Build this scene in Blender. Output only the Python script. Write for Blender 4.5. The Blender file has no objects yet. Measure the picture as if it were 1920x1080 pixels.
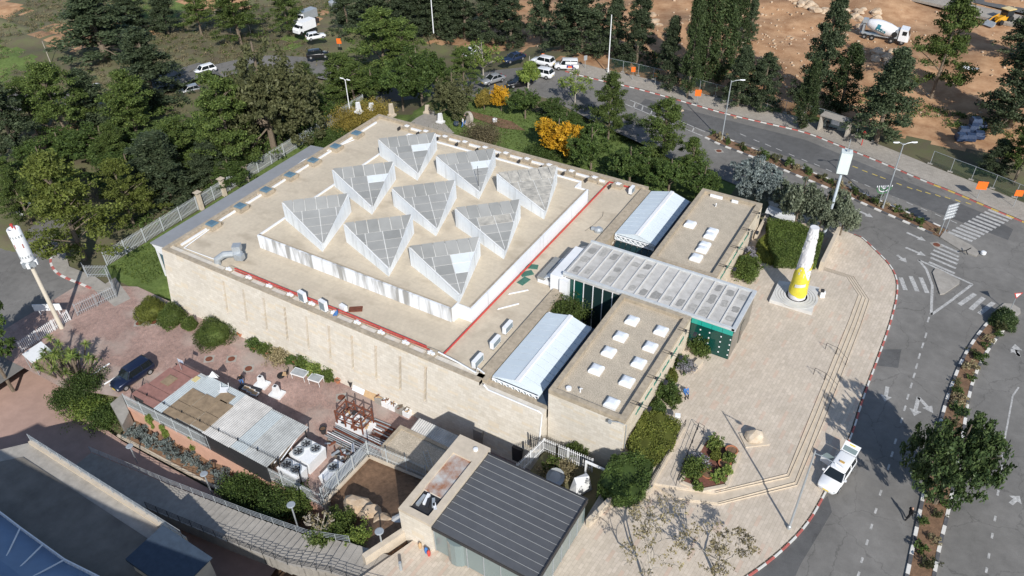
import bpy, bmesh, math, random
import numpy as np
from mathutils import Vector, Matrix, Euler
random.seed(7)
S = bpy.context.scene
COL = S.collection
R = math.radians
# ------------------------------------------------------------------ camera, sky, sun, exposure
FPX, PITCH, ROLL, YAW, CAMZ = 1460.0, R(38.13), R(-1.10), R(31.35), 56.0
_f = Vector((-math.sin(YAW)*math.cos(PITCH), math.cos(YAW)*math.cos(PITCH), -math.sin(PITCH)))
_r0 = Vector((math.cos(YAW), math.sin(YAW), 0)); _u0 = _r0.cross(_f)
_r = _r0*math.cos(ROLL)+_u0*math.sin(ROLL); _u = -_r0*math.sin(ROLL)+_u0*math.cos(ROLL)
cam = bpy.data.cameras.new('camera'); cam.sensor_width = 36; cam.lens = 36*FPX/1920; cam.clip_end = 3000; cam.clip_start = 1
co = bpy.data.objects.new('camera', cam); COL.objects.link(co)
co.matrix_world = Matrix(((_r.x,_u.x,-_f.x,0),(_r.y,_u.y,-_f.y,0),(_r.z,_u.z,-_f.z,CAMZ),(0,0,0,1)))
S.camera = co
SUN_EL, SUN_DIR = R(35.5), Vector((-0.69, 0.724, 0)).normalized()      # SUN_DIR: the way shadows fall
W = bpy.data.worlds.new('World'); S.world = W; W.use_nodes = True
_n = W.node_tree.nodes; _sky = _n.new('ShaderNodeTexSky'); _sky.sky_type = 'NISHITA'; _sky.sun_disc = False
_sky.sun_elevation = SUN_EL; _sky.sun_rotation = math.atan2(-SUN_DIR.x, -SUN_DIR.y); _sky.altitude = 750
W.node_tree.links.new(_sky.outputs[0], _n['Background'].inputs[0]); _n['Background'].inputs[1].default_value = 0.12
sl = bpy.data.lights.new('sun', 'SUN'); sl.energy = 4.3; sl.angle = R(0.5); sl.color = (1.0, 0.965, 0.905)
so = bpy.data.objects.new('sun', sl); COL.objects.link(so)
_d = Vector((SUN_DIR.x*math.cos(SUN_EL), SUN_DIR.y*math.cos(SUN_EL), -math.sin(SUN_EL)))
so.rotation_euler = _d.to_track_quat('-Z', 'Y').to_euler(); so.location = (60, -60, 80)
S.view_settings.view_transform = 'Standard'; S.view_settings.look = 'None'; S.view_settings.gamma = 1
S.view_settings.exposure = 0.19
# ------------------------------------------------------------------ helpers
def U(px, py, z=0.0):
    """ground position seen at a photo pixel (1920 wide) on the level z"""
    d = _f + _r*((px-960)/FPX) - _u*((py-540)/FPX)
    t = (z-CAMZ)/d.z
    return Vector((d.x*t, d.y*t, z))
def PX(P):
    v = Vector(P)-Vector((0,0,CAMZ)); w = v.dot(_f)
    return 960+FPX*v.dot(_r)/w, 540-FPX*v.dot(_u)/w, w
def height_for(base, topy):
    lo, hi = 0.0, 45.0
    for _ in range(40):
        m = (lo+hi)/2
        if PX(base+Vector((0,0,m)))[1] > topy: lo = m
        else: hi = m
    return lo
class MB:
    def __init__(s): s.v=[]; s.f=[]; s.m=[]
    def poly(s, pts, m=0):
        b=len(s.v); s.v += [tuple(p) for p in pts]; s.f.append(tuple(range(b,b+len(pts)))); s.m.append(m)
    def hexa(s, p, m=0):
        b=len(s.v); s.v += [tuple(q) for q in p]
        for f in ((3,2,1,0),(4,5,6,7),(0,1,5,4),(1,2,6,5),(2,3,7,6),(3,0,4,7)): s.f.append(tuple(b+i for i in f)); s.m.append(m)
    def box(s, x0,x1,y0,y1,z0,z1, m=0):
        s.hexa([(x0,y0,z0),(x1,y0,z0),(x1,y1,z0),(x0,y1,z0),(x0,y0,z1),(x1,y0,z1),(x1,y1,z1),(x0,y1,z1)], m)
    def obox(s, c, sx,sy,sz, rz=0, m=0, z0=None):
        c=Vector(c); ca,sa=math.cos(rz),math.sin(rz); p=[]
        zz=(c.z-sz/2,c.z+sz/2) if z0 is None else (z0,z0+sz)
        for z in zz:
            for dx,dy in ((-sx/2,-sy/2),(sx/2,-sy/2),(sx/2,sy/2),(-sx/2,sy/2)):
                p.append((c.x+dx*ca-dy*sa, c.y+dx*sa+dy*ca, z))
        s.hexa(p,m)
    def prism(s, pts, z0, z1, m=0, mt=None):
        n=len(pts); a=sum(pts[i][0]*pts[(i+1)%n][1]-pts[(i+1)%n][0]*pts[i][1] for i in range(n))
        if a<0: pts=pts[::-1]
        b=len(s.v); s.v += [(p[0],p[1],z0) for p in pts]+[(p[0],p[1],z1) for p in pts]
        s.f.append(tuple(b+n+i for i in range(n))); s.m.append(m if mt is None else mt)
        s.f.append(tuple(b+n-1-i for i in range(n))); s.m.append(m)
        for i in range(n):
            j=(i+1)%n; s.f.append((b+i,b+j,b+n+j,b+n+i)); s.m.append(m)
    def tube(s, pts, r, n=6, m=0, cap=True, r1=None):
        pts=[Vector(p) for p in pts]; rings=[]
        for i,p in enumerate(pts):
            d=(pts[min(i+1,len(pts)-1)]-pts[max(i-1,0)]).normalized()
            a=d.cross(Vector((0,0,1)));  a = Vector((1,0,0)) if a.length<1e-3 else a.normalized(); c=d.cross(a)
            rr=r if r1 is None else r+(r1-r)*i/(len(pts)-1)
            b=len(s.v); rings.append(b)
            for k in range(n):
                t=2*math.pi*k/n; s.v.append(tuple(p+a*math.cos(t)*rr+c*math.sin(t)*rr))
        for A,B in zip(rings,rings[1:]):
            for k in range(n): s.f.append((A+k,A+(k+1)%n,B+(k+1)%n,B+k)); s.m.append(m)
        if cap:
            s.f.append(tuple(rings[0]+k for k in range(n))[::-1]); s.m.append(m)
            s.f.append(tuple(rings[-1]+k for k in range(n))); s.m.append(m)
    def lathe(s, prof, n=16, c=(0,0,0), m=0, ax=None):
        c=Vector(c); rings=[]
        for r,z in prof:
            b=len(s.v); rings.append(b)
            for k in range(n):
                t=2*math.pi*k/n
                q=Vector((r*math.cos(t),r*math.sin(t),z))
                if ax is not None: q=ax@q
                s.v.append(tuple(c+q))
        for A,B in zip(rings,rings[1:]):
            for k in range(n): s.f.append((A+k,A+(k+1)%n,B+(k+1)%n,B+k)); s.m.append(m)
        s.f.append(tuple(rings[0]+k for k in range(n))[::-1]); s.m.append(m)
        s.f.append(tuple(rings[-1]+k for k in range(n))); s.m.append(m)
    def loft(s, secs, m=0, close=True, caps=True):
        n=len(secs[0]); rings=[]
        for q in secs: rings.append(len(s.v)); s.v += [tuple(p) for p in q]
        for A,B in zip(rings,rings[1:]):
            for k in range(n if close else n-1): s.f.append((A+k,A+(k+1)%n,B+(k+1)%n,B+k)); s.m.append(m)
        if caps:
            s.f.append(tuple(rings[0]+k for k in range(n))[::-1]); s.m.append(m)
            s.f.append(tuple(rings[-1]+k for k in range(n))); s.m.append(m)
    def mesh(s, name, mats, smooth=False):
        me=bpy.data.meshes.new(name); me.from_pydata(s.v,[],s.f)
        for q in (mats if isinstance(mats,(list,tuple)) else [mats]): me.materials.append(q)
        if any(s.m): me.polygons.foreach_set('material_index', s.m)
        bm=bmesh.new(); bm.from_mesh(me); bmesh.ops.recalc_face_normals(bm, faces=bm.faces); bm.to_mesh(me); bm.free()
        if smooth: me.polygons.foreach_set('use_smooth',[True]*len(me.polygons))
        me.update(); return me
    def build(s, name, mats, parent=None, smooth=False, world=False):
        me=s.mesh(name,mats,smooth)
        if parent is not None and world: me.transform(Matrix.Translation(-parent.location))
        return link(name, me, parent)
def link(name, me, parent=None):
    o=bpy.data.objects.new(name, me); COL.objects.link(o)
    if parent is not None: o.parent=parent
    return o
def tag(o, label, cat, group=None):
    o['label']=label; o['category']=cat
    if group: o['group']=group
    return o
def thing(name, label, cat, loc=(0,0,0), rz=0, group=None):
    o=bpy.data.objects.new(name, None); COL.objects.link(o); o.location=loc; o.rotation_euler=(0,0,rz); o.empty_display_size=.3
    return tag(o,label,cat,group)
def struct(o): o['kind']='structure'; return o
def copy_tree(o, parent=None):
    c=o.copy(); COL.objects.link(c)
    if parent is not None: c.parent=parent
    for ch in o.children: copy_tree(ch, c)
    return c
# ------------------------------------------------------------------ materials
def nt(name):
    m=bpy.data.materials.new(name); m.use_nodes=True; t=m.node_tree
    return m,t,t.nodes,t.links,t.nodes['Principled BSDF']
def mat(name, col, rough=.85, var=.12, scale=1.5, bump=0.0, bscale=None, metal=0.0, spec=.3, col2=None, big=.0, trans=0):
    m,t,N,Lk,B=nt(name)
    B.inputs['Roughness'].default_value=rough; B.inputs['Metallic'].default_value=metal; B.inputs['Specular IOR Level'].default_value=spec
    g=N.new('ShaderNodeNewGeometry')
    n1=N.new('ShaderNodeTexNoise'); n1.inputs['Scale'].default_value=scale; n1.inputs['Detail'].default_value=6; n1.inputs['Roughness'].default_value=.65
    Lk.new(g.outputs['Position'], n1.inputs['Vector'])
    r=N.new('ShaderNodeValToRGB'); e=r.color_ramp.elements
    c2=col2 or tuple(min(1,c*(1+var)) for c in col); c1=tuple(c*(1-var) for c in col)
    e[0].position=.32; e[1].position=.68; e[0].color=(*c1,1); e[1].color=(*c2,1)
    Lk.new(n1.outputs['Fac'], r.inputs['Fac']); out=r.outputs['Color']
    if big:
        n2=N.new('ShaderNodeTexNoise'); n2.inputs['Scale'].default_value=scale*.13; n2.inputs['Detail'].default_value=4
        Lk.new(g.outputs['Position'], n2.inputs['Vector'])
        mr=N.new('ShaderNodeMapRange'); mr.inputs[1].default_value=.3; mr.inputs[2].default_value=.7; mr.inputs[3].default_value=1-big; mr.inputs[4].default_value=1+big*.6
        Lk.new(n2.outputs['Fac'], mr.inputs[0])
        mx=N.new('ShaderNodeMix'); mx.data_type='RGBA'; mx.blend_type='MULTIPLY'; mx.inputs[0].default_value=1
        Lk.new(out, mx.inputs[6]); Lk.new(mr.outputs[0], mx.inputs[7]); out=mx.outputs[2]
    Lk.new(out, B.inputs['Base Color'])
    if bump:
        bp=N.new('ShaderNodeBump'); bp.inputs['Strength'].default_value=bump; bp.inputs['Distance'].default_value=.05
        n3=N.new('ShaderNodeTexNoise'); n3.inputs['Scale'].default_value=bscale or scale*6; n3.inputs['Detail'].default_value=5
        Lk.new(g.outputs['Position'], n3.inputs['Vector']); Lk.new(n3.outputs['Fac'], bp.inputs['Height']); Lk.new(bp.outputs[0], B.inputs['Normal'])
    return m
def brick(name, ca, cb, mortar, bw, bh, uv='xz', rough=.85, msize=.012, noise=.12, stain=None, rot=0.0, bumpk=.25, accent=None):
    m,t,N,Lk,B=nt(name); B.inputs['Roughness'].default_value=rough; B.inputs['Specular IOR Level'].default_value=.25
    g=N.new('ShaderNodeNewGeometry'); sp=N.new('ShaderNodeSeparateXYZ')
    if rot:
        vr=N.new('ShaderNodeVectorRotate'); vr.rotation_type='Z_AXIS'; vr.inputs['Angle'].default_value=rot
        Lk.new(g.outputs['Position'], vr.inputs['Vector']); Lk.new(vr.outputs[0], sp.inputs[0])
    else: Lk.new(g.outputs['Position'], sp.inputs[0])
    cb_=N.new('ShaderNodeCombineXYZ'); ix={'x':0,'y':1,'z':2}
    Lk.new(sp.outputs[ix[uv[0]]], cb_.inputs[0]); Lk.new(sp.outputs[ix[uv[1]]], cb_.inputs[1])
    b=N.new('ShaderNodeTexBrick'); b.offset=.5; b.inputs['Scale'].default_value=1
    b.inputs['Color1'].default_value=(*ca,1); b.inputs['Color2'].default_value=(*cb,1); b.inputs['Mortar'].default_value=(*mortar,1)
    b.inputs['Mortar Size'].default_value=msize; b.inputs['Mortar Smooth'].default_value=.3; b.inputs['Brick Width'].default_value=bw; b.inputs['Row Height'].default_value=bh
    Lk.new(cb_.outputs[0], b.inputs['Vector']); out=b.outputs['Color']
    if accent:   # some stones of another colour
        wn=N.new('ShaderNodeTexWhiteNoise'); wn.noise_dimensions='2D'
        fl=N.new('ShaderNodeVectorMath'); fl.operation='SNAP'; fl.inputs[1].default_value=(bw*2,bh,1)
        Lk.new(cb_.outputs[0], fl.inputs[0]); Lk.new(fl.outputs[0], wn.inputs['Vector'])
        gt=N.new('ShaderNodeMath'); gt.operation='GREATER_THAN'; gt.inputs[1].default_value=accent[1]; Lk.new(wn.outputs['Value'], gt.inputs[0])
        ml=N.new('ShaderNodeMath'); ml.operation='MULTIPLY'; ml.inputs[1].default_value=.75; Lk.new(gt.outputs[0], ml.inputs[0])
        ma=N.new('ShaderNodeMix'); ma.data_type='RGBA'; ma.inputs[7].default_value=(*accent[0],1)
        Lk.new(ml.outputs[0], ma.inputs[0]); Lk.new(out, ma.inputs[6]); out=ma.outputs[2]
    for sc,am in ((2.2,noise),(.22,noise*1.1)):
        n=N.new('ShaderNodeTexNoise'); n.inputs['Scale'].default_value=sc; n.inputs['Detail'].default_value=6; n.inputs['Roughness'].default_value=.7
        Lk.new(g.outputs['Position'], n.inputs['Vector'])
        mr=N.new('ShaderNodeMapRange'); mr.inputs[1].default_value=.3; mr.inputs[2].default_value=.7; mr.inputs[3].default_value=1-am; mr.inputs[4].default_value=1+am
        Lk.new(n.outputs['Fac'], mr.inputs[0])
        mx=N.new('ShaderNodeMix'); mx.data_type='RGBA'; mx.blend_type='MULTIPLY'; mx.inputs[0].default_value=1
        Lk.new(out, mx.inputs[6]); Lk.new(mr.outputs[0], mx.inputs[7]); out=mx.outputs[2]
    if stain:    # run-off streaks with a shape of their own
        sx=N.new('ShaderNodeMapping'); sx.inputs['Scale'].default_value=stain[1]; Lk.new(g.outputs['Position'], sx.inputs['Vector'])
        n=N.new('ShaderNodeTexNoise'); n.inputs['Scale'].default_value=1; n.inputs['Detail'].default_value=5; Lk.new(sx.outputs[0], n.inputs['Vector'])
        mr=N.new('ShaderNodeMapRange'); mr.inputs[1].default_value=stain[2]; mr.inputs[2].default_value=stain[2]+.14; mr.inputs[4].default_value=stain[3]; Lk.new(n.outputs['Fac'], mr.inputs[0])
        mx=N.new('ShaderNodeMix'); mx.data_type='RGBA'; mx.inputs[7].default_value=(*stain[0],1)
        Lk.new(mr.outputs[0], mx.inputs[0]); Lk.new(out, mx.inputs[6]); out=mx.outputs[2]
    Lk.new(out, B.inputs['Base Color'])
    bp=N.new('ShaderNodeBump'); bp.inputs['Strength'].default_value=bumpk; bp.inputs['Distance'].default_value=.02; bp.invert=True
    Lk.new(b.outputs['Fac'], bp.inputs['Height']); Lk.new(bp.outputs[0], B.inputs['Normal'])
    return m
def leafmat(name, ca, cb, rough=.6, trans=.25):
    m,t,N,Lk,B=nt(name); B.inputs['Roughness'].default_value=rough; B.inputs['Specular IOR Level'].default_value=.25
    g=N.new('ShaderNodeNewGeometry'); oi=N.new('ShaderNodeObjectInfo')
    r=N.new('ShaderNodeValToRGB'); e=r.color_ramp.elements
    e[0].position=.05; e[1].position=.95; e[0].color=(*ca,1); e[1].color=(*cb,1)
    Lk.new(g.outputs['Random Per Island'], r.inputs['Fac'])
    hs=N.new('ShaderNodeHueSaturation'); mr=N.new('ShaderNodeMapRange'); mr.inputs[3].default_value=.78; mr.inputs[4].default_value=1.22
    Lk.new(oi.outputs['Random'], mr.inputs[0]); nz=N.new('ShaderNodeTexNoise'); nz.inputs['Scale'].default_value=.8; nz.inputs['Detail'].default_value=3; Lk.new(g.outputs['Position'],nz.inputs['Vector'])
    m2=N.new('ShaderNodeMapRange'); m2.inputs[1].default_value=.3; m2.inputs[2].default_value=.7; m2.inputs[3].default_value=.72; m2.inputs[4].default_value=1.3; Lk.new(nz.outputs['Fac'],m2.inputs[0])
    mu=N.new('ShaderNodeMath'); mu.operation='MULTIPLY'; Lk.new(mr.outputs[0],mu.inputs[0]); Lk.new(m2.outputs[0],mu.inputs[1])
    Lk.new(mu.outputs[0], hs.inputs['Value']); Lk.new(r.outputs['Color'], hs.inputs['Color'])
    Lk.new(hs.outputs[0], B.inputs['Base Color'])
    if trans:
        tr=N.new('ShaderNodeBsdfTranslucent'); Lk.new(hs.outputs[0], tr.inputs['Color'])
        mx=N.new('ShaderNodeMixShader'); mx.inputs[0].default_value=trans
        Lk.new(B.outputs[0], mx.inputs[1]); Lk.new(tr.outputs[0], mx.inputs[2]); Lk.new(mx.outputs[0], N['Material Output'].inputs['Surface'])
    return m
def glassmat(name, col, rough=.06, spec=.6):
    m,t,N,Lk,B=nt(name); B.inputs['Base Color'].default_value=(*col,1); B.inputs['Roughness'].default_value=rough; B.inputs['Specular IOR Level'].default_value=spec
    return m
STONE_F=brick('limestone wall courses front',(.67,.62,.54),(.60,.545,.46),(.52,.47,.395),.62,.31,'xz',noise=.07,accent=((.64,.555,.43),.9),msize=.012)
STONE_S=brick('limestone wall courses side',(.68,.60,.48),(.58,.50,.39),(.47,.40,.31),.62,.31,'yz',noise=.10,msize=.014)
COPING=mat('weathered stone coping',(.40,.335,.25),.9,.22,2.2,.2,big=.12)
ROOFSAND=brick('beige roof membrane',(.555,.48,.37),(.535,.46,.355),(.49,.42,.325),9.0,1.0,'xy',noise=.085,msize=.02,bumpk=.1,stain=((.38,.32,.24),(.3,.45,1),.55,.6))
GRAVEL=mat('roof gravel',(.47,.405,.315),.95,.34,9,.5,22,big=.10)
WHITEW=brick('white painted wall with dark runs',(.74,.76,.78),(.72,.74,.77),(.66,.68,.70),4.0,3.0,'xz',noise=.04,msize=.02,stain=((.22,.21,.19),(1.1,1.1,.12),.47,.8))
WHITEP=mat('white paint',(.76,.77,.78),.6,.05,1.2,big=.06)
WHITEM=mat('white metal',(.78,.79,.80),.45,.04,2)
WHITEG=mat('pale blue white sheet',(.66,.73,.77),.45,.04,.7,big=.05)
GREYPANE=mat('dusty grey acrylic pane',(.335,.333,.315),.35,.08,.5,big=.12,spec=.5)
GREYPANE2=mat('darker dusty acrylic pane',(.285,.285,.27),.35,.10,.5,big=.12,spec=.5)
LIGHTPANE=mat('new pale acrylic pane',(.66,.70,.72),.4,.05,1)
BARE=mat('flaking membrane over pane',(.30,.29,.265),.6,.2,1.2,col2=(.52,.49,.43))
def asphalt(name,col,crack=.24):
    m,t,N,Lk,B=nt(name); B.inputs['Roughness'].default_value=.93; B.inputs['Specular IOR Level'].default_value=.25
    g=N.new('ShaderNodeNewGeometry')
    def noise(sc,det,lo,hi,vec=None):
        n=N.new('ShaderNodeTexNoise'); n.inputs['Scale'].default_value=sc; n.inputs['Detail'].default_value=det; n.inputs['Roughness'].default_value=.65; Lk.new(vec or g.outputs['Position'],n.inputs['Vector'])
        r=N.new('ShaderNodeMapRange'); r.inputs[1].default_value=.3; r.inputs[2].default_value=.7; r.inputs[3].default_value=lo; r.inputs[4].default_value=hi; Lk.new(n.outputs['Fac'],r.inputs[0]); return r.outputs[0],n
    a,_=noise(.12,5,.78,1.2); b_,_=noise(1.1,6,.88,1.12); c_,_=noise(14,3,.9,1.1)
    def mul(x,y):
        k=N.new('ShaderNodeMath'); k.operation='MULTIPLY'; Lk.new(x,k.inputs[0]); Lk.new(y,k.inputs[1]); return k.outputs[0]
    v=mul(mul(a,b_),c_)
    _,wn=noise(.5,4,0,1); ad=N.new('ShaderNodeVectorMath'); ad.operation='MULTIPLY_ADD'; ad.inputs[1].default_value=(2.2,2.2,0); Lk.new(wn.outputs['Color'],ad.inputs[0]); Lk.new(g.outputs['Position'],ad.inputs[2])
    vo=N.new('ShaderNodeTexVoronoi'); vo.feature='DISTANCE_TO_EDGE'; vo.inputs['Scale'].default_value=.17; Lk.new(ad.outputs[0],vo.inputs['Vector'])
    r=N.new('ShaderNodeMapRange'); r.inputs[1].default_value=.002; r.inputs[2].default_value=.009; r.inputs[3].default_value=1-crack; r.inputs[4].default_value=1; Lk.new(vo.outputs['Distance'],r.inputs[0])
    v=mul(v,r.outputs[0])
    mx=N.new('ShaderNodeMix'); mx.data_type='RGBA'; mx.blend_type='MULTIPLY'; mx.inputs[0].default_value=1; mx.inputs[6].default_value=(*col,1); Lk.new(v,mx.inputs[7]); Lk.new(mx.outputs[2],B.inputs['Base Color'])
    return m
ASPH=asphalt('worn asphalt',(.18,.172,.16)) or mat('worn asphalt',(.185,.178,.166),.93,.16,.8,.2,30,big=.25)
ASPH2=asphalt('newer dark asphalt',(.115,.114,.113),.15) or mat('newer dark asphalt',(.118,.117,.116),.92,.14,.8,.2,30,big=.18)
PLAZA=brick('plaza limestone paving',(.58,.50,.41),(.50,.43,.345),(.40,.335,.26),.62,.30,'yx',noise=.09,accent=((.54,.41,.32),.93),rot=R(4),bumpk=.2)
STEPST=mat('stair limestone',(.55,.47,.37),.85,.10,1.5,.1,big=.06)
PAVER=brick('red brown interlocking pavers',(.41,.265,.22),(.31,.215,.185),(.27,.20,.175),.22,.11,'xy',noise=.22,rot=R(38),stain=((.44,.385,.335),(.16,.2,1),.5,.6))
CONC=mat('concrete',(.34,.315,.28),.92,.14,1.4,.2,big=.15)
SIDEW=brick('pavement concrete slabs',(.36,.325,.28),(.32,.29,.25),(.25,.22,.19),.5,.5,'xy',noise=.12)
SALMON=mat('salmon render',(.56,.33,.24),.9,.08,.8,.1,big=.1)
PINKPATH=mat('pinkish concrete path',(.42,.285,.235),.92,.1,.8,.1,big=.12)
SOIL=mat('brown garden soil',(.19,.115,.07),.97,.3,2.5,.6,9,big=.15)
MULCH=mat('reddish mulch',(.17,.075,.055),.97,.3,7,.6,18)
EARTH=mat('orange construction earth',(.40,.21,.105),.97,.25,.4,.6,3,col2=(.50,.31,.175),big=.32)
SCRUB=mat('dry hillside scrub ground',(.20,.16,.11),.97,.3,.35,.6,3,col2=(.14,.15,.065),big=.3)
LAWN=mat('lawn grass',(.105,.16,.035),.95,.25,2.5,.6,30,col2=(.15,.205,.058),big=.2)
RED=mat('red paint',(.50,.065,.055),.6,.12,3)
KRED=mat('worn red kerb paint',(.46,.13,.11),.8,.15,3); KWHITE=mat('worn white kerb paint',(.66,.64,.60),.8,.1,3)
KBLACK=mat('worn dark kerb paint',(.10,.10,.105),.8,.2,3); KYEL=mat('worn yellow kerb paint',(.60,.42,.11),.8,.15,3); KGREY=mat('kerb concrete',(.40,.37,.33),.9,.12,3)
ROADW=mat('worn white road paint',(.36,.355,.34),.8,.3,5,col2=(.56,.55,.53)); ROADY=mat('worn yellow road paint',(.50,.38,.10),.8,.3,5)
STEEL=mat('galvanised steel',(.42,.45,.47),.45,.1,2,metal=.35,spec=.5)
PALIS=mat('pale grey fence paint',(.47,.50,.51),.55,.05,2)
DARKM=mat('dark metal',(.035,.035,.038),.5,.2,4); BLACKF=mat('black fence paint',(.02,.02,.022),.5,.1,4)
RUST=mat('rusty steel',(.17,.06,.035),.85,.3,5)
DARKGL=glassmat('dark glass',(.012,.03,.03)); GREENGL=glassmat('green glass',(.006,.055,.045),.05); TEAL=glassmat('teal spandrel glass',(.02,.33,.27),.12)
BLUEGL=glassmat('blue tinted glass',(.10,.17,.22),.08); CLEARGL=glassmat('pale glass',(.20,.25,.25),.05)
NAVY=mat('dark blue paint and valley shade',(.045,.065,.095),.6,.15,2)  # plain navy elsewhere; in the valley strips it also paints the wing's shadow
ROOFMET=mat('dark grey standing seam metal',(.115,.118,.125),.45,.08,1,metal=.2,big=.1)
TERRA=mat('terracotta',(.42,.17,.09),.85,.12,5); TAN=mat('tan board',(.50,.34,.19),.85,.12,3); BARK=mat('grey brown bark',(.17,.135,.10),.95,.25,5)
PALEBARK=mat('pale bark',(.40,.36,.31),.9,.2,5)
BLUEC=mat('blue cloth',(.06,.17,.42),.85,.15,6); SKIN=mat('skin',(.45,.27,.19),.6,.05,6); BLACKC=mat('black cloth',(.015,.015,.017),.9,.2,6); WHITEC=mat('white cloth',(.7,.7,.7),.9,.05,6)
ORANGE=mat('orange sign sheet',(.85,.16,.02),.6,.04,3); YELLOWF=mat('yellow fabric wrap',(.66,.57,.06),.6,.15,1.5)
TYRE=mat('rubber',(.02,.02,.02),.85,.1,6); CHROME=mat('wheel metal',(.45,.46,.47),.35,.05,3,metal=.6)
ROCK=mat('orange limestone rock',(.45,.31,.19),.95,.2,.9,.6,3,col2=(.58,.47,.35)); MARBLE=mat('grey white marble',(.62,.61,.585),.55,.12,.8,big=.1)
# ------------------------------------------------------------------ terrain
def sst(a,b,x): t=np.clip((x-a)/(b-a),0,1); return t*t*(3-2*t)
ZR, ZK, ZC = -0.70, -0.56, -6.10          # road, kerb top / lower pavement, service yard
def ground(x,y):
    x=np.asarray(x,float); y=np.asarray(y,float)
    back=-0.80+(-5.5)*sst(-62,-96,x)
    h=back+np.where((y>128)&(x>-70),(y-128)*.012,0)
    gard=(y>86.5)&(y<108)&(x>-78)&(x<-26)
    h=np.where(gard, -1.5*sst(-24,-34,x)-.8*(1-sst(-24,-34,x))-3.2*sst(-70,-78,x)*0, h)
    h=np.where((x<-77)&(y<96), -6.2+1.2*sst(60,96,y), h)
    h=np.where((x>-80)&(x<-15.6)&(y>43.2)&(y<87.2), -7.2, h)
    h=np.where((y<=43.2)&(x<-24), -6.2, h)
    h=np.where((y<=45.2)&(x>=-24), np.where((y>36.9)&(x<-15.9),-2.6,-1.05), h)
    h=np.where((y<28.9)&(x<-40), -9.3, h)
    h=np.where((y<29.6)&(x>=-40)&(x<-27), -9.3+8.0*sst(-42,-30,x), h)
    h=np.where((y<37)&(y>=29.6)&(x>=-40)&(x<-27.5), -4.7+3.0*sst(-38,-29,x)*sst(37,31,y), h)
    n=np.sin(x*.31+1.7*np.sin(y*.17))*np.cos(y*.27+1.3*np.sin(x*.13))
    rough=np.where((y>131)|((x<-97)&(y>40))|((y>125)&(x<-70)), .45, 0.0)
    site=(y>136)&(x>-66)&(x<30)
    m2=np.maximum(0,np.sin(x*.16+.9*np.sin(y*.11)+.6)*np.sin(y*.19+1.1+.7*np.cos(x*.09)))**1.5*1.3+.10*np.sin(x*1.9+y*1.1)*np.sin(y*.23)
    return h+n*rough+np.where(site,m2*sst(136,142,y),0.0)
def inpoly(x,y,P):
    c=np.zeros(x.shape,bool); n=len(P)
    for i in range(n):
        x1,y1=P[i]; x2,y2=P[(i+1)%n]
        k=((y1>y)!=(y2>y)); 
        with np.errstate(divide='ignore',invalid='ignore'):
            c^= k & (x < (x2-x1)*(y-y1)/(y2-y1+1e-12)+x1)
    return c
def W2(px, z): return [tuple(U(a,b,z)[:2]) for a,b in px]
def build_ground():
    xs=np.concatenate([np.arange(-700,-262,40),np.arange(-262,62,1.2),np.arange(62,500,40)])
    ys=np.concatenate([np.arange(-300,-42,40),np.arange(-42,262,1.2),np.arange(262,900,40)])
    X,Y=np.meshgrid(xs,ys,indexing='ij'); Z=ground(X,Y)
    nx,ny=X.shape; V=np.stack([X,Y,Z],-1).reshape(-1,3)
    i=np.arange(nx-1)[:,None]*ny+np.arange(ny-1)[None,:]
    F=np.stack([i,i+ny,i+ny+1,i+1],-1).reshape(-1,4)
    me=bpy.data.meshes.new('ground'); me.vertices.add(len(V)); me.vertices.foreach_set('co',V.ravel())
    me.loops.add(F.size); me.loops.foreach_set('vertex_index',F.ravel()); me.polygons.add(len(F))
    me.polygons.foreach_set('loop_start',np.arange(len(F))*4); me.polygons.foreach_set('loop_total',np.full(len(F),4))
    cx=(X[:-1,:-1]+.6).ravel(); cy=(Y[:-1,:-1]+.6).ravel()
    jx=cx+1.6*np.sin(cy*.9)+1.2*np.sin(cx*1.7+cy*.4); jy=cy+1.6*np.sin(cx*.8)+1.1*np.cos(cy*1.3)
    m=np.zeros(len(F),int)                                    # 0 scrub
    m[(jy>124)&(jx>-64)]=1                                    # construction earth
    m[(jy>133)&(jx>-100)]=1
    m[(jx<-132)&(np.sin(jx*.14)+np.cos(jy*.19)+.6*np.sin(jx*.05-jy*.08)>1.0)]=1
    m[(cx>-91.3)&(cx<-76)&(cy>43)&(cy<98)]=2
    m[(cy>86)&(cy<106)&(cx>-80)&(cx<-22)]=2                   # garden lawn
    lawn=W2([(1360,200),(1380,186),(1520,215),(1560,232),(1540,245),(1440,220)],ZR); m[inpoly(jx,jy,lawn)]=2
    m[(jx<-125)&(np.sin(jx*.11+2)+np.cos(jy*.15+1)>1.25)]=2
    m[(cx>-41)&(cx<-27)&(cy<38)&(cy>18)]=3
    me.polygons.foreach_set('material_index',m)
    for q in (SCRUB,EARTH,LAWN,SOIL): me.materials.append(q)
    me.polygons.foreach_set('use_smooth',[True]*len(F)); me.update(calc_edges=True)
    return struct(link('ground',me))
build_ground()
def sheet(name, pts, z, m, thick=None):
    b=MB()
    if thick: b.prism(pts,z-thick,z)
    else: b.poly([(p[0],p[1],z) for p in pts])
    o=b.build(name,m); return struct(o)
def offset(poly, d):
    out=[]
    for i,p in enumerate(poly):
        a=Vector(poly[max(i-1,0)]).to_2d(); c=Vector(poly[min(i+1,len(poly)-1)]).to_2d(); t=(c-a).normalized()
        out.append((p[0]-t.y*d,p[1]+t.x*d))
    return out
def resample(poly, step):
    P=[Vector((p[0],p[1])) for p in poly]; out=[P[0].copy()]; acc=0
    for a,b in zip(P,P[1:]):
        L=(b-a).length; t=step-acc
        while t<=L: out.append(a+(b-a)*(t/L)); t+=step
        acc=L-(t-step)
    return out
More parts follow.
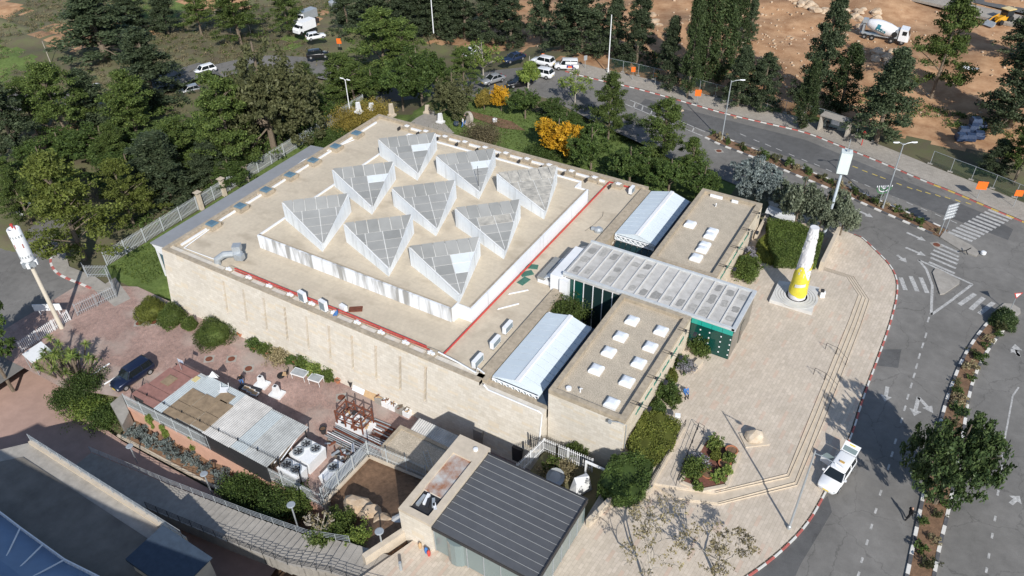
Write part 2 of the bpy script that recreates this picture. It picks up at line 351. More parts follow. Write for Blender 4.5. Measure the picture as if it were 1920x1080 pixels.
def smooth_line(poly, n=2):
    P=[Vector(p[:2]) for p in poly]
    for _ in range(n):
        Q=[P[0]]
        for a,b in zip(P,P[1:]): Q+= [a*.75+b*.25, a*.25+b*.75]
        Q.append(P[-1]); P=Q
    return [tuple(p) for p in P]
FARK=smooth_line(W2([(1060,134),(1120,150),(1165,159),(1230,176),(1305,197.5),(1350,211),(1425,229),(1510,247.5),(1560,268),(1660,308),(1733,340),(1793,363),(1850,388),(1910,413),(1990,446),(2100,494)],ZR))
PLZK=smooth_line(W2([(1600,441),(1613,444),(1640,470),(1673,503),(1684,540),(1670,602),(1643,677),(1616,747),(1594,822),(1541,935),(1509,988),(1460,1037),(1412,1074),(1350,1112),(1260,1160)],ZR))
# asphalt of the right-hand road net: from the far kerb to the plaza kerb
SLIPS=W2([(1060,200),(1130,236),(1200,268),(1270,305),(1340,330),(1440,372),(1540,415),(1600,441)],ZR)
sheet('road', FARK+[(60,92),(60,20),PLZK[-1]]+PLZK[::-1]+SLIPS[::-1], ZR, ASPH)
def drape(name, pts, m, dz, step=2.5):
    b=[p for p in pts]; xs=[p[0] for p in b]; ys=[p[1] for p in b]
    bm=bmesh.new(); vs=[bm.verts.new((p[0],p[1],0)) for p in b]; bm.faces.new(vs)
    for ax,lo,hi in ((0,min(xs),max(xs)),(1,min(ys),max(ys))):
        c=lo+step
        while c<hi:
            g=bm.verts[:]+bm.edges[:]+bm.faces[:]
            no=(1,0,0) if ax==0 else (0,1,0); co_=(c,0,0) if ax==0 else (0,c,0)
            bmesh.ops.bisect_plane(bm,geom=g,plane_co=co_,plane_no=no); c+=step
    for v in bm.verts: v.co.z=float(ground(v.co.x,v.co.y))+dz
    me=bpy.data.meshes.new(name); bm.to_mesh(me); bm.free(); me.materials.append(m)
    for p in me.polygons:
        if p.normal.z<0: p.flip()
    return struct(link(name,me))
def ribbon(name, line, w, m, dz):
    P=resample(smooth_line(line),2.0); b=MB(); rows=[]
    for i,p in enumerate(P):
        t=(P[min(i+1,len(P)-1)]-P[max(i-1,0)]).normalized(); n=Vector((-t.y,t.x)); row=[]
        zc=max(float(ground(p.x+n.x*k,p.y+n.y*k)) for k in (-w/2,0,w/2))
        rows.append([(p.x+n.x*k,p.y+n.y*k,zc+dz) for k in (-w/2,-w/6,w/6,w/2)])
    for a,c in zip(rows,rows[1:]):
        for k in range(3): b.poly([a[k],a[k+1],c[k+1],c[k]])
    return struct(b.build(name,m))
drape('parking_lot', W2([(1062,133),(1000,119),(930,113),(880,111)],ZR)+W2([(800,110),(700,112)],-2.5)+W2([(700,158),(800,160)],-2.2)+W2([(880,172),(960,188),(1060,199)],ZR), ASPH, .07)
ribbon('side_road', W2([(-60,205),(40,192),(190,200)],-6)+W2([(300,172),(385,139),(470,122),(560,118)],-6)+W2([(640,130)],-4.5)+W2([(740,134)],-2.6), 7.5, ASPH, .34)
LEFTROAD=W2([(-200,520),(-60,470),(0,446),(50,432),(75,414),(110,400),(150,398),(140,430),(100.7,471),(94,486),(96,499),(106.7,512.6),(124.4,522),(148,531),(180,545),(214,560),(120,640),(45,690),(-60,760),(-260,820)],ZC-.02)
sheet('left_road', LEFTROAD, ZC-.02, ASPH)
sheet('far_highway', W2([(1640,-30),(1700,-14),(1800,6),(1920,32),(2000,50),(2000,-60),(1700,-60)],ZR+.6), ZR+1.3, ASPH2)
sheet('far_highway_pavement', W2([(1690,0),(1760,16),(1860,44),(1900,54),(1985,72),(1985,52),(1905,34),(1800,11),(1700,-10)],ZR+.6), ZR+1.36, SIDEW,.5)
b=MB(); nf=offset(FARK,4.6); 
for i in range(len(FARK)-1): b.poly([(*FARK[i],ZK),(*FARK[i+1],ZK),(*nf[i+1],ZK),(*nf[i],ZK)])
for i in range(len(FARK)-1): b.poly([(*nf[i],ZK),(*nf[i+1],ZK),(*nf[i+1],ZK-.5),(*nf[i],ZK-.5)])
struct(b.build('far_pavement',SIDEW))
# newer asphalt patch at the bottom, tar patches
sheet('asphalt_patch', W2([(1412,1076),(1460,1040),(1509,991),(1541,938),(1552,930),(1560,960),(1530,1010),(1500,1060),(1470,1130),(1350,1130)],ZR), ZR+.004, ASPH2)
sheet('asphalt_patch.001', W2([(1655,655),(1690,655),(1684,690),(1640,685)],ZR), ZR+.004, ASPH2)
sheet('asphalt_patch.002', W2([(1210,185),(1245,195),(1510,262),(1840,398),(1900,430),(1890,450),(1500,300),(1190,205)],ZR), ZR+.003, ASPH2)
# kerbs: one stone each
def kerb(label, line, mats, seg=1.0, w=.32, z0=ZR-.1, z1=ZK, pattern=None):
    root=bpy.data.objects.new('kerb',None); COL.objects.link(root); struct(root); root['label']=label
    P=resample(line,seg); root.location=(*P[0],z0); meshes={}
    for i,(a,c) in enumerate(zip(P,P[1:])):
        k=(pattern[i%len(pattern)] if pattern else i%len(mats))
        if k not in meshes:
            q=MB(); q.hexa([(-.49*seg,-w/2,0),(.49*seg,-w/2,0),(.49*seg,w/2,0),(-.49*seg,w/2,0),(-.48*seg,-w/2+.03,z1-z0),(.48*seg,-w/2+.03,z1-z0),(.48*seg,w/2,z1-z0),(-.48*seg,w/2,z1-z0)])
            meshes[k]=q.mesh('kerb_stone',mats[k])
        o=link('kerb_stone',meshes[k],root); m=(a+c)/2
        o.location=(m.x-P[0].x,m.y-P[0].y,0); o.rotation_euler=(0,0,math.atan2((c-a).y,(c-a).x)); o.scale=((c-a).length/seg,1,1)
    return root
kerb('kerb along the far pavement, red with white then yellow', FARK, [KRED,KWHITE,KYEL], 1.0, pattern=[0,1]*32+[0,2]*42)
kerb('red and white kerb round the plaza', PLZK, [KRED,KWHITE])
# plaza: upper level and three steps down to the lower pavement
UP=W2([(1020,860),(1266.6,915),(1318.3,938)],0)
RT=W2([(1476,888.5),(1520.8,776.7),(1592.5,600),(1611.7,552),(1585,517),(1543,505)],0)
STEP_T=W2([(1266,912),(1340,922),(1476,888.5),(1520.8,776.7),(1592.5,600),(1610,553),(1588,519),(1543,506)],0)
inner=[(-24.2,44.0)]
def level(d0,d1):
    # polygon of one tread: bottom edges pushed out by d0, right edges by d1
    P=[Vector(p) for p in STEP_T]; out=[]
    for i,p in enumerate(P):
        a=P[max(i-1,0)]; c=P[min(i+1,len(P)-1)]; t=(c-a).normalized(); d=d0 if i<2 else (d0+d1)/2 if i==2 else d1
        out.append((p.x+t.y*d,p.y-t.x*d))
    return out
base_in=[tuple(U(1543,470,0)[:2]),(-16.0,90.0),(-16.0,43.0)]+[tuple(U(1225,905,0)[:2])]
for i,(d0,d1,z) in enumerate(((0,0,0),(.06,.42,-.14),(.95,.84,-.28),(1.02,1.26,-.42))):
    o=sheet('plaza' if i==0 else 'plaza_step', level(d0,d1)+base_in, z, [PLAZA,STEPST][i>0], .16)
lowp=PLZK+[tuple(U(1180,1190,ZK)[:2]),tuple(U(1000,1190,ZK)[:2]),(-30,20),(-24.3,37),(-15.8,37),(-15.8,48),(-15.5,92)]+W2([(1440,374),(1540,417)],ZK)
sheet('lower_pavement', lowp, ZK, PLAZA,.3)
# planted median beside the far road, its island, right-hand median
def median(name,label,L1,L2,ends=True,z=ZK-.03):
    o=sheet(name, L1+L2[::-1], z, SOIL,.2)
    kerb(label+', one side', L1,[KWHITE,KBLACK]); kerb(label+', other side', L2[::-1],[KBLACK,KWHITE])
MS=smooth_line(W2([(1322,258),(1350,272),(1397,289),(1483,325),(1527,343),(1580,365),(1620,383),(1677,408),(1733,432),(1760,444)],ZR),1)
median('median_bed','black and white kerb of the planted median by the far road',MS,offset(MS,2.3))
RM1=smooth_line(W2([(1866,590),(1836,623),(1804,672),(1783,725),(1768,770),(1745,870),(1729,935),(1713,1015),(1702,1069),(1690,1130)],ZR),1)
RM2=smooth_line(W2([(1893,606),(1863,640),(1836,683),(1817,736),(1807,806),(1790,900),(1775,972),(1761,1026),(1753,1069),(1742,1130)],ZR),1)
median('median_bed','black and white kerb of the curved right-hand median',RM1,RM2)
def island(px,m=CONC,name='traffic_island'): return sheet(name,W2(px,ZR),ZK,m,.2)
island([(1762,446),(1770,434),(1822,462),(1836,474),(1830,482),(1800,470)])
island([(1748,512),(1753,505),(1760,506),(1799,527),(1798,533),(1770,552),(1762,553)])
island([(1858,588),(1882,570),(1898,571),(1912,580),(1913,588),(1893,604)])
# paint
def paint(pts, z=ZR+.006, m=ROADW): 
    b=MB(); b.poly([(p[0],p[1],z) for p in pts]); o=b.build('road_marking',m); return struct(o)
def bar(p0,p1,w,m=ROADW,z=ROADW and ZR+.008):
    a=U(*p0,ZR); c=U(*p1,ZR); t=(c-a).normalized(); n=Vector((-t.y,t.x,0))*w/2
    return paint([a-n,c-n,c+n,a+n],z,m)
for x,y in ((160,40),(235,72),(300,97),(362,122),(433,152),(505,182),(575,208),(642,238),(788,297),(860,325),(1015,392)):
    X0,Y0=1340+x/3,240+y/3; bar((X0-5.5,Y0-2.4),(X0+5.5,Y0+2.4),.15)
for x,y in ((358,632),(437,665),(517,698),(597,731),(685,768)):
    X0,Y0=1560+x/3,160+y/3; bar((X0-6,Y0-2.7),(X0+6,Y0+2.7),.15)
for x,y in ((130,460),(185,483),(240,503),(285,520),(378,556),(437,577),(490,592),(540,606),(595,620),(650,633),(707,649),(768,664)):
    X0,Y0=1560+x/3,160+y/3; bar((X0-5,Y0-1.9),(X0+5,Y0+1.9),.2,ROADY)
for i in range(11):
    t=i/10; A=(1853-75*t,393+42*t); bar(A,(A[0]+45,A[1]+17.5),.5)
for a,c in (((610,895),(715,942)),((590,912),(713,965)),((570,926),(712,985)),((555,945),(705,1005)),((555,968),(697,1030)),((545,994),(690,1058))):
    bar((1560+a[0]/3,160+a[1]/3),(1560+c[0]/3,160+c[1]/3),.4)
for a,c in (((780,133),(835,95)),((820,150),(865,108)),((850,165),(900,125)),((575,38),(592,82)),((610,33),(633,86)),((645,38),(668,92))):
    bar((1380+a[0]/1.863,500+a[1]/1.863),(1380+c[0]/1.863,500+c[1]/1.863),.5)
TI=[(1731,488),(1745,502),(1752,540),(1749,588),(1823,532),(1745,492)]
for a,c in zip([(1722,487),(1737,505),(1748,535),(1746,590),(1780,566),(1823,533)],[(1737,505),(1748,535),(1746,590),(1780,566),(1823,533),(1722,487)]): bar(a,c,.3)
for a,c in (((1172,195),(1317,255)),((1182,188),(1322,247)),((1188,202),(1191,192)),((1203,208),(1206,198)),((1220,215),(1223,205)),((1280,240),(1284,231)),((1298,247),(1302,238))): bar(a,c,.2)
for x,y in ((672,185),(663,240),(652,275),(640,312),(631,347),(622,380),(612,415),(600,455),(590,495),(578,537),(557,610),(545,655),(533,700),(505,790),(488,853),(473,908),(458,963),(440,1025),(428,1075)):
    X0,Y0=1380+x/1.863,500+y/1.863; bar((X0-1.6,Y0+5),(X0+1.6,Y0-5),.18)
for x,y in ((935,620),(931,663),(928,700),(915,790),(905,880),(895,940),(883,1010),(875,1060)):
    X0,Y0=1380+x/1.863,500+y/1.863; bar((X0-1,Y0+5),(X0+1,Y0-5),.18)
bar((1899,742),(1884,822),.15); bar((1910,726),(1899,742),.15)
def arrow(tail, tip, w=.18, head=.9):
    a=U(*tail,ZR); c=U(*tip,ZR); t=(c-a).normalized(); n=Vector((-t.y,t.x,0)); L=(c-a).length; z=ZR+.010
    h=min(head,L*.5)
    paint([a-n*w,c-t*h-n*w,c-t*h-n*.55,c,c-t*h+n*.55,c-t*h+n*w,a+n*w],z)
arrow((1664,725),(1659,753)); arrow((1722,745),(1714,780)); arrow((1722,745),(1750,775)); arrow((1605,393),(1637,408)); arrow((1700,436),(1736,452)); arrow((1698,464),(1736,480)); arrow((1682,478),(1700,492)); arrow((1910,668),(1903,645)); arrow((1912,668),(1895,652)); arrow((1895,945),(1912,930))
def manhole(px,py,z,parent_lbl,r=.42):
    p=U(px,py,z); t=thing('manhole_cover',parent_lbl,'manhole',p)
    q=MB(); q.obox((0,0,.006),1.15,1.15,.012,R(40)); q.build('frame',CONC,t)
    q=MB(); q.lathe([(r,.012),(r,.022),(r*.9,.026)],14); q.build('lid',RUST,t)
# ---- courtyard paving, garden path, lawn edges
sheet('service_yard', [(-91.2,26.5),(-91.2,40.0),(-84,43.6),(-38,43.6),(-24,43.6),(-24,37.2),(-40.2,37.2),(-40.2,29.6),(-68.6,29.4),(-76,27)], ZC, PAVER)
sheet('gate_pavement', W2([(178,545),(216,520),(245,560),(215,575)],ZC), ZC+.01, CONC)
sheet('left_kerbside_pavement', W2([(100.7,471),(94,486),(96,499),(106.7,512.6),(124.4,522),(148,531),(180,545),(215,545),(180,520),(130,500),(122,470)],ZC), ZC+.06, CONC,.2)
kerb('red and white kerb curving before the left gate', smooth_line(W2([(100.7,471),(94,486),(96,499),(106.7,512.6),(124.4,522),(148,531),(180,545)],ZC)),[KRED,KWHITE],1.0,z0=ZC-.1,z1=ZC+.09)
sheet('garden_path', W2([(770,262),(852,250),(830,228),(812,205),(780,222),(745,250)],-1.45), -1.40, CONC)
sheet('garden_soil_patch', W2([(880,208),(960,228),(985,245),(940,240),(890,222)],-1.45), -1.42, SOIL)
for i,(x,y) in enumerate(((261,606),(288,604),(392,673),(434,673),(466,691),(640,745))):
    manhole(x,y,ZC,['manhole cover on brick paving nearest the clipped bushes, left one','manhole cover on brick paving nearest the clipped bushes, right one','round manhole cover behind the shed flag','round manhole cover between two others in the yard','round manhole cover nearest the white pedestals','round manhole cover by the rusty frame'][i])
manhole(1756,459,ZR+.01,'manhole cover on the slip road by the zebra crossing'); manhole(1348,283,ZR+.01,'manhole cover on the slip road beside the median start')
# ================================================================== museum building
ZT=1.90; ROOFZ=1.45; X0,X1,Y0,Y1=-76.96,-31.1,44.52,86.85; BAT=.158
def fy(z): return Y0-BAT*(ZT-z)
MU=thing('museum_building','low limestone museum with nine triangular skylights and a glass entrance hall','building',(-50,62,-6.2))
def P(b,name,m,smooth=False,parent=MU): return b.build(name,m,parent,smooth,world=True) if parent is MU else b.build(name,m,parent,smooth)
def sub(b,name,m,part): # sub-part, part sits at MU origin
    me=b.mesh(name,m); me.transform(Matrix.Translation(-MU.location)); return link(name,me,part)
def slit_x(px,py):
    z=-3.2
    for _ in range(30):
        d=_f+_r*((px-960)/FPX)-_u*((py-540)/FPX); t=fy(z)/d.y; z=.5*z+.5*(CAMZ+d.z*t)
    return d.x*t
SX0,SX1=slit_x(427,587),slit_x(796.7,746.7)
SLX=[SX0+(SX1-SX0)*i/9 for i in range(10)]
ZS0,ZS1,SW=-3.55,.95,.34
def wallseg(b,xa,xb,za,zb): b.hexa([(xa,fy(za),za),(xb,fy(za),za),(xb,Y0+1.2,za),(xa,Y0+1.2,za),(xa,fy(zb),zb),(xb,fy(zb),zb),(xb,Y0+1.2,zb),(xa,Y0+1.2,zb)])
XE=-23.85
b=MB(); wallseg(b,X0,XE,-7.2,ZS0); P(b,'front_wall_base',STONE_F)
xs=[X0]+[v for s in SLX for v in (s-SW/2,s+SW/2)]+[X1]
for i in range(0,len(xs),2):
    b=MB(); wallseg(b,xs[i],xs[i+1],ZS0,ZS1); P(b,'wall_panel',STONE_F)
b=MB(); wallseg(b,X0,X1,ZS1,ZT-.12); P(b,'front_wall_top',STONE_F)
b=MB(); wallseg(b,X1,XE,ZS0,1.35); P(b,'wall_panel',STONE_F)
SLITM=mat('smooth pale band stone',(.55,.45,.33),.9,.08,1)
for s in SLX:
    b=MB(); b.box(s-SW/2-.02,s+SW/2+.02,Y0+.12,Y0+.9,ZS0-.02,ZS1+.02); P(b,'slit_window',SLITM if s<SLX[5] else TAN)
# flat pilaster bands beside every slit
b=MB(); b.box(X0,X1,Y0+1.2,Y1,-7.2,ROOFZ-.02); P(b,'hall_core',STONE_S)
b=MB(); b.box(X0+.5,X1-.1,Y0+.5,Y1-.5,ROOFZ-.02,ROOFZ); P(b,'main_roof',ROOFSAND)
b=MB(); b.box(X0,X1,Y0,Y0+.58,ROOFZ-.4,ZT); b.box(X0,X0+.6,Y0+.58,Y1-.58,ROOFZ-.4,ZT); b.box(X0,X1,Y1-.58,Y1,ROOFZ-.4,ZT); P(b,'parapet',COPING)
b=MB(); b.box(X1-.75,X1+.5,Y0+.6,61.4,-2,1.78); b.box(X1-.75,X1+.5,69.0,Y1-.6,-2,1.78); P(b,'side_coping',COPING)
b=MB(); b.box(X0+.9,X0+1.15,Y0+2,Y1-2,ROOFZ,ROOFZ+.2); b.box(X0+6,X1-6,Y1-1.25,Y1-1.0,ROOFZ,ROOFZ+.25); P(b,'white_flashing',WHITEP)
# vents and recesses along the front and back parapets, glazed hatches on the left one
for s in SLX:
    b=MB(); b.box(s-.62,s+.62,Y0+.58,Y0+1.75,ROOFZ-.01,ZT-.06); v=P(b,'vent_box',COPING)
    b=MB(); b.box(s-.34,s-.05,Y0+.8,Y0+1.35,ZT-.06,ZT+.06); b.box(s+.08,s+.36,Y0+.85,Y0+1.2,ZT-.06,ZT+.1); b.box(s-.45,s+.45,Y0+1.02,Y0+1.07,ZT-.05,ZT+.13); sub(b,'fan_louvre',WHITEM,v)
for i in range(len(SLX)-1):
    m=(SLX[i]+SLX[i+1])/2
    b=MB(); b.box(m-.95,m+.95,Y0+1.78,Y0+1.9,ROOFZ,ROOFZ+.22); b.box(m-.98,m-.86,Y0+.58,Y0+1.78,ROOFZ,ROOFZ+.24); P(b,'recess_upstand',COPING)
for i in range(11):
    x=-70.5+i*3.55
    b=MB(); b.box(x-.7,x+.7,Y1-1.95,Y1-.58,ROOFZ-.01,ZT-.04); v=P(b,'vent_box',COPING)
    b=MB(); b.box(x-.25,x+.3,Y1-1.5,Y1-1.1,ZT-.04,ZT+.14); b.tube([(x-.45,Y1-1.3,ZT),(x+.5,Y1-1.2,ZT+.12)],.05); sub(b,'fan_louvre',WHITEM,v)
    b=MB(); b.box(x-.86,x-.74,Y1-2.6,Y1-1.9,ROOFZ,ROOFZ+.5); P(b,'downpipe_head',DARKM)
    if i<10:
        b=MB(); b.box(x+.9,x+2.7,Y1-2.15,Y1-2.0,ROOFZ,ROOFZ+.28); P(b,'recess_upstand',COPING)
for px,py in ((664,247.6),(624,272),(584,299),(541,326),(495.5,354),(446.7,384),(395.5,417.8)):
    p=U(px,py,ZT+.2); b=MB(); b.box(X0+.55,X0+2.15,p.y-.75,p.y+.75,ROOFZ,ZT+.14); v=P(b,'roof_hatch',COPING)
    b=MB(); b.hexa([(X0+.72,p.y-.6,ZT+.15),(X0+2.0,p.y-.6,ZT+.15),(X0+2.0,p.y+.6,ZT+.15),(X0+.72,p.y+.6,ZT+.15),(X0+.85,p.y-.45,ZT+.34),(X0+1.85,p.y-.45,ZT+.34),(X0+1.85,p.y+.45,ZT+.34),(X0+.85,p.y+.45,ZT+.34)]); sub(b,'pane',BLUEGL,v)
    b=MB(); b.box(X0+.7,X0+.82,p.y+1.1,p.y+3.4,ROOFZ,ZT-.05); b.box(X0+.7,X0+2.0,p.y+1.0,p.y+1.1,ROOFZ,ZT-.05); P(b,'recess_upstand',COPING)
# pipes on the roof
def roofpipe(pts,r,m,name,z=1.62):
    b=MB(); b.tube([U(*p,z) if len(p)==2 else p for p in pts],r,6); P(b,name,m)
roofpipe([(440,503),(545,546),(640,583),(800,650)],.085,RED,'red_fire_pipe',1.98); roofpipe([(440,507),(640,587),(806,656)],.05,RED,'red_fire_pipe',1.92)
roofpipe([(832,664),(960,531),(1040,448),(1143,341),(1183,352)],.11,RED,'red_fire_pipe',1.66)
roofpipe([(570,300),(345,465),(412,490)],.07,WHITEM,'white_pipe',1.6); roofpipe([(664,262),(570,300)],.07,WHITEM,'white_pipe',1.6)
roofpipe([(822,660),(860,680),(892,699),(895,690),(908,700)],.09,WHITEM,'white_pipe',2.0)
b=MB(); b.tube([(X1+.6,Y0-.1,1.9),(X1+1.1,Y0-.12,1.45),(XE-.6,Y0-.12,1.42),(XE-.15,Y0-.05,1.2),(XE-.12,fy(-3)-.1,-3.0)],.08,6); P(b,'rain_pipe',WHITEM)
# air handling duct at the left corner
D=U(437,492,1.5); b=MB(); b.tube([D+Vector((-1.3,-1.2,-.2)),D+Vector((-1.25,-1.1,.7)),D+Vector((-.6,-.5,1.25)),D+Vector((.3,.3,1.2))],.42,10); b.lathe([(.55,0),(.62,.5),(.62,.9),(.4,1.1)],8,D+Vector((.6,.5,.5))); b.obox(D+Vector((.5,.7,1.9)),.95,.95,.75,.6); b.obox(D+Vector((1.3,.3,1.1)),.7,.7,.7,.3); P(b,'air_duct',STEEL)
# outdoor air conditioners
def aircon(px,py,z,rz,lab,w=1.0,h=1.35,d=.42):
    t=thing('air_conditioner',lab,'air conditioner',U(px,py,z),rz)
    b=MB(); b.box(-w/2,w/2,-d/2,d/2,.1,h); b.build('casing',WHITEM,t)
    b=MB(); b.box(-w/2+.08,w/2-.08,-d/2-.012,-d/2,.2,h-.12); b.build('grille',mat('coil grille',(.22,.27,.30),.5,.15,8) if 'coil grille' not in bpy.data.materials else bpy.data.materials['coil grille'],t)
    b=MB(); b.box(-w/2+.05,-w/2+.15,-d/2,d/2,0,.1); b.box(w/2-.15,w/2-.05,-d/2,d/2,0,.1); b.build('foot',DARKM,t)
aircon(569,565,1.85,R(-8),'tall white air conditioner on roof edge, left of the pair'); aircon(608,582,1.85,R(-8),'tall white air conditioner on roof edge, right of the pair')
aircon(645,583,1.5,R(170),'white air conditioner behind the red pipe near the blue figure',.9,.8)
aircon(896,683,1.5,R(90),'white air conditioner nearest the roof corner by the glazed gable',1.6,.95); aircon(929,648,1.5,R(90),'middle of three white air conditioners beside the glazed gable',1.5,.95); aircon(952,620,1.5,R(90),'white air conditioner farthest from the corner beside the near glazed gable',1.5,.95); aircon(1184,362,1.5,R(90),'white air conditioner by the far end of the red pipe',1.1,.95)
# raised roof deck with white walls
b=MB(); b.box(-67,-38.8,51.15,81.5,ROOFZ-.01,3.12); b.box(-38.8,-36.95,52.3,80.0,ROOFZ-.01,3.119); P(b,'raised_deck',[ROOFSAND])
WX=WHITEW; WYm=brick('white painted wall side',(.76,.78,.80),(.74,.76,.79),(.68,.70,.72),4,3,'yz',noise=.04,stain=((.42,.42,.40),(1.6,1.6,.09),.62,.5))
b=MB()
for i in range(7): 
    b=MB(); x=-67.05+i*4.04; b.box(x,x+4.03,51.0,51.2,ROOFZ,3.32); P(b,'white_wall_panel',WX)
for i in range(7):
    b=MB(); y=52.2+i*3.98; b.box(-37.0,-36.8,y,y+3.97,ROOFZ,3.32); P(b,'white_wall_panel',WYm)
b=MB(); b.box(-38.77,-38.6,51.2,52.3,ROOFZ,3.32); b.box(-38.6,-36.8,52.05,52.2,ROOFZ,3.32); b.box(-67.05,-66.85,51.2,81.6,ROOFZ,3.3); b.box(-66.85,-38.6,81.42,81.62,ROOFZ,3.3); b.box(-38.75,-38.6,79.9,81.42,ROOFZ,3.3); b.box(-38.6,-36.8,79.95,80.1,ROOFZ,3.3); P(b,'white_wall',WHITEP)
b=MB(); b.box(-67,-39,51.2,51.42,3.12,3.3); b.box(-37.22,-37.0,52.3,80,3.12,3.3); P(b,'coping_strip',COPING)
# nine triangular skylights
def clip(poly, a, b2):
    out=[]; n=len(poly)
    def side(p): return (b2[0]-a[0])*(p[1]-a[1])-(b2[1]-a[1])*(p[0]-a[0])
    for i in range(n):
        p,q=poly[i],poly[(i+1)%n]; sp,sq=side(p),side(q)
        if sp>=0: out.append(p)
        if sp*sq<0:
            t=sp/(sp-sq); out.append((p[0]+(q[0]-p[0])*t,p[1]+(q[1]-p[1])*t))
    return out
SKYW=brick('white skylight cladding',(.80,.83,.85),(.775,.81,.835),(.62,.65,.67),1.15,40,'xz',noise=.04,stain=((.48,.49,.48),(1.5,1.5,.15),.53,.45))
FRAME=mat('dusty skylight frame',(.66,.67,.665),.6,.12,1.5)
def skylight(ax,ay,idx,rnd):
    Pp=Vector((ax,ay)); A=Pp+Vector((-8.65,2.95)); B=Pp+Vector((-2.7,8.5)); zb=3.1; zh,zl=5.62,4.2
    b=MB(); v=[(*A,zb),(*Pp,zb),(*B,zb),(*A,zh),(*Pp,zl),(*B,zh)]
    b.poly([v[0],v[1],v[4],v[3]]); b.poly([v[1],v[2],v[5],v[4]]); b.poly([v[2],v[0],v[3],v[5]]); sk=P(b,'triangular_skylight',[SKYW]); b=MB(); b.poly([v[3],v[4],v[5]]); sub(b,'glazing_frame',FRAME,sk)
    # thin upstand along the two legs
    b=MB()
    for q in (A,B):
        d=(Pp-q).normalized(); n=Vector((-d.y,d.x)); n = n if n.dot((A+B+Pp)/3-q)>0 else -n
        b.hexa([(*q,zh-.05),(*Pp,zl-.05),(*(Pp+n*.1-d*.1),zl-.05),(*(q+n*.1),zh-.05),(*q,zh+.06),(*Pp,zl+.06),(*(Pp+n*.07-d*.07),zl+.06),(*(q+n*.07),zh+.06)])
    sub(b,'rim',WHITEP,sk)
    e=(B-A); Lh=e.length; e.normalize(); M_=(A+B)/2; dn=(Pp-M_); Hh=dn.length; dn.normalize()
    # local coords: s along hyp (0..Lh), t towards the apex (0..Hh)
    loc=lambda q:((q-A).dot(e),(q-A).dot(dn))
    TA,TB,TP=(0,0),(Lh,0),loc(Pp)
    rows=[0,.25,.43,.61,.79,1.0]; cols=[6,4,4,2,2]; w0=Lh/6
    def zz(s,t): 
        k=t/Hh; return zh+(zl-zh)*k+ (.18*max(0,1-k/.25)*0)
    for r in range(5):
        t0,t1=rows[r]*Hh+.05,rows[r+1]*Hh-.05
        pitch=w0*(1 if r==0 else 1.5); off=0 if r==0 else TP[0]-pitch*4
        for c in range(8):
            s0,s1=off+c*pitch+.045,off+(c+1)*pitch-.045
            if s0>Lh: break
            q=[(s0,t0),(s1,t0),(s1,t1),(s0,t1)]
            ins=.1
            q=clip(q,(TA[0]+ins,TA[1]),(TB[0]-ins,TB[1])); 
            if q: q=clip(q,(TB[0]-ins*1.4,0),(TP[0],TP[1]-ins*1.4))
            if q: q=clip(q,(TP[0],TP[1]-ins*1.4),(TA[0]+ins*1.4,0))
            if len(q)<3: continue
            ar=abs(sum(q[i][0]*q[(i+1)%len(q)][1]-q[(i+1)%len(q)][0]*q[i][1] for i in range(len(q))))/2
            if ar<.06: continue
            b=MB(); top=[]; bot=[]
            for s,t in q:
                w=A+e*s+dn*t; z=zz(s,t); k=t/Hh
                z+= .22*max(0,(1-k/.25))**2 if r==0 else 0
                top.append((w.x,w.y,z+.07)); bot.append((w.x,w.y,z+.01))
            n=len(q); b.poly(top)
            for i in range(n): b.poly([bot[i],bot[(i+1)%n],top[(i+1)%n],top[i]])
            light=(r==1 and s0<TP[0]+pitch*1.2 and s1>TP[0]+pitch*.9 and idx in (0,1,3,8)) or (idx==8 and r==2 and s0>TP[0])
            m=LIGHTPANE if light else BARE if (idx==2) else (BARE if idx==5 and r>0 and rnd.random()<.5 else rnd.choice([GREYPANE,GREYPANE,GREYPANE2]))
            sub(b,'pane',m,sk)
rnd=random.Random(3)
for j,ay in enumerate((71.3,61.68,52.45)):
    for i,ax in enumerate((-57.95,-48.15,-38.6)): skylight(ax,ay,j*3+i,rnd)
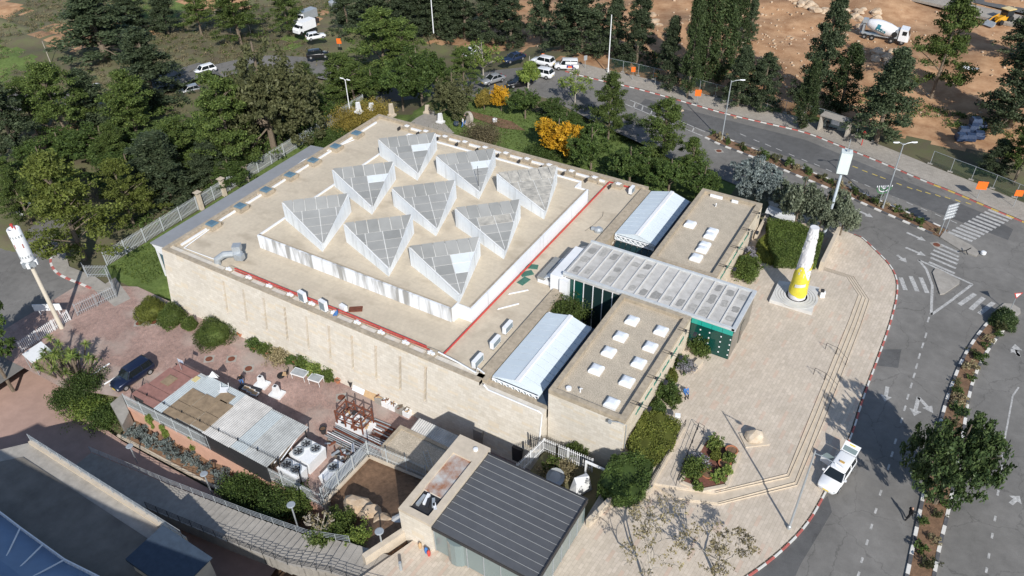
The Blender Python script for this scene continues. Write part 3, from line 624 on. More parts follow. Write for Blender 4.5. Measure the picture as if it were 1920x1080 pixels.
# the two glazed gables over the side galleries
def gable(ya,yb,ends):
    xa,xb,xr=-30.35,-25.2,-27.6; ze,zr=1.75,2.5
    b=MB(); b.box(xa,xa+.12,ya,yb,1.0,ze); b.box(xb-.12,xb,ya,yb,1.0,ze)
    b.poly([(xa,ya+.06,ze),(xb,ya+.06,ze),(xr,ya+.06,zr)]); b.poly([(xa,yb-.06,ze),(xb,yb-.06,ze),(xr,yb-.06,zr)]); b.box(xa,xb,ya,yb,.9,1.0)
    g=P(b,'gable_skylight',WHITEG)
    n=11; dy=(yb-ya)/n
    for k in range(n):
        y0,y1=ya+k*dy+.025,ya+(k+1)*dy-.025
        for xe,sg in ((xa-.1,-1),(xb+.1,1)):
            x_in=xr+sg*.28; zi=zr-.28*(zr-ze)/2.6
            b=MB(); b.hexa([(xe,y0,ze-.03),(x_in,y0,zi),(x_in,y1,zi),(xe,y1,ze-.03),(xe,y0,ze+.03),(x_in,y0,zi+.06),(x_in,y1,zi+.06),(xe,y1,ze+.03)]); sub(b,'roof_panel',WHITEG,g)
    b=MB(); b.hexa([(xr-.3,ya,zr-.02),(xr+.3,ya,zr-.02),(xr+.3,yb,zr-.02),(xr-.3,yb,zr-.02),(xr-.2,ya,zr+.1),(xr+.2,ya,zr+.1),(xr+.2,yb,zr+.1),(xr-.2,yb,zr+.1)]); sub(b,'ridge_cap',WHITEP,g)
    for ye in ends:
        b=MB(); b.tube([(xa,ye,1.75),(xb,ye,1.75)],.06,5); b.tube([(xa,ye,1.15),(xb,ye,1.15)],.06,5)
        for k in range(9):
            x=xa+(xb-xa)*k/8; b.tube([(x,ye,1.15),(x,ye,1.75)],.04,4)
            if k<8: b.tube([(x,ye,1.72),(x+(xb-xa)/8,ye,1.18)],.04,4)
        sub(b,'truss',WHITEM,g)
gable(45.9,57.2,(45.75,57.35)); gable(74.6,86.2,(74.45,))
b=MB(); b.box(X1+.5,XE,Y0+.5,Y0+1.25,.2,1.36); P(b,'gable_sill',COPING)
b=MB(); b.box(-25.15,-23.7,45.5,57.6,.55,1.5); P(b,'valley_shade_strip',NAVY); b=MB(); b.box(-25.15,-23.7,74.5,86.4,.55,1.5); P(b,'valley_shade_strip',NAVY)  # gutter strips whose navy carries the wing's shadow along the gable edge
b=MB(); b.box(X1+.5,-23.7,45.6,57.5,-7,.5); b.box(X1+.5,-23.7,74.4,86.6,-7,.5); P(b,'gallery_wall',STONE_F)
b=MB(); b.box(X1+.5,-23.72,86.2,86.75,.5,1.4); P(b,'gable_sill',COPING)
# sunken courts beside the hall
b=MB(); b.box(X1+.4,-23.7,57.5,61.5,-3.2,-3.0); b.box(X1+.4,-23.7,69.0,74.4,-3.2,-3.0); P(b,'court_floor',CONC)
for k in range(8):
    b=MB(); x=-30.1+k*.72; b.hexa([(x,73.2,.1),(x+.64,73.2,.1),(x+.64,73.3,.1),(x,73.3,.1),(x,74.3,1.0),(x+.64,74.3,1.0),(x+.64,74.4,1.0),(x,74.4,1.0)]); P(b,'window_pane',DARKGL)
b=MB(); b.box(-30.3,-24.2,73.1,73.3,-.2,.1); P(b,'window_sill',WHITEP)
b=MB(); b.box(-30.3,-24.2,73.15,74.4,-3,-.2); P(b,'court_wall',STONE_F)
# wings with gravel roofs
WXa,WXb=-23.7,-15.98
for ya,yb,za in ((45.05,61.45,-7),(69.1,86.4,-1.2)):
    b=MB(); b.box(WXa,WXb,ya,yb,za,3.6); P(b,'wing',[STONE_F])
    b=MB(); b.box(WXb+.002,WXb+.03,ya+.02,yb-.02,za,3.58); P(b,'wing_side_facing',STONE_S)
    b=MB(); b.box(WXa+.4,WXb-.4,ya+.4,yb-.4,3.5,3.66); P(b,'wing_roof',GRAVEL)
    b=MB(); b.box(WXa,WXa+.5,ya,yb,3.6,4.1); b.box(WXa+.5,WXb-.62,ya,ya+.5,3.6,4.1); b.box(WXa+.5,WXb-.62,yb-.5,yb,3.6,4.1); P(b,'parapet',COPING)
    n=int((yb-ya)/.62)
    for k in range(n):
        y=ya+k*(yb-ya)/n; b=MB(); b.box(WXb-.62,WXb,y+.006,y+(yb-ya)/n-.006,3.6,4.1+.004*(k%3)); P(b,'coping_stone',COPING)
    # floodlight brackets over the edge
    for k in range(4):
        y=ya+2.2+k*(yb-ya-4)/3.2; b=MB(); b.tube([(WXb-.5,y,4.16),(WXb+1.25,y,4.2)],.035,4); b.tube([(WXb-.5,y+.35,4.16),(WXb+1.25,y+.3,4.2)],.03,4); b.obox((WXb+1.3,y+.15,4.12),.3,.42,.26); b.obox((WXb+.3,y+.15,4.2),.2,.25,.12); P(b,'floodlight_bracket',DARKM)
LETT=glassmat('teal metal lettering',(.05,.22,.17),.4)
for ya,n,c in ((47.5,34,0),(71.0,30,1)):
    for k in range(n):
        if k%6==5: continue
        y=ya+k*.36; b=MB(); h=.34 if (k*7+c)%5 else .22
        b.box(WXb+.03,WXb+.09,y,y+.22,2.55,2.55+h); P(b,'wall_letter',LETT)
def dome(px,py,w=.98,l=.98):
    p=U(px,py,4.0); b=MB(); b.box(p.x-w*.62,p.x+w*.62,p.y-l*.62,p.y+l*.62,3.66,3.92); v=P(b,'dome_light',WHITEM)
    b=MB(); pr=[]
    for k,(s,z) in enumerate(((.58,3.92),(.56,4.02),(.45,4.12),(.25,4.17))): pr.append([(p.x-w*s,p.y-l*s,z),(p.x+w*s,p.y-l*s,z),(p.x+w*s,p.y+l*s,z),(p.x-w*s,p.y+l*s,z)])
    b.loft(pr); sub(b,'dome',mat('opal acrylic',(.72,.75,.78),.25,.03,2,spec=.6) if 'opal acrylic' not in bpy.data.materials else bpy.data.materials['opal acrylic'],v)
c3=lambda x,y:(860+x/2.078,340+y/2.078)
for q in ((677,538),(632,600),(586,660),(537,728),(790,578),(748,640),(703,703),(657,775),(597,860)): dome(*c3(*q))
for q in ((903,163),(927,293)): dome(*c3(*q))
for q in ((985,200),(955,253)):
    p=c3(*q); dome(p[0]+2.5,p[1]-4.5,1.0,.8); dome(p[0]-2.5,p[1]+4,1.0,.8)
b=MB(); b.lathe([(.28,3.66),(.28,3.9),(.2,3.95)],10,(0,0,0)); b.v=[(v[0]-22.3,v[1]+46.4,v[2]) for v in b.v]; b.tube([(-21.2,46.6,3.66),(-21.2,46.6,4.15),(-21.0,46.6,4.2)],.07,6); P(b,'roof_vent',WHITEM)
b=MB(); b.obox((-21.6,85.6,3.85),1.6,.16,.36,0); b.obox((-19.2,85.6,3.85),.8,.16,.36,0); b.tube([(-21,83.6,3.66),(-20.9,83.4,4.2)],.09,6); P(b,'roof_vent',WHITEM)
# entrance hall
LX0,LX1,LY0,LY1,LZ=-30.9,-11.5,61.7,68.7,4.15
b=MB(); b.box(LX0,LX1,LY0,LY1,3.55,3.98); ha=P(b,'hall_roof',[mat('flaked cream roof membrane',(.52,.50,.465),.8,.12,1.2,col2=(.62,.60,.565),big=.15)])
nb=14; dx=(LX1-LX0-.5)/nb
RIB=mat('pale roof ribs',(.60,.59,.57),.7,.08,2)
for k in range(nb+1):
    x=LX0+.25+k*dx; b=MB(); b.box(x-.055,x+.055,LY0+.3,LY1-.3,3.98,4.1); sub(b,'roof_rib',RIB,ha)
STA=[mat('grey bare patch',(.30,.29,.27),.7,.2,3),mat('lighter bare patch',(.39,.375,.345),.7,.25,3)]
rr=random.Random(12)
for k in range(nb):
    x=LX0+.25+k*dx+dx/2
    for r in range(3):
        y=LY0+1.35+r*2.15+rr.uniform(-.25,.25)
        if 6<=k<=9 and r>=1: continue
        if rr.random()<.12: continue
        hl=rr.uniform(.9,2.0) if k>=10 else rr.uniform(.8,1.6)
        w=dx*rr.uniform(.5,.8); q=[]
        for j in range(14):
            t=2*math.pi*j/14+.3; cx,cy=math.cos(t),math.sin(t); s=1/max(abs(cx),abs(cy)); q.append((x+cx*s*w/2*rr.uniform(.72,1),y+cy*s*hl/2*rr.uniform(.78,1)))
        b=MB(); b.prism(q,3.98,3.992+.001*r); sub(b,'roof_pane',rr.choice(STA),ha)
b=MB(); b.box(LX0,LX1+.02,LY0-.12,LY0+.18,3.9,4.18); b.box(LX0,LX1+.02,LY1-.18,LY1+.12,3.9,4.18); b.box(LX1-.28,LX1+.12,LY0-.12,LY1+.12,3.86,4.2); sub(b,'gutter',mat('pale zinc gutter',(.50,.52,.53),.5,.12,1.5),ha)
b=MB(); b.box(LX1-.6,LX1,LY0,LY1,0,3.9); P(b,'hall_end_wall',mat('grey brown clad wall',(.25,.225,.19),.6,.15,1.5))
b=MB(); b.box(LX1+.001,LX1+.05,64.6,65.6,0,2.6); P(b,'door',DARKGL)
for k in range(4):
    xa=-15.95+k*1.1; b=MB(); b.box(xa+.015,xa+1.085,LY0-.06,LY0,0,3.2); P(b,'glass_pane',GREENGL); b=MB(); b.box(xa+.015,xa+1.085,LY0-.07,LY0,3.22,3.86); P(b,'spandrel_pane',TEAL)
    for z in (.6,1.3,2.0,2.7):
        b=MB(); b.obox((xa+1.1-.12*(k%2),LY0-.1,z),.13,.06,.13); P(b,'glass_clamp',WHITEM)
b=MB(); b.box(-15.9,-12.1,LY0+.4,LY1-.1,0,.02); P(b,'hall_floor',CONC)
for k in range(6):
    xa=-30.6+k*1.15; b=MB(); b.box(xa+.03,xa+1.12,LY0-.05,LY0,-3,3.5); P(b,'glass_pane',DARKGL if k>1 else GREENGL)
    b=MB(); b.box(xa-.05,xa+.03,LY0-.12,LY0,-3,3.6); P(b,'mullion',WHITEM)
b=MB(); b.box(-30.9,-16,LY0,LY0+.1,-3,3.55); b.box(-30.9,-16,LY1-.1,LY1,-3,3.55); P(b,'hall_wall',DARKM)
for k in range(5):
    xa=-22.6+k*1.3; 
    for ys in (LY0-.55,LY1+.12): b=MB(); b.box(xa,xa+1.25,ys,ys+.42,3.75,3.86); P(b,'strip_glazing',BLUEGL)
b=MB(); b.box(-32.3,-30.9,LY0-.4,LY1-1.2,1.4,3.6); b.box(-31.0,-30.0,LY0-.7,LY0,-1,3.5); P(b,'hall_rear_wall',WHITEP)
for k in range(6):
    b=MB(); y=LY0+k*1.1; b.hexa([(-33.3,y,2.3),(-31.0,y,3.6),(-31.0,y+1.02,3.6),(-33.3,y+1.02,2.3),(-33.3,y,2.4),(-31.0,y,3.72),(-31.0,y+1.02,3.72),(-33.3,y+1.02,2.4)]); P(b,'sloping_pane',GREYPANE if k%3 else LIGHTPANE)
    if k<4: b=MB(); b.box(-34.2,-33.3,y,y+1.02,2.0,2.35); P(b,'sloping_pane',GREYPANE2)
b=MB(); b.box(-34.2,-32.3,LY0+.1,LY0+4.3,1.45,2.0); P(b,'hall_rear_upstand',WHITEP)
# loose things lying on the roof
def slab(name,lab,cat,px,py,z,w,l,h,rz,m): return tag_w(name,lab,cat,U(px,py,z),w,l,h,rz,m)
def tag_w(name,lab,cat,p,w,l,h,rz,m):
    b=MB(); b.hexa([(-w/2,-l/2,0),(w/2,-l/2,0),(w/2,l/2,0),(-w/2,l/2,0),(-w/2*.94,-l/2*.9,h),(w/2*.97,-l/2*.95,h),(w/2*.92,l/2*.97,h),(-w/2*.97,l/2*.93,h)]); o=b.build(name,m); o.location=p; o.rotation_euler=(0,0,rz); return tag(o,lab,cat)
GRN=mat('green tarpaulin',(.06,.16,.12),.8,.2,4)
for i,(x,y) in enumerate(((997,500),(988,513),(982,527))): slab('green_tarp',['scrap of green tarpaulin on the roof, nearest the entrance hall','middle scrap of green tarpaulin on the roof','scrap of green tarpaulin on the roof nearest the white pipes'][i],'tarpaulin',x,y,1.45,1.5,.9,.05,R(20+30*i),GRN)
slab('loose_white_pipe','white pipe lying on the roof, nearer the entrance hall','pipe',972,548,1.46,.12,2.4,.1,R(-42),WHITEM); slab('loose_white_pipe','white pipe lying on the roof, nearer the air conditioners','pipe',953,575,1.46,.12,2.6,.1,R(-38),WHITEM)
slab('roof_grate','rusty metal grate lying on the flat roof behind the parapet','grate',667,580,1.46,.9,1.5,.07,R(-55),RUST)
b=MB(); b.lathe([(.55,0),(.6,.35),(.3,.6)],9); b.tube([(-.9,0,.15),(0,0,.3)],.3,8); o=b.build('duct_offcut',STEEL); o.location=U(1122,434,1.46); tag(o,'bent grey duct piece lying on the roof by the far gable','duct')
b=MB(); b.tube([U(*q,1.5) for q in ((1097,433),(1115,420),(1130,405),(1131,397))],.02,4); tag(b.build('loose_cable',DARKM),'thin black cable curling on the roof near the far gable','cable')
b=MB(); b.tube([U(930,278,3.2)*1,U(930,278,3.2)+Vector((0,0,6.0))],.04,5); 
o=MB(); q=U(898,365,3.12); o.tube([q,q+Vector((0,0,4.2))],.035,5); o.tube([q+Vector((0,0,3.4)),q+Vector((.5,.2,3.4))],.02,4); tag(o.build('roof_antenna',DARKM),'thin antenna mast between the triangular skylights','antenna')
# grey lean-to on the left flank
LT=thing('lean_to','long grey roofed lean-to with white posts beside the museum flank','lean-to',(-80,60,-6.2))
b=MB(); b.hexa([(-82.9,46.7,-.75),(X0-.05,46.7,-.2),(X0-.05,77,-.2),(-82.9,77,-.75),(-82.9,46.7,-.6),(X0-.05,46.7,-.05),(X0-.05,77,-.05),(-82.9,77,-.6)]); b.build('roof',mat('grey membrane',(.30,.31,.325),.7,.06,1,big=.08),LT,world=True)
b=MB(); b.poly([(-82.8,46.75,-.75),(X0-.05,46.75,-.25),(X0-.05,46.75,-2.2),(-81.6,46.75,-1.9)]); b.build('gable_board',WHITEP,LT,world=True)
for k in range(7): b=MB(); y=47+k*4.9; b.box(-82.7,-82.5,y,y+.2,-6.1,-.7); b.build('post',WHITEM,LT,world=True)
b=MB(); b.box(-82.6,-82.5,47.3,76.6,-5.9,-2.6); b.build('glazing',BLUEGL,LT,world=True)
# ================================================================== fences
def palisade(label, pts, h, m, bay=2.5, pitch=.17, name='palisade_fence', pw=.055, rails=(.25,.85), post=.07, wall=None, tip=True):
    pts=[Vector(p) for p in pts]; root=thing(name,label,'fence',pts[0])
    o=pts[0]
    for a,c in zip(pts,pts[1:]):
        L=(c-a).length; nb=max(1,round(L/bay)); d=(c-a)/L; ang=math.atan2(d.y,d.x)
        for k in range(nb):
            p=a+d*(L*k/nb); q=a+d*(L*(k+1)/nb); lb=L/nb
            b=MB(); b.obox(p-o,post,post,h*1.02,ang,z0=(p-o).z); b.build('post',m,root)
            b=MB(); n=max(2,int((q-p).length/pitch))
            for i in range(n):
                r=p+(q-p)*((i+.5)/n)-o
                b.obox(r,pw,.025,h-.08,ang,z0=r.z+.08)
            w=b.build('picket_panel',m,root); w['kind']='stuff'
            for t in rails:
                b=MB(); b.tube([p-o+Vector((0,0,h*t)),q-o+Vector((0,0,h*t))],.028,4); b.build('rail',m,root)
        b=MB(); b.obox(c-o,post,post,h*1.02,ang,z0=(c-o).z); b.build('post',m,root)
    return root
def wall(label,pts,z0,z1,t,m,name='retaining_wall',cap=None):
    b=MB(); P_=[Vector(p[:2]) for p in pts]
    for a,c in zip(P_,P_[1:]):
        d=(c-a).normalized(); n=Vector((-d.y,d.x))*t/2
        b.hexa([(*(a-n),z0),(*(c-n),z0),(*(c+n),z0),(*(a+n),z0),(*(a-n),z1),(*(c-n),z1),(*(c+n),z1),(*(a+n),z1)])
    return tag(b.build(name,m),label,'wall')
def railing(label,pts,h,m,gap=1.8,bars=3,name='railing',r=.025):
    pts=[Vector(p) for p in pts]; root=thing(name,label,'railing',pts[0]); o=pts[0]
    for a,c in zip(pts,pts[1:]):
        L=(c-a).length; n=max(1,round(L/gap))
        for k in range(n+1):
            p=a+(c-a)*(k/n)-o; b=MB(); b.tube([p,p+Vector((0,0,h))],r*1.2,4); b.build('post',m,root)
        for j in range(bars):
            z=h*(1-j/bars*.85); b=MB(); b.tube([a-o+Vector((0,0,z)),c-o+Vector((0,0,z))],r,4); b.build('rail',m,root)
    return root
FA=U(241,764,ZC); FB=U(606,952,ZC)
palisade('pale grey palisade fence above the salmon wall below the shed',[FA,FB],2.1,PALIS)
palisade('black picket fence right behind the shed roof edge',[FA+Vector((.6,.75,0)),FB+Vector((-3.2,.75,0))],3.0,BLACKF,name='black_fence',pitch=.2,pw=.035)
G0,G1,G2=U(606,940,-4.5),U(691,852,-4.5),U(800,898,-4.5)
palisade('pale palisade fence on the low wall round the boulder bed',[G0,G1,G2],2.0,PALIS)
wall('beige low wall carrying the palisade round the boulder bed',[G0+Vector((.12,-.1,0)),G1+Vector((.12,-.12,0)),G2+Vector((0,-.12,0))],-9,-4.5,.3,STEPST)
wall('salmon rendered retaining wall under the palisade fence',[FA+Vector((-.5,-.05,0)),FB+Vector((.1,-.05,0))],-9.3,ZC+.03,.35,SALMON)
b=MB(); b.prism(W2([(215,775),(236,757),(250,790),(238,815)],-7.5),-9.3,ZC+.1); tag(b.build('wall_end_wedge',CONC),'concrete wedge at the left end of the salmon wall','wall')
# planted bed under the salmon wall (sloping soil), pink path
b=MB(); A0,A1=FA+Vector((0,-.2,0)),FB+Vector((0,-.2,0)); n=24; row=[]
for k in range(n+1):
    t=k/n; p=A0+(A1-A0)*t; row.append([(p.x,p.y,-7.8+.25*math.sin(k*1.7)),(p.x+.1,p.y-.9,-8.15+.1*math.sin(k*2.3)),(p.x+.3,p.y-1.9,-8.55)])
for r0,r1 in zip(row,row[1:]):
    for j in range(2): b.poly([r0[j],r1[j],r1[j+1],r0[j+1]])
struct(b.build('planting_bed',SOIL))
sheet('pink_path',[(-140,40),(-140,8),(-38,8),(-41,26.9),(-66,26.3),(-70,26.6),(-77,33),(-92,40)],-8.7,PINKPATH)
sheet('bed_kerb',[(A0.x-.2,A0.y-1.85),(A1.x-3,A1.y-1.85),(A1.x-3,A1.y-2.1),(A0.x-.2,A0.y-2.1)],-8.45,STEPST,.3)
# stepped path with railings
CL=[U(150,868,-8.5),U(300,932,-6.4),U(450,992,-4.2),U(560,1032,-2.5),U(640,1046,-1.2),U(760,1085,ZK-.02)]
ST=bpy.data.objects.new('stepped_path',None); COL.objects.link(ST); struct(ST); ST.location=CL[0]
smesh=None
def along(pts,t):
    Ls=[(b_-a_).length for a_,b_ in zip(pts,pts[1:])]; T=t*sum(Ls)
    for (a_,b_),L in zip(zip(pts,pts[1:]),Ls):
        if T<=L+1e-6: return a_+(b_-a_)*(T/L),(b_-a_).normalized()
        T-=L
    return pts[-1],(pts[-1]-pts[-2]).normalized()
q=MB(); q.box(-.44,.44,-1.5,1.5,-1.4,0); smesh=q.mesh('step',CONC)
for k in range(56):
    p,d=along(CL,(k+.5)/56); o=link('step',smesh,ST); o.location=p-CL[0]; o.rotation_euler=(0,0,math.atan2(d.y,d.x))
def side(pts,off,dz=0):
    out=[]
    for i,p in enumerate(pts):
        d=(pts[min(i+1,len(pts)-1)]-pts[max(i-1,0)]).normalized(); out.append(p+Vector((-d.y,d.x,0))*off+Vector((0,0,dz)))
    return out
railing('dark railing along the upper side of the stepped path',side(CL[:5],1.5),1.05,STEEL,1.6,4)
railing('dark railing along the lower side of the stepped path',side(CL[1:],-1.55),1.05,DARKM,1.6,4)
# bottom-left building, its terrace railing, dark block and blue canopy
TB=thing('terrace_building','flat roofed concrete building with steel railing at the bottom left corner','building',(-56,10,-9))
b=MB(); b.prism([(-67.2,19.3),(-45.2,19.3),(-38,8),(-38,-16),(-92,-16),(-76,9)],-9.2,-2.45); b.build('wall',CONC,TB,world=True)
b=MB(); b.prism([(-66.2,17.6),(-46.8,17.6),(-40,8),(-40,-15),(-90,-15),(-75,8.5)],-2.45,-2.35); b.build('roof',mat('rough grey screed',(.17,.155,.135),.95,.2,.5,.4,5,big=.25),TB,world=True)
b=MB(); b.box(-67.2,-45.2,18.9,19.3,-2.45,-2.05); b.build('parapet',STEPST,TB,world=True)
railing('steel railing along the terrace roof edge',[(-67,19.1,-2.05),(-45.4,19.1,-2.05)],1.05,STEEL,1.5,4)
b=MB(); b.box(-46.5,-41.0,15.0,18.4,-9,-.9); b.hexa([(-46.7,14.8,-.9),(-40.8,14.8,-.9),(-40.8,18.6,-.9),(-46.7,18.6,-.9),(-46.7,14.8,-.5),(-40.8,14.8,-.8),(-40.8,18.6,-.8),(-46.7,18.6,-.5)],1); tag(b.build('stair_house',[STEPST,NAVY]),'small stair house with dark sloping roof beside the stepped path','building')
BC=thing('tensile_canopy','blue grey membrane canopy with white truss rim in the bottom left corner','canopy',tuple(U(60,1070,-1.0)))
rim=[U(*p,-.6) for p in ((-60,925),(0,963),(42,995),(85,1026),(125,1055),(185,1085),(260,1125))]; o0=BC.location; cpt=U(-30,1130,1.2)
BLM=mat('blue grey membrane',(.16,.24,.36),.5,.06,1)
for i in range(len(rim)-1):
    b=MB(); a,c=rim[i]-o0,rim[i+1]-o0; e=cpt-o0; mm=(a+c)/2*.5+e*.5+Vector((0,0,.5))
    b.poly([a,c,c*.5+e*.5+Vector((0,0,.4)),a*.5+e*.5+Vector((0,0,.4))]); b.poly([a*.5+e*.5+Vector((0,0,.4)),c*.5+e*.5+Vector((0,0,.4)),e]); b.build('membrane',BLM,BC)
    b=MB(); b.tube([a,c],.08,5); b.tube([a+Vector((0,0,.45)),c+Vector((0,0,.45))],.08,5)
    for k in range(7):
        p=a+(c-a)*k/7; w=a+(c-a)*(k+1)/7; b.tube([p,p+Vector((0,0,.45))],.05,4); b.tube([p,w+Vector((0,0,.45))],.04,4)
    b.build('rim_truss',WHITEM,BC)
    b=MB(); b.tube([a+Vector((0,0,.45)),e],.07,5); b.build('stay',WHITEM,BC)
# unseen block added south of the frame, shaped to shade terrace roof and path
b=MB(); b.prism([(-60,-14),(-14,-14),(-22,4.3),(-38,2.0),(-55,.8)],-9,13.5); tag(b.build('added_shade_block',STONE_F),'unseen tall stone block added south of the terrace to cast shade','building')
# ================================================================== shed
SH=thing('corrugated_shed','long low shed roofed with red boards, tan boards and corrugated sheets','shed',(-55.5,31.7,ZC))
SZ=-3.45
def corr(x0,x1,y0,y1,z,m,name='roof_sheet',pitch=.24,amp=.035,tilt=0):
    b=MB(); n=int((x1-x0)/pitch*2); pr=None
    for i in range(n+1):
        x=x0+(x1-x0)*i/n; dz=amp*(1 if i%2 else -1); cur=[(x,y0,z+dz),(x,y1,z+dz+tilt)]
        if pr: b.poly([pr[0],cur[0],cur[1],pr[1]])
        pr=cur
    return b.build(name,m,SH,world=True)
def board(x0,x1,y0,y1,z,m):
    b=MB(); b.box(x0+.03,x1-.03,y0+.03,y1-.03,z,z+.05); return b.build('roof_board',m,SH,world=True)
REDB=mat('weathered red board',(.29,.15,.125),.85,.15,2); TANB=mat('weathered tan board',(.27,.20,.13),.9,.25,1.2); BLUC=mat('blue grey corrugated sheet',(.42,.46,.47),.5,.08,2); WHC=mat('whitish corrugated sheet',(.52,.505,.48),.6,.18,.9,big=.2); GRC=mat('grey corrugated sheet',(.40,.41,.40),.55,.2,1,big=.2)
y0,y1=28.7,34.4
corr(-61.4,-45.7,y0+.3,y1+.5,SZ,GRC); corr(-61.6,-60.2,y0,y1+.2,SZ+.06,BLUC); corr(-60.4,-54.2,y1-1.6,y1+.6,SZ+.05,BLUC); corr(-54.6,-50.7,y0+.2,y1+.55,SZ+.08,WHC); corr(-50.7,-48.9,y0+.4,y1+.3,SZ+.05,BLUC)
for i,(xa,xb,ya,yb) in enumerate(((-65.3,-63.2,y0+.2,y0+2.2),(-65.0,-61.4,y0+2.2,y1-.6),(-63.2,-61.5,y0,y0+2.2),(-64.6,-61.3,y1-.6,y1+.4))): board(xa,xb,ya,yb,SZ+.02+.015*i,REDB)
board(-64.0,-62.7,y0+2.9,y0+4.3,SZ+.12,TANB)
for i in range(3):
    for j in range(2):
        board(-60.2+i*1.95,-58.25+i*1.95,y0+.1+j*2.0+.15*i,y0+2.1+j*2.0+.15*i,SZ+.1+.02*((i+j)%2),TANB)
board(-57.0,-55.2,y1-1.5,y1-.2,SZ+.12,TANB); board(-61.3,-60.6,y1-.9,y1-.1,SZ+.12,mat('pale yellow sheet',(.6,.5,.25),.8,.05,2))
for x in (-65,-60.2,-55.4,-50.6,-46):
    for y in (y0+.4,y1+.2): b=MB(); b.box(x-.06,x+.06,y-.06,y+.06,ZC,SZ-.03); b.build('post',DARKM,SH,world=True)
b=MB(); b.box(-64.9,-46,y0+.35,y0+.45,ZC,SZ-.1); b.build('rear_wall',DARKM,SH,world=True)
b=MB(); b.box(-50,-47,y0+1,y1-1.4,ZC,ZC+1.2); b.build('stored_goods',BARK,SH,world=True)
for k in range(5):
    b=MB(); b.tube([(-45.9+.12*k,y0+.6+.3*k,SZ-.2-.05*k),(-46.3+.1*k,y1-.6,SZ-.1)],.07,4); b.build('loose_pole',BARK if k%2 else WHITEP,SH,world=True)
fp=U(341,695,SZ); b=MB(); b.tube([(0,0,0),(0,0,1.9)],.03,5); f_=thing('flag','small white and blue flag on a pole at the shed corner','flag',fp); b.build('pole',STEEL,f_); b=MB(); b.poly([(0,0,1.85),(.7,.1,1.75),(.68,.12,1.3),(0,0,1.4)]); b.build('cloth',WHITEC,f_); b=MB(); b.poly([(0.02,-.02,1.75),(.69,.08,1.65),(.69,.08,1.58),(.02,-.02,1.68)]); b.poly([(0.02,-.02,1.55),(.69,.08,1.45),(.69,.08,1.38),(.02,-.02,1.48)]); b.build('stripes',BLUEC,f_)
p=U(400,708,SZ+.1); b=MB(); b.poly([(-.6,0,0),(.6,0,0),(.1,.05,.95)]); b.poly([(-.6,.25,0),(.6,.25,0),(.1,.05,.95)]); o=b.build('folded_sign',WHITEM); o.location=p; o.rotation_euler=(0,0,R(20)); tag(o,'white triangular folded board standing on the shed roof','board')
ch=thing('plastic_chair','upturned white chair lying on the tan shed roof','chair',U(420,732,SZ+.15),R(35)); b=MB(); b.box(-.45,.45,-.4,.4,.05,.1); b.build('seat',WHITEM,ch)
for dx in (-.42,.42):
    b=MB(); b.tube([(dx,-.38,.05),(dx,-.5,.55)],.03,4); b.build('leg',WHITEM,ch); b=MB(); b.tube([(dx,.38,.05),(dx,.6,.5)],.03,4); b.build('leg',WHITEM,ch)
# ---- chillers
def chiller(px,py,w,l,h,fans,rz,lab,z=ZC):
    t=thing('chiller',lab,'chiller',U(px,py,z),rz); b=MB(); b.hexa([(-w/2+.25,-l/2,0),(w/2-.25,-l/2,0),(w/2-.25,l/2,0),(-w/2+.25,l/2,0),(-w/2,-l/2,h),(w/2,-l/2,h),(w/2,l/2,h),(-w/2,l/2,h)]); b.build('casing',WHITEM,t)
    for x,y in fans:
        b=MB(); b.lathe([(.56,h),(.56,h+.18),(.46,h+.18),(.46,h+.06)],18,(x,y,0)); f=b.build('fan_ring',STEEL,t); b=MB()
        for k in range(6): a=k*math.pi/3; b.hexa([(x+.06*math.cos(a),y+.06*math.sin(a),h+.1),(x+.43*math.cos(a),y+.43*math.sin(a),h+.1),(x+.43*math.cos(a+.5),y+.43*math.sin(a+.5),h+.13),(x+.06*math.cos(a+.9),y+.06*math.sin(a+.9),h+.13),(x+.06*math.cos(a),y+.06*math.sin(a),h+.12),(x+.43*math.cos(a),y+.43*math.sin(a),h+.12),(x+.43*math.cos(a+.5),y+.43*math.sin(a+.5),h+.15),(x+.06*math.cos(a+.9),y+.06*math.sin(a+.9),h+.15)])
        b.lathe([(.09,h+.08),(.09,h+.17)],8,(x,y,0)); b.build('fan_blades',DARKM,f)
chiller(582,866,2.7,2.4,1.75,((-.62,.55),(.62,.55),(-.62,-.6)),0,'large white chiller with three fans at the shed end'); chiller(553,898,2.6,1.5,1.75,((-.6,0),(.6,0)),0,'white chiller with two fans nearest the palisade fence')
chiller(624,893,1.1,2.5,1.0,((0,.3),),R(0),'low grey chiller with one fan beside the palisade corner')
b=MB(); b.box(-.5,.5,-2.6,2.6,.1,.9); o=b.build('equipment_trough',STEEL); o.location=U(650,890,ZC); tag(o,'long grey steel trough between the low chiller and palisade','trough')
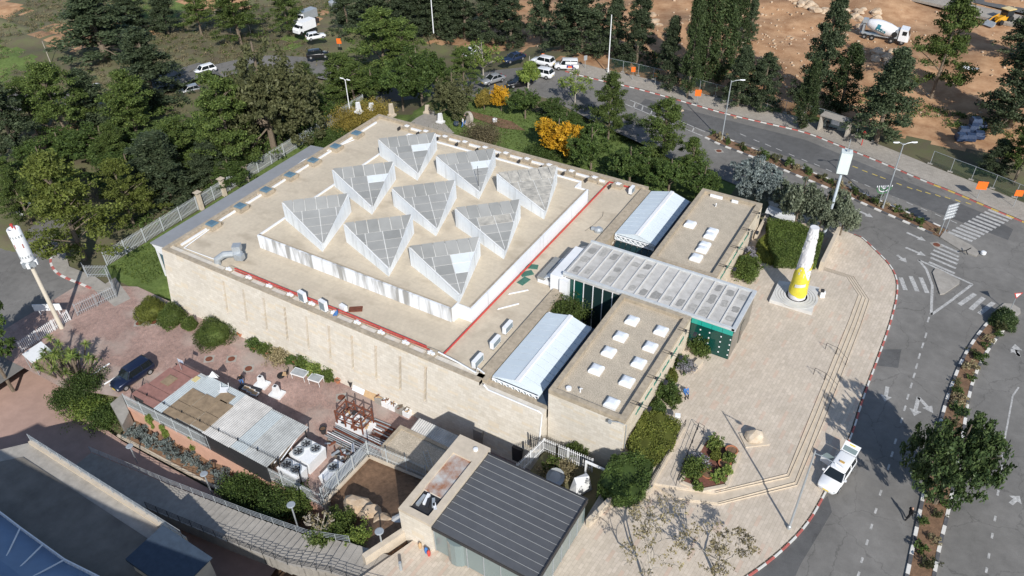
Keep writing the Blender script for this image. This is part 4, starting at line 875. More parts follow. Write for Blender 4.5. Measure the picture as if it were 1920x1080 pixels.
# ---- hut with gravel roof, corrugated canopy
HU=thing('flat_roofed_hut','beige hut with flat gravel roof behind the palisade','hut',(-34,38,ZC))
b=MB(); b.box(-37.7,-30.4,36.45,39.7,ZC,-3.7); b.build('wall',STEPST,HU,world=True)
b=MB(); b.box(-37.4,-30.7,36.75,39.4,-3.7,-3.52); b.build('roof',GRAVEL,HU,world=True)
b=MB(); b.box(-37.75,-30.35,36.4,36.75,-3.7,-3.38); b.box(-37.75,-37.4,36.75,39.4,-3.7,-3.38); b.box(-37.75,-30.35,39.4,39.75,-3.7,-3.38); b.build('parapet',COPING,HU,world=True)
cs=thing('corrugated_canopy','grey corrugated canopy between the hut and museum wall','canopy',(-33.5,40.6,ZC))
for k in range(4):
    b=MB(); pr=None
    for i in range(15):
        x=-36.6+k*1.75+i*.125; cur=[(x,39.8,-3.5+(.03 if i%2 else -.03)),(x,41.4,-3.3+(.03 if i%2 else -.03))]
        if pr: b.poly([pr[0],cur[0],cur[1],pr[1]])
        pr=cur
    b.build('roof_sheet',WHC if k==0 else GRC,cs,world=True)
for x in (-36.5,-33,-29.7): b=MB(); b.box(x-.05,x+.05,41.2,41.3,ZC,-3.35); b.build('post',DARKM,cs,world=True)
for i,(x,h_) in enumerate(((-30.8,2.2),(-26.2,2.2))):
    b=MB(); b.box(x-.55,x+.55,fy(ZC+1)-.12,fy(ZC+1)+.5,ZC,ZC+h_); tag(b.build('service_door',[DARKM,CONC][i==0]),['grey service door in the shaded museum wall base','dark service door in the shaded wall near the far fence'][i],'door')
b=MB(); b.tube([U(775,885,-3.4),U(790,900,-3.4)],.03,4); 
ld=thing('ladder','grey metal ladder lying on the hut roof','ladder',U(805,868,-3.45),R(-40))
for s in (-.22,.22): b=MB(); b.tube([(-1.6,s,.05),(1.6,s,.05)],.03,4); b.build('side_rail',STEEL,ld)
for k in range(9): b=MB(); b.tube([(-1.4+k*.35,-.22,.05),(-1.4+k*.35,.22,.05)],.02,4); b.build('rung',STEEL,ld)
# ---- yard clutter
for i,(x,y) in enumerate(((492,722),(520,740))):
    t=thing('white_pedestal',['white block pedestal on plinth nearer the shed flag','white block pedestal on plinth nearer the tables'][i],'pedestal',U(x,y,ZC),R(8))
    b=MB(); b.box(-.75,.75,-.6,.6,0,.25); b.build('plinth',WHITEP,t); b=MB(); b.hexa([(-.33,-.3,.25),(.33,-.3,.25),(.33,.3,.25),(-.33,.3,.25),(-.25,-.22,1.35),(.25,-.22,1.35),(.25,.22,1.35),(-.25,.22,1.35)]); b.build('shaft',WHITEP,t); b=MB(); b.box(-.17,.17,-.15,.15,1.352,1.36); b.build('top_recess',DARKM,t)
for i,(x,y) in enumerate(((462,729),(471,734),(478,739))):
    b=MB(); b.box(-.4,.4,-.28,.28,0,.16); b.box(-.32,.32,-.2,.2,.16,.2,1); o=b.build('white_tray',[WHITEP,TAN]); o.location=U(x,y,ZC+.5); o.rotation_euler=(0,0,R(10)); tag(o,['white tray nearest the person on the shaded table','middle white tray on the shaded table','white tray at the far end of the shaded table'][i],'tray')
tb0=thing('work_table','dark low table carrying three white trays in the shed shade','table',U(470,735,ZC),R(8)); b=MB(); b.box(-1.3,1.3,-.4,.4,.42,.5); b.build('top',DARKM,tb0)
for sx in (-1.2,1.2):
    for sy in (-.33,.33): b=MB(); b.box(sx-.03,sx+.03,sy-.03,sy+.03,0,.42); b.build('leg',DARKM,tb0)
for i,(x,y,rz) in enumerate(((564,708,8),(594,718,8))):
    t=thing('metal_table',['larger grey metal table in the yard, by the chair','smaller grey metal table in the yard, nearer the pots'][i],'table',U(x,y,ZC),R(rz)); L=1.75-.3*i
    b=MB(); b.box(-L/2,L/2,-.5,.5,.78,.84); b.build('top',STEEL,t); b=MB(); b.box(-L/2,L/2,-.52,-.5,.7,.88); b.box(-L/2,L/2,.5,.52,.7,.88); b.box(-L/2-.02,-L/2,-.52,.52,.7,.88); b.box(L/2,L/2+.02,-.52,.52,.7,.88); b.build('frame',WHITEM,t)
    for sx in (-L/2+.05,L/2-.05):
        for sy in (-.45,.45): b=MB(); b.tube([(sx,sy,0),(sx,sy,.78)],.03,4); b.build('leg',WHITEM,t)
def pot(x,y,z,r,h,lab,m=TERRA):
    t=thing('plant_pot',lab,'pot',U(x,y,z)); b=MB(); b.lathe([(r*.65,0),(r*.95,h*.85),(r*1.08,h*.87),(r*1.08,h),(r*.9,h),(r*.85,h*.8)],12); b.build('pot',m,t); b=MB(); b.lathe([(r*.86,h*.78),(r*.86,h*.82)],10); b.build('soil',SOIL,t); return t
POTS=[((452,629),.38,'terracotta pot with a small palm at the wall end by the bushes'),((478,655),.34,'terracotta pot left of the yard plants'),((500,664),.3,'small terracotta pot among yard plants near the manhole'),((556,681),.42,'big empty looking terracotta pot before the leafy row'),((583,700),.4,'terracotta pot under the leafy row by the big table'),((640,711),.42,'terracotta bowl at the right end of the pot row'),((634,717),.34,'brown pot just below the terracotta bowl'),((648,706),.28,'small red pot against the museum wall'),((1326,892),.55,'round terracotta planter in mulch bed nearest its corner'),((1358,873),.55,'round terracotta planter in the middle of the mulch bed'),((1371,848),.55,'round terracotta planter at the right end of the mulch bed')]
for (x,y),r,l in POTS: pot(x,y,ZC if y<760 else .05,r,r*1.3 if y<760 else .35,l)
pot(659,724,ZC,.3,.8,'black plastic bin beside the leaning boards',DARKM); pot(607,812,ZC,.36,.75,'drum filled with yellow stuff in the yard',DARKM)
t=thing('tyre_stack','grey worn tyre standing beside the metal chair','tyre',U(527,706,ZC)); b=MB(); b.lathe([(.2,0),(.4,.03),(.45,.15),(.4,.28),(.2,.3)],14); b.build('tyre',TYRE,t)
t=thing('yard_chair','small beige chair in the yard beside the tyre','chair',U(536,706,ZC),R(-60)); b=MB(); b.box(-.28,.28,-.28,.28,.42,.48); b.build('seat',TAN,t); b=MB(); b.box(-.28,.28,.25,.3,.5,.95); b.build('backrest',DARKM,t)
for sx in (-.25,.25):
    for sy in (-.25,.25): b=MB(); b.tube([(sx,sy,0),(sx,sy,.42)],.025,4); b.build('leg',DARKM,t)
def lean(px,py,w,h,lab,m,cat='board'):
    p=U(px,py,ZC); b=MB(); b.hexa([(-w/2,-.5,0),(w/2,-.5,0),(w/2,-.42,0),(-w/2,-.42,0),(-w/2,.3,h),(w/2,.3,h),(w/2,.36,h),(-w/2,.36,h)]); o=b.build('leaning_board',m); o.location=(p.x,p.y+.3,ZC); return tag(o,lab,cat)
lean(675,735,2.0,1.2,'white board leaning on the museum wall',WHITEP); lean(694,745,1.6,1.1,'tan board leaning on the wall right beside the white board',TAN); lean(708,752,1.4,1.1,'tan board leaning on the wall with dark straps',TAN)
rf=thing('rusty_frame','tall rusty steel cage full of scrap in the yard','frame',U(668,800,ZC),R(2)); 
b=MB(); b.box(-1.9,1.9,-1.0,1.0,0,.6); b.build('white_crate_base',WHITEP,rf)
for i in range(4):
    for sy in (-.9,.9): b=MB(); x=-1.7+i*1.13; b.box(x-.06,x+.06,sy-.06,sy+.06,.6,2.5+.3*(i%2)); b.build('upright',RUST,rf)
for z in (1.3,2.2):
    for sy in (-.9,.9): b=MB(); b.box(-1.8,1.8,sy-.05,sy+.05,z,z+.1); b.build('crossbar',RUST,rf)
    for i in range(4): b=MB(); x=-1.7+i*1.13; b.box(x-.05,x+.05,-.9,.9,z+.02,z+.12); b.build('crossbar',RUST,rf)
rs=random.Random(5)
for k in range(26):
    b=MB(); c=Vector((rs.uniform(-1.6,1.6),rs.uniform(-.8,.8),rs.uniform(.65,1.5))); b.obox(c,rs.uniform(.2,.6),rs.uniform(.1,.3),rs.uniform(.06,.25),rs.uniform(0,3)); b.build('scrap_piece',rs.choice([RUST,STEEL,TAN,WHITEP,DARKM]),rf)
pb=thing('pipe_bundle','bundle of grey and red pipes lying below the rusty cage','pipes',U(672,830,ZC),R(1))
for k in range(16):
    b=MB(); y=-1.3+k*.16; b.tube([(-3.2+rs.uniform(-.3,.3),y,.3+.08*(k%3)),(3.0+rs.uniform(-.4,.4),y+rs.uniform(-.2,.2),.3+.08*(k%3))],.06,5); b.build('pipe',RED if k in (3,9) else rs.choice([STEEL,STEEL,RUST,WHITEP]),pb)
for k in range(3): b=MB(); b.box(-3+k*2.4,-2.7+k*2.4,-1.4,1.4,0,.24); b.build('bearer',BARK,pb)
sp=thing('scrap_heap','heap of scrap metal between the pipes and low chiller','scrap',U(650,860,ZC))
for k in range(40):
    b=MB(); c=Vector((rs.gauss(0,1.3),rs.gauss(0,.7),rs.uniform(.1,.7))); b.obox(c,rs.uniform(.2,1.2),rs.uniform(.06,.3),rs.uniform(.05,.2),rs.uniform(0,3)); b.build('scrap_piece',rs.choice([RUST,STEEL,STEEL,WHITEP,DARKM,BARK]),sp)
mp=thing('material_pile','stack of metal frames and white sheets right of the rusty cage','pile',U(722,812,ZC),R(2))
for k in range(14):
    b=MB(); b.obox((rs.uniform(-1.5,1.5),-1+k*.15,.15+.07*(k%4)),rs.uniform(2,3.2),.13,.1,rs.uniform(-.06,.06)); b.build('bar',rs.choice([RUST,STEEL,WHITEP,RUST]),mp)
wp=thing('crate_row','row of white frames and wooden scraps along the museum wall','crates',U(737,765,ZC),R(0))
for k in range(5):
    b=MB(); x=-2.2+k*.95; b.box(x,x+.8,-.4,.4,0,.7); b.build('crate',rs.choice([WHITEP,WHITEM,CONC]),wp)
    for j in range(4): b=MB(); b.obox((x+.4+rs.uniform(-.25,.25),rs.uniform(-.3,.3),.78+.04*j),.5,.1,.06,rs.uniform(0,3)); b.build('wood_scrap',rs.choice([TAN,RUST,BARK]),wp)
# ================================================================== glass pavilion
PV=thing('pavilion','square glass pavilion with dark ribbed metal roof and stone service block','pavilion',(-21,32,ZK))
px0,px1,py0,py1,pz=-25.15,-15.55,28.2,36.75,2.85
b=MB(); b.box(-28.35,-25.2,28.15,37.2,-6.2,2.75); b.build('stone_block',STONE_F,PV,world=True)
b=MB(); b.box(-28.36,-27.75,28.14,37.21,2.75,3.05); b.box(-25.8,-25.19,28.14,37.21,2.75,3.05); b.box(-27.75,-25.8,35.2,37.21,2.75,3.05); b.box(-27.75,-25.8,28.14,28.75,2.75,3.05); b.build('block_parapet',STEPST,PV,world=True)
b=MB(); b.box(-27.75,-25.8,30.9,35.2,2.74,2.84); b.build('rusty_tank_roof',mat('rust stained white sheet',(.55,.55,.53),.6,.1,1,col2=(.30,.12,.05)),PV,world=True)
b=MB(); b.box(-27.7,-25.85,28.8,30.8,2.752,2.77); b.build('plant_well',DARKM,PV,world=True)
for k in range(5): b=MB(); b.obox((-27.3+.35*k,29.8+.3*(k%2),2.9),.25,1.1-.1*k,.3,.2*k); b.build('plant_unit',[STEEL,WHITEM,DARKM][k%3],PV,world=True)
b=MB(); b.lathe([(.22,3.05),(.22,3.2),(.1,3.22)],10,(0,0,0)); b.v=[(v[0]-26.2,v[1]+36.4,v[2]) for v in b.v]; b.build('vent_cap',WHITEM,PV,world=True)
b=MB(); b.box(px0,px1,py0,py1,pz-.5,pz-.14); b.build('roof_fascia',DARKM,PV,world=True)
n=12; SEAM=mat('pale roof seam',(.30,.305,.31),.45,.1,2)
for k in range(n):
    ya=py0+.05+k*(py1-py0-.1)/n; yb=py0+.05+(k+1)*(py1-py0-.1)/n
    b=MB(); b.box(px0+.05,px1-.05,ya,yb-.05,pz-.14,pz-.07); b.build('roof_panel',ROOFMET,PV,world=True)
    b=MB(); b.box(px0+.05,px1-.05,yb-.045,yb-.015,pz-.14,pz-.03); b.build('standing_seam',SEAM,PV,world=True)
b=MB(); b.box(px1-.06,px1+.05,py0-.05,py1+.05,pz-.5,pz+.06); b.box(px0,px1-.06,py1-.05,py1+.06,pz-.5,pz+.05); b.build('roof_edge',DARKM,PV,world=True)
for k in range(6):
    x=px0+.1+k*1.57; b=MB(); b.box(x+.05,x+1.5,py0+.12,py0+.16,ZK+.1,pz-.55); b.build('window_pane',CLEARGL,PV,world=True); b=MB(); b.box(x-.03,x+.05,py0+.08,py0+.2,ZK,pz-.5); b.build('mullion',STEEL,PV,world=True)
    y=py0+.1+k*1.41; b=MB(); b.box(px1-.16,px1-.12,y+.05,y+1.35,ZK+.1,pz-.55); b.build('window_pane',CLEARGL,PV,world=True); b=MB(); b.box(px1-.2,px1-.08,y-.03,y+.05,ZK,pz-.5); b.build('mullion',STEEL,PV,world=True); b=MB(); b.tube([(px1-.3,y,ZK),(px1-.3,y+1.3,pz-.6)],.06,5); b.build('brace',STEEL,PV,world=True)
b=MB(); b.box(px0,px1-.3,py1-.3,py1-.1,-2.6,pz-.5); b.build('rear_wall',STONE_F,PV,world=True)
b=MB(); b.box(px0+.1,px1-.3,py0+.3,py1-.4,ZK+.005,ZK+.03); b.build('floor',STEPST,PV,world=True)
b=MB(); b.lathe([(1.0,ZK+.03),(1.0,pz-.6)],14,(0,0,0)); b.v=[(v[0]-23.0,v[1]+28.9,v[2]) for v in b.v]; b.build('revolving_door',CLEARGL,PV,world=True)
wall('stone kerb wall running down from the pavilion block',[(-28.3,28.2),(-29.6,24.6)],-3.0,.05,.5,STEPST)
b=MB(); b.tube([(0,0,0),(0,0,1.0)],.13,8); o=b.build('bollard',STEEL); o.location=U(752,1068,ZK); tag(o,'steel bollard on the pavement before the pavilion','bollard')
for i,(x,y,m) in enumerate(((783,1034,TAN),(795,1042,BLUEC),(801,1046,RED))):
    b=MB(); b.lathe([(.12,0),(.16,.3),(.16,.5),(.05,.7)],8); o=b.build('fire_hydrant',m); p=U(x,y,ZK); o.location=(p.x,28.15-.3-.1*i,ZK); tag(o,['tan pipe outlet against the pavilion block','blue valve against the pavilion block','red hydrant against the pavilion block'][i],'hydrant')
# rear garden of the pavilion: white fence, dish, wrapped item
palisade('white palisade fence between pavilion and museum wing',[U(1016,858,-2.6)+Vector((-.9,-3.2,0)),U(1020,846,-2.6),U(1110,885,-2.6)],1.9,WHITEM,pitch=.2,pw=.07,name='white_fence')
palisade('black picket fence close to the museum wing wall',[(-24.6,43.2,-2.6),(-19.0,43.6,-2.6)],1.7,BLACKF,name='black_fence',pitch=.2,pw=.035)
t=thing('satellite_dish','grey satellite dish in the shade behind the pavilion','dish',U(1040,905,-2.5)); b=MB(); b.lathe([(.02,0),(.5,.1),(.85,.3),(.87,.33),(.5,.14)],14,(0,0,.9),ax=Euler((R(50),0,R(40))).to_matrix()); b.build('bowl',STEEL,t); b=MB(); b.tube([(0,0,0),(0,0,1.0)],.06,6); b.build('mast',STEEL,t)
b=MB(); b.hexa([(-.5,-.9,0),(.5,-.9,0),(.6,.9,0),(-.6,.9,0),(-.35,-.5,1.7),(.25,-.7,1.5),(.4,.6,1.9),(-.2,.8,1.6)]); o=b.build('wrapped_bundle',WHITEP); o.location=U(1088,918,-2.6); o.rotation_euler=(0,0,R(-25)); tag(o,'white plastic wrapped bundle at the pavilion corner','bundle')
t=thing('white_portal','white frame gate beside the hedge behind the pavilion','gate',U(1118,905,-2.4)); b=MB(); b.box(-1.2,-1.05,-.1,.1,0,2.2); b.box(1.05,1.2,-.1,.1,0,2.2); b.build('post',WHITEM,t); b=MB(); b.box(-1.2,1.2,-.1,.1,2.2,2.35); b.build('lintel',WHITEM,t)
wall('stone wall at the pavilion corner towards the plaza',[(-15.3,36.6),(-14.6,39.8)],-2.6,.3,.35,STEPST)
# ================================================================== vehicles
CARM={}
def paintm(name,c,metal=0.0):
    if name not in CARM:
        m,t,N,Lk,B=nt('car paint '+name); B.inputs['Base Color'].default_value=(*c,1); B.inputs['Roughness'].default_value=.28; B.inputs['Metallic'].default_value=metal; B.inputs['Coat Weight'].default_value=.5; CARM[name]=m
    return CARM[name]
CARGL=glassmat('car glass',(.012,.016,.018),.05,.7); LAMPW=glassmat('lamp lens',(.6,.62,.62),.15); LAMPR=glassmat('red lamp lens',(.35,.02,.015),.2); YPLATE=mat('yellow number plate',(.75,.55,.04),.6,.03,4)
# per kind: length, width, height, belt, hood height, station x of bonnet end/windscreen top/roof end/tail (fractions from the front)
KIND={'hatch':(4.2,1.76,1.48,.92,.86,.24,.44,.86,.97),'estate':(4.65,1.82,1.5,.95,.86,.24,.40,.92,.985),'sedan':(4.6,1.8,1.44,.92,.86,.26,.45,.74,.88),'suv':(4.6,1.86,1.7,1.05,1.0,.24,.40,.90,.98),'bigsuv':(4.9,1.9,1.88,1.12,1.08,.26,.40,.93,.985),'van':(4.45,1.82,1.85,1.02,.95,.18,.33,.95,.99)}
def car(label, kind, col, front, rear, z, group=None, exact=False, name='parked_car', cat='car', dirt=None):
    L,Wd,H,belt,hood,fa,fb,fc,fd=KIND[kind]
    a=U(*front,z); c=U(*rear,z); d=(a-c).normalized(); ctr=(a+c)/2
    t=thing(name,label,cat,ctr,math.atan2(d.y,d.x),group); hw=Wd/2
    X=lambda f:L/2-f*L
    def sec(x,w,zb,zt,ed=.12): return [(x,-w*.88,zb),(x,-w,zb+.22),(x,-w,zt-ed),(x,-w*.9,zt),(x,w*.9,zt),(x,w,zt-ed),(x,w,zb+.22),(x,w*.88,zb)]
    b=MB(); b.loft([sec(X(0),hw*.72,.32,.62,.06),sec(X(.02),hw*.84,.25,.72,.07),sec(X(.07),hw*.95,.22,hood-.07,.08),sec(X(fa),hw,.2,hood+.03),sec(X(fa+.08),hw,.2,belt),sec(X(.6),hw,.2,belt+.02),sec(X(fd-.03),hw*.98,.24,belt+.02),sec(X(.985),hw*.93,.3,belt-.06),sec(X(1),hw*.86,.36,belt-.2)]); body=b.build('body',col,t,True)
    # greenhouse: glass solid with pillars and a roof on top
    b=MB(); wt=hw*.76
    base=[(X(fa+.01),-hw*.86),(X(fa+.06),-hw*.93),(X(fd-.06),-hw*.93),(X(fd-.01),-hw*.84),(X(fd-.01),hw*.84),(X(fd-.06),hw*.93),(X(fa+.06),hw*.93),(X(fa+.01),hw*.86)]
    top=[(X(fb-.01),-wt*.85),(X(fb+.02),-wt),(X(fc-.03),-wt),(X(fc),-wt*.88),(X(fc),wt*.88),(X(fc-.03),wt),(X(fb+.02),wt),(X(fb-.01),wt*.85)]
    b.loft([[(x,y,belt-.04) for x,y in base],[(x,y,H-.07) for x,y in top]]); b.build('windows',CARGL,t)
    b=MB(); b.loft([[(x,y,H-.09) for x,y in top],[(x*.98,y*1.0,H-.03) for x,y in top],[(x*.9,y*.86,H) for x,y in top]]); b.build('roof',col,t,True)
    for s in (-1,1):
        for f0,f1 in ((fa+.03,fb),( (fb+fc)/2+.02,(fb+fc)/2+.02),(fd-.04,fc-.01)):
            b=MB(); b.tube([(X(f0),s*hw*.925,belt-.03),(X(f1),s*wt*1.01,H-.06)],.045,4); b.build('pillar',col,t)
        b=MB(); b.obox((X(fa+.09),s*(hw+.08),belt+.06),.16,.2,.13); b.build('mirror',col,t)
        b=MB(); b.obox((X(.035),s*hw*.66,.64),.24,.36,.13,-s*.25); b.build('headlight',LAMPW,t)
        b=MB(); b.obox((X(.985),s*hw*.72,.78),.1,.3,.2); b.build('tail_light',LAMPR,t)
        for f in (.18,.81):
            b=MB(); ax=Euler((R(90),0,0)).to_matrix(); r=.33 if 'suv' not in kind else .37
            b.lathe([(r*.6,-.11),(r,-.1),(r,.1),(r*.6,.11)],14,(X(f),s*(hw-.09),r),ax=ax); w=b.build('wheel',TYRE,t); b=MB(); b.lathe([(r*.6,-.125),(r*.58,.125)],10,(X(f),s*(hw-.09),r),ax=ax); b.build('rim',CHROME,w)
    b=MB(); b.obox((X(-.002),0,.46),.03,.52,.12); b.build('number_plate',YPLATE,t); b=MB(); b.obox((X(1.0),0,.6),.03,.52,.12); b.build('number_plate',YPLATE,t)
    b=MB(); b.obox((X(.01),0,.5),.06,hw*1.0,.16); b.build('grille',DARKM,t)
    return t,L,hw,H,belt,X,fc
WH=paintm('white',(.78,.79,.80)); DB=paintm('dark blue',(.012,.02,.05),.3); BK=paintm('black',(.012,.012,.014)); SV=paintm('silver',(.45,.46,.47),.5); NB=paintm('navy',(.02,.035,.08),.3)
TX,L_,hw_,H_,be_,X_,fc_=car('white estate taxi with its tailgate and a rear door open at the plaza kerb','estate',WH,(1544,927),(1588,863),ZR+.06,name='taxi')
def tilt(y0,y1,u0,u1,t0,t1,dz):   # slab on the raised tailgate plane: u along the gate
    q=lambda y,u,k:(X_(fc_)-u*.80,y,H_-.04+u*.50+k)
    return [q(y0,u0,t0),q(y1,u0,t0),q(y1,u0,t1),q(y0,u0,t1),q(y0*1.03,u1,t0),q(y1*1.03,u1,t0),q(y1*1.03,u1,t1),q(y0*1.03,u1,t1)]
b=MB(); b.hexa(tilt(-.68,.68,0,1.0,0,.05,0)); tg=b.build('tailgate',WH,TX)
b=MB(); b.hexa(tilt(-.58,.58,.06,.55,.052,.062,0)); b.build('rear_window',CLEARGL,tg)
b=MB(); b.hexa(tilt(-.26,.26,.74,.86,.052,.06,0)); b.build('number_plate',YPLATE,tg)
b=MB(); b.hexa([(-.5,-hw_,.3),(-.62,-hw_-.9,.3),(-.66,-hw_-.9,.3),(-.56,-hw_,.3),(-.5,-hw_,1.0),(-.62,-hw_-.9,1.0),(-.66,-hw_-.9,1.0),(-.56,-hw_,1.0)]); dr=b.build('rear_door',WH,TX); b=MB(); b.hexa([(-.54,-hw_,1.0),(-.64,-hw_-.88,1.0),(-.66,-hw_-.88,1.0),(-.56,-hw_,1.0),(-.7,-hw_+.2,1.42),(-.8,-hw_-.6,1.42),(-.82,-hw_-.6,1.42),(-.72,-hw_+.2,1.42)]); b.build('door_window',CLEARGL,dr)
b=MB(); b.obox((-.55,0,H_+.06),.16,.42,.12); b.build('roof_sign',mat('taxi sign',(.5,.32,.1),.5,.1,5),TX)
g='cars in the lot beyond the garden'
car('dark blue off-road vehicle parked on the brick yard beside the shed','bigsuv',DB,(222,731),(281,691),ZC)
car('white compact car on the side road among left trees','suv',WH,(366,143),(403,132),-5.6)
car('white car half hidden by the yellow-green pine at far left','suv',WH,(46,402),(84,388),-6.1)
car('silver car under the trees on the left side road','hatch',SV,(340,178),(374,170),-5.75)
car('white hatchback at the edge of the bare earth beside utility trucks','hatch',WH,(611,69),(574,76),-4.4)
car('black people carrier on the lane below the white hatchback','suv',BK,(612,106),(581,109),-4.9)
car('white car tilted in the lot behind the thin tree, farthest left','hatch',WH,(873,108),(893,98),-1.9,g)
car('navy car with dark roof in the middle of the lot','sedan',NB,(948,118),(979,109),ZR+.05,g)
car('white crossover with black roof window in the lot','suv',WH,(1000,117),(1036,125),ZR+.05,g)
car('white crossover nearest the trees in the lot, below the other','suv',WH,(997,139),(1034,147),ZR+.05,g)
car('silver car next to the yellow tree in the lot','sedan',SV,(911,158),(938,150),-1.2,g)
car('black car in tree shade in the lot','sedan',BK,(961,162),(988,158),ZR+.05,g)
V,L_,hw_,H_,be_,X_,fc_=car('white delivery van with purple and orange side panel','van',WH,(1040,128),(1085,129),ZR+.05,g,cat='van')
for s in (-1,1):
    b=MB(); b.box(X_(.78),X_(.5),s*(hw_+.012)-.006,s*(hw_+.012)+.006,.5,1.0); b.build('side_panel_purple',mat('purple print',(.04,.02,.14),.5,.05,5) if s<0 else bpy.data.materials['purple print'],V); b=MB(); b.box(X_(.72),X_(.56),s*(hw_+.02)-.006,s*(hw_+.02)+.006,.5,.8); b.build('side_panel_orange',ORANGE,V)
    b=MB(); b.box(X_(.92),X_(.45),s*hw_*.9-.01,s*hw_*.9+.01,1.12,1.62); b.build('side_blank',WH,V)
def boxtruck(label,front,rear,z,colc,colb,Lb):
    a=U(*front,z); c=U(*rear,z); d=(a-c).normalized(); t=thing('utility_truck',label,'truck',(a+c)/2,math.atan2(d.y,d.x))
    b=MB(); b.loft([[(1.2,-.95,.5),(1.2,.95,.5),(1.2,.95,2.2),(1.2,-.95,2.2)],[(2.4,-.95,.5),(2.4,.95,.5),(2.4,.95,1.5),(2.4,-.95,1.5)],[(2.7,-.9,.5),(2.7,.9,.5),(2.7,.9,1.2),(2.7,-.9,1.2)]]); b.build('cab',colc,t)
    b=MB(); b.box(2.02,2.3,-.8,.8,1.55,1.75); b.box(1.4,2.0,-.965,.965,1.4,1.95); b.build('windows',CARGL,t)
    b=MB(); b.box(-Lb,1.1,-1.0,1.0,.7,2.5); b.build('box_body',colb,t)
    for x in (1.9,-Lb+1):
        for s in (-.85,.85): b=MB(); b.lathe([(.25,-.12),(.42,-.1),(.42,.1),(.25,.12)],12,(x,s,.42),ax=Euler((R(90),0,0)).to_matrix()); b.build('wheel',TYRE,t)
boxtruck('white utility truck with box body beside the white hatchback',(558,66),(588,54),-4.4,WH,WHITEM,2.4); boxtruck('grey tank truck behind the white utility truck',(556,48),(592,34),-4.2,WHITEM,STEEL,2.8)
# concrete mixer
a=U(1694,82,-.3); c=U(1616,69,-.3); d=(a-c).normalized(); MX=thing('concrete_mixer','white concrete mixer truck with teal drum print on the orange earth','truck',(a+c)/2+Vector((0,0,float(ground(*((a+c)/2)[:2]))+.3)),math.atan2(d.y,d.x))
b=MB(); b.box(-4.4,4.4,-.5,.5,.75,1.0); b.build('chassis',STEEL,MX)
b=MB(); b.loft([[(2.7,-1.22,.8),(2.7,1.22,.8),(2.7,1.22,3.0),(2.7,-1.22,3.0)],[(4.1,-1.22,.7),(4.1,1.22,.7),(4.1,1.22,2.9),(4.1,-1.22,2.9)],[(4.5,-1.15,.7),(4.5,1.15,.7),(4.45,1.15,1.7),(4.45,-1.15,1.7)]]); b.build('cab',WH,MX)
b=MB(); b.hexa([(4.28,-1.0,1.95),(4.46,-1.0,1.8),(4.46,1.0,1.8),(4.28,1.0,1.95),(4.12,-1.0,2.75),(4.2,-1.0,2.75),(4.2,1.0,2.75),(4.12,1.0,2.75)]); b.build('windscreen',CARGL,MX)
for s in (-1,1): b=MB(); b.box(3.2,4.0,s*1.225-.01,s*1.225+.01,1.9,2.65); b.build('side_window',CARGL,MX)
ax=Euler((0,R(-78),0)).to_matrix(); b=MB(); b.lathe([(.5,-2.9),(.95,-2.6),(1.24,-1.2),(1.28,.2),(1.2,1.3),(.8,2.5),(.55,2.9)],20,(-.6,0,2.35),ax=ax); b.build('drum',paintm('drum white',(.68,.68,.70)),MX,True)
TE=mat('teal print',(.03,.17,.22),.5,.05,4)
def drumpt(u,th,r=1.31):
    q=ax@Vector((r*math.cos(th),r*math.sin(th),u)); return q+Vector((-.6,0,2.35))
for u0,u1,t0,t1,m in ((-.9,.0,-1.95,-1.6,TE),(-.2,1.0,-1.9,-1.45,TE),(.3,.95,-1.45,-1.0,TE),(-.6,-.4,-1.85,-1.72,WHITEP),(-.3,-.1,-1.85,-1.72,WHITEP),(.1,.3,-1.8,-1.67,WHITEP),(.5,.7,-1.8,-1.67,WHITEP)):
    b=MB(); rr_=1.315 if m is TE else 1.33; b.poly([drumpt(u0,t0,rr_),drumpt(u1,t0,rr_),drumpt(u1,t1,rr_),drumpt(u0,t1,rr_)]); b.poly([drumpt(u0,-t0+math.pi*0,rr_),drumpt(u1,-t0,rr_),drumpt(u1,-t1,rr_),drumpt(u0,-t1,rr_)]); b.build('drum_print',m,MX)
b=MB(); b.tube([(-4.0,0,3.3),(-4.3,0,2.4),(-4.5,0,1.4)],.35,8); b.box(-4.3,-3.4,-.6,.6,2.9,3.6); b.build('chute',STEEL,MX)
b=MB(); b.box(-4.0,-3.7,-.9,.9,1.0,2.7); b.box(2.0,2.5,-1.0,1.0,1.0,2.6); b.build('drum_stand',STEEL,MX)
b=MB(); b.lathe([(.3,-.2),(.5,-.18),(.5,.18),(.3,.2)],14,(1.9,-.95,1.75),ax=Euler((R(90),0,0)).to_matrix()); b.build('spare_wheel',TYRE,MX)
for x in (-3.3,-1.9,1.6,3.5):
    for s in (-1,1):
        b=MB(); b.lathe([(.3,-.15),(.52,-.14),(.52,.14),(.3,.15)],16,(x,s*1.05,.52),ax=Euler((R(90),0,0)).to_matrix()); w=b.build('wheel',TYRE,MX); b=MB(); b.lathe([(.28,-.17),(.2,.17)],10,(x,s*1.05,.52),ax=Euler((R(90),0,0)).to_matrix()); b.build('rim',CHROME,w)
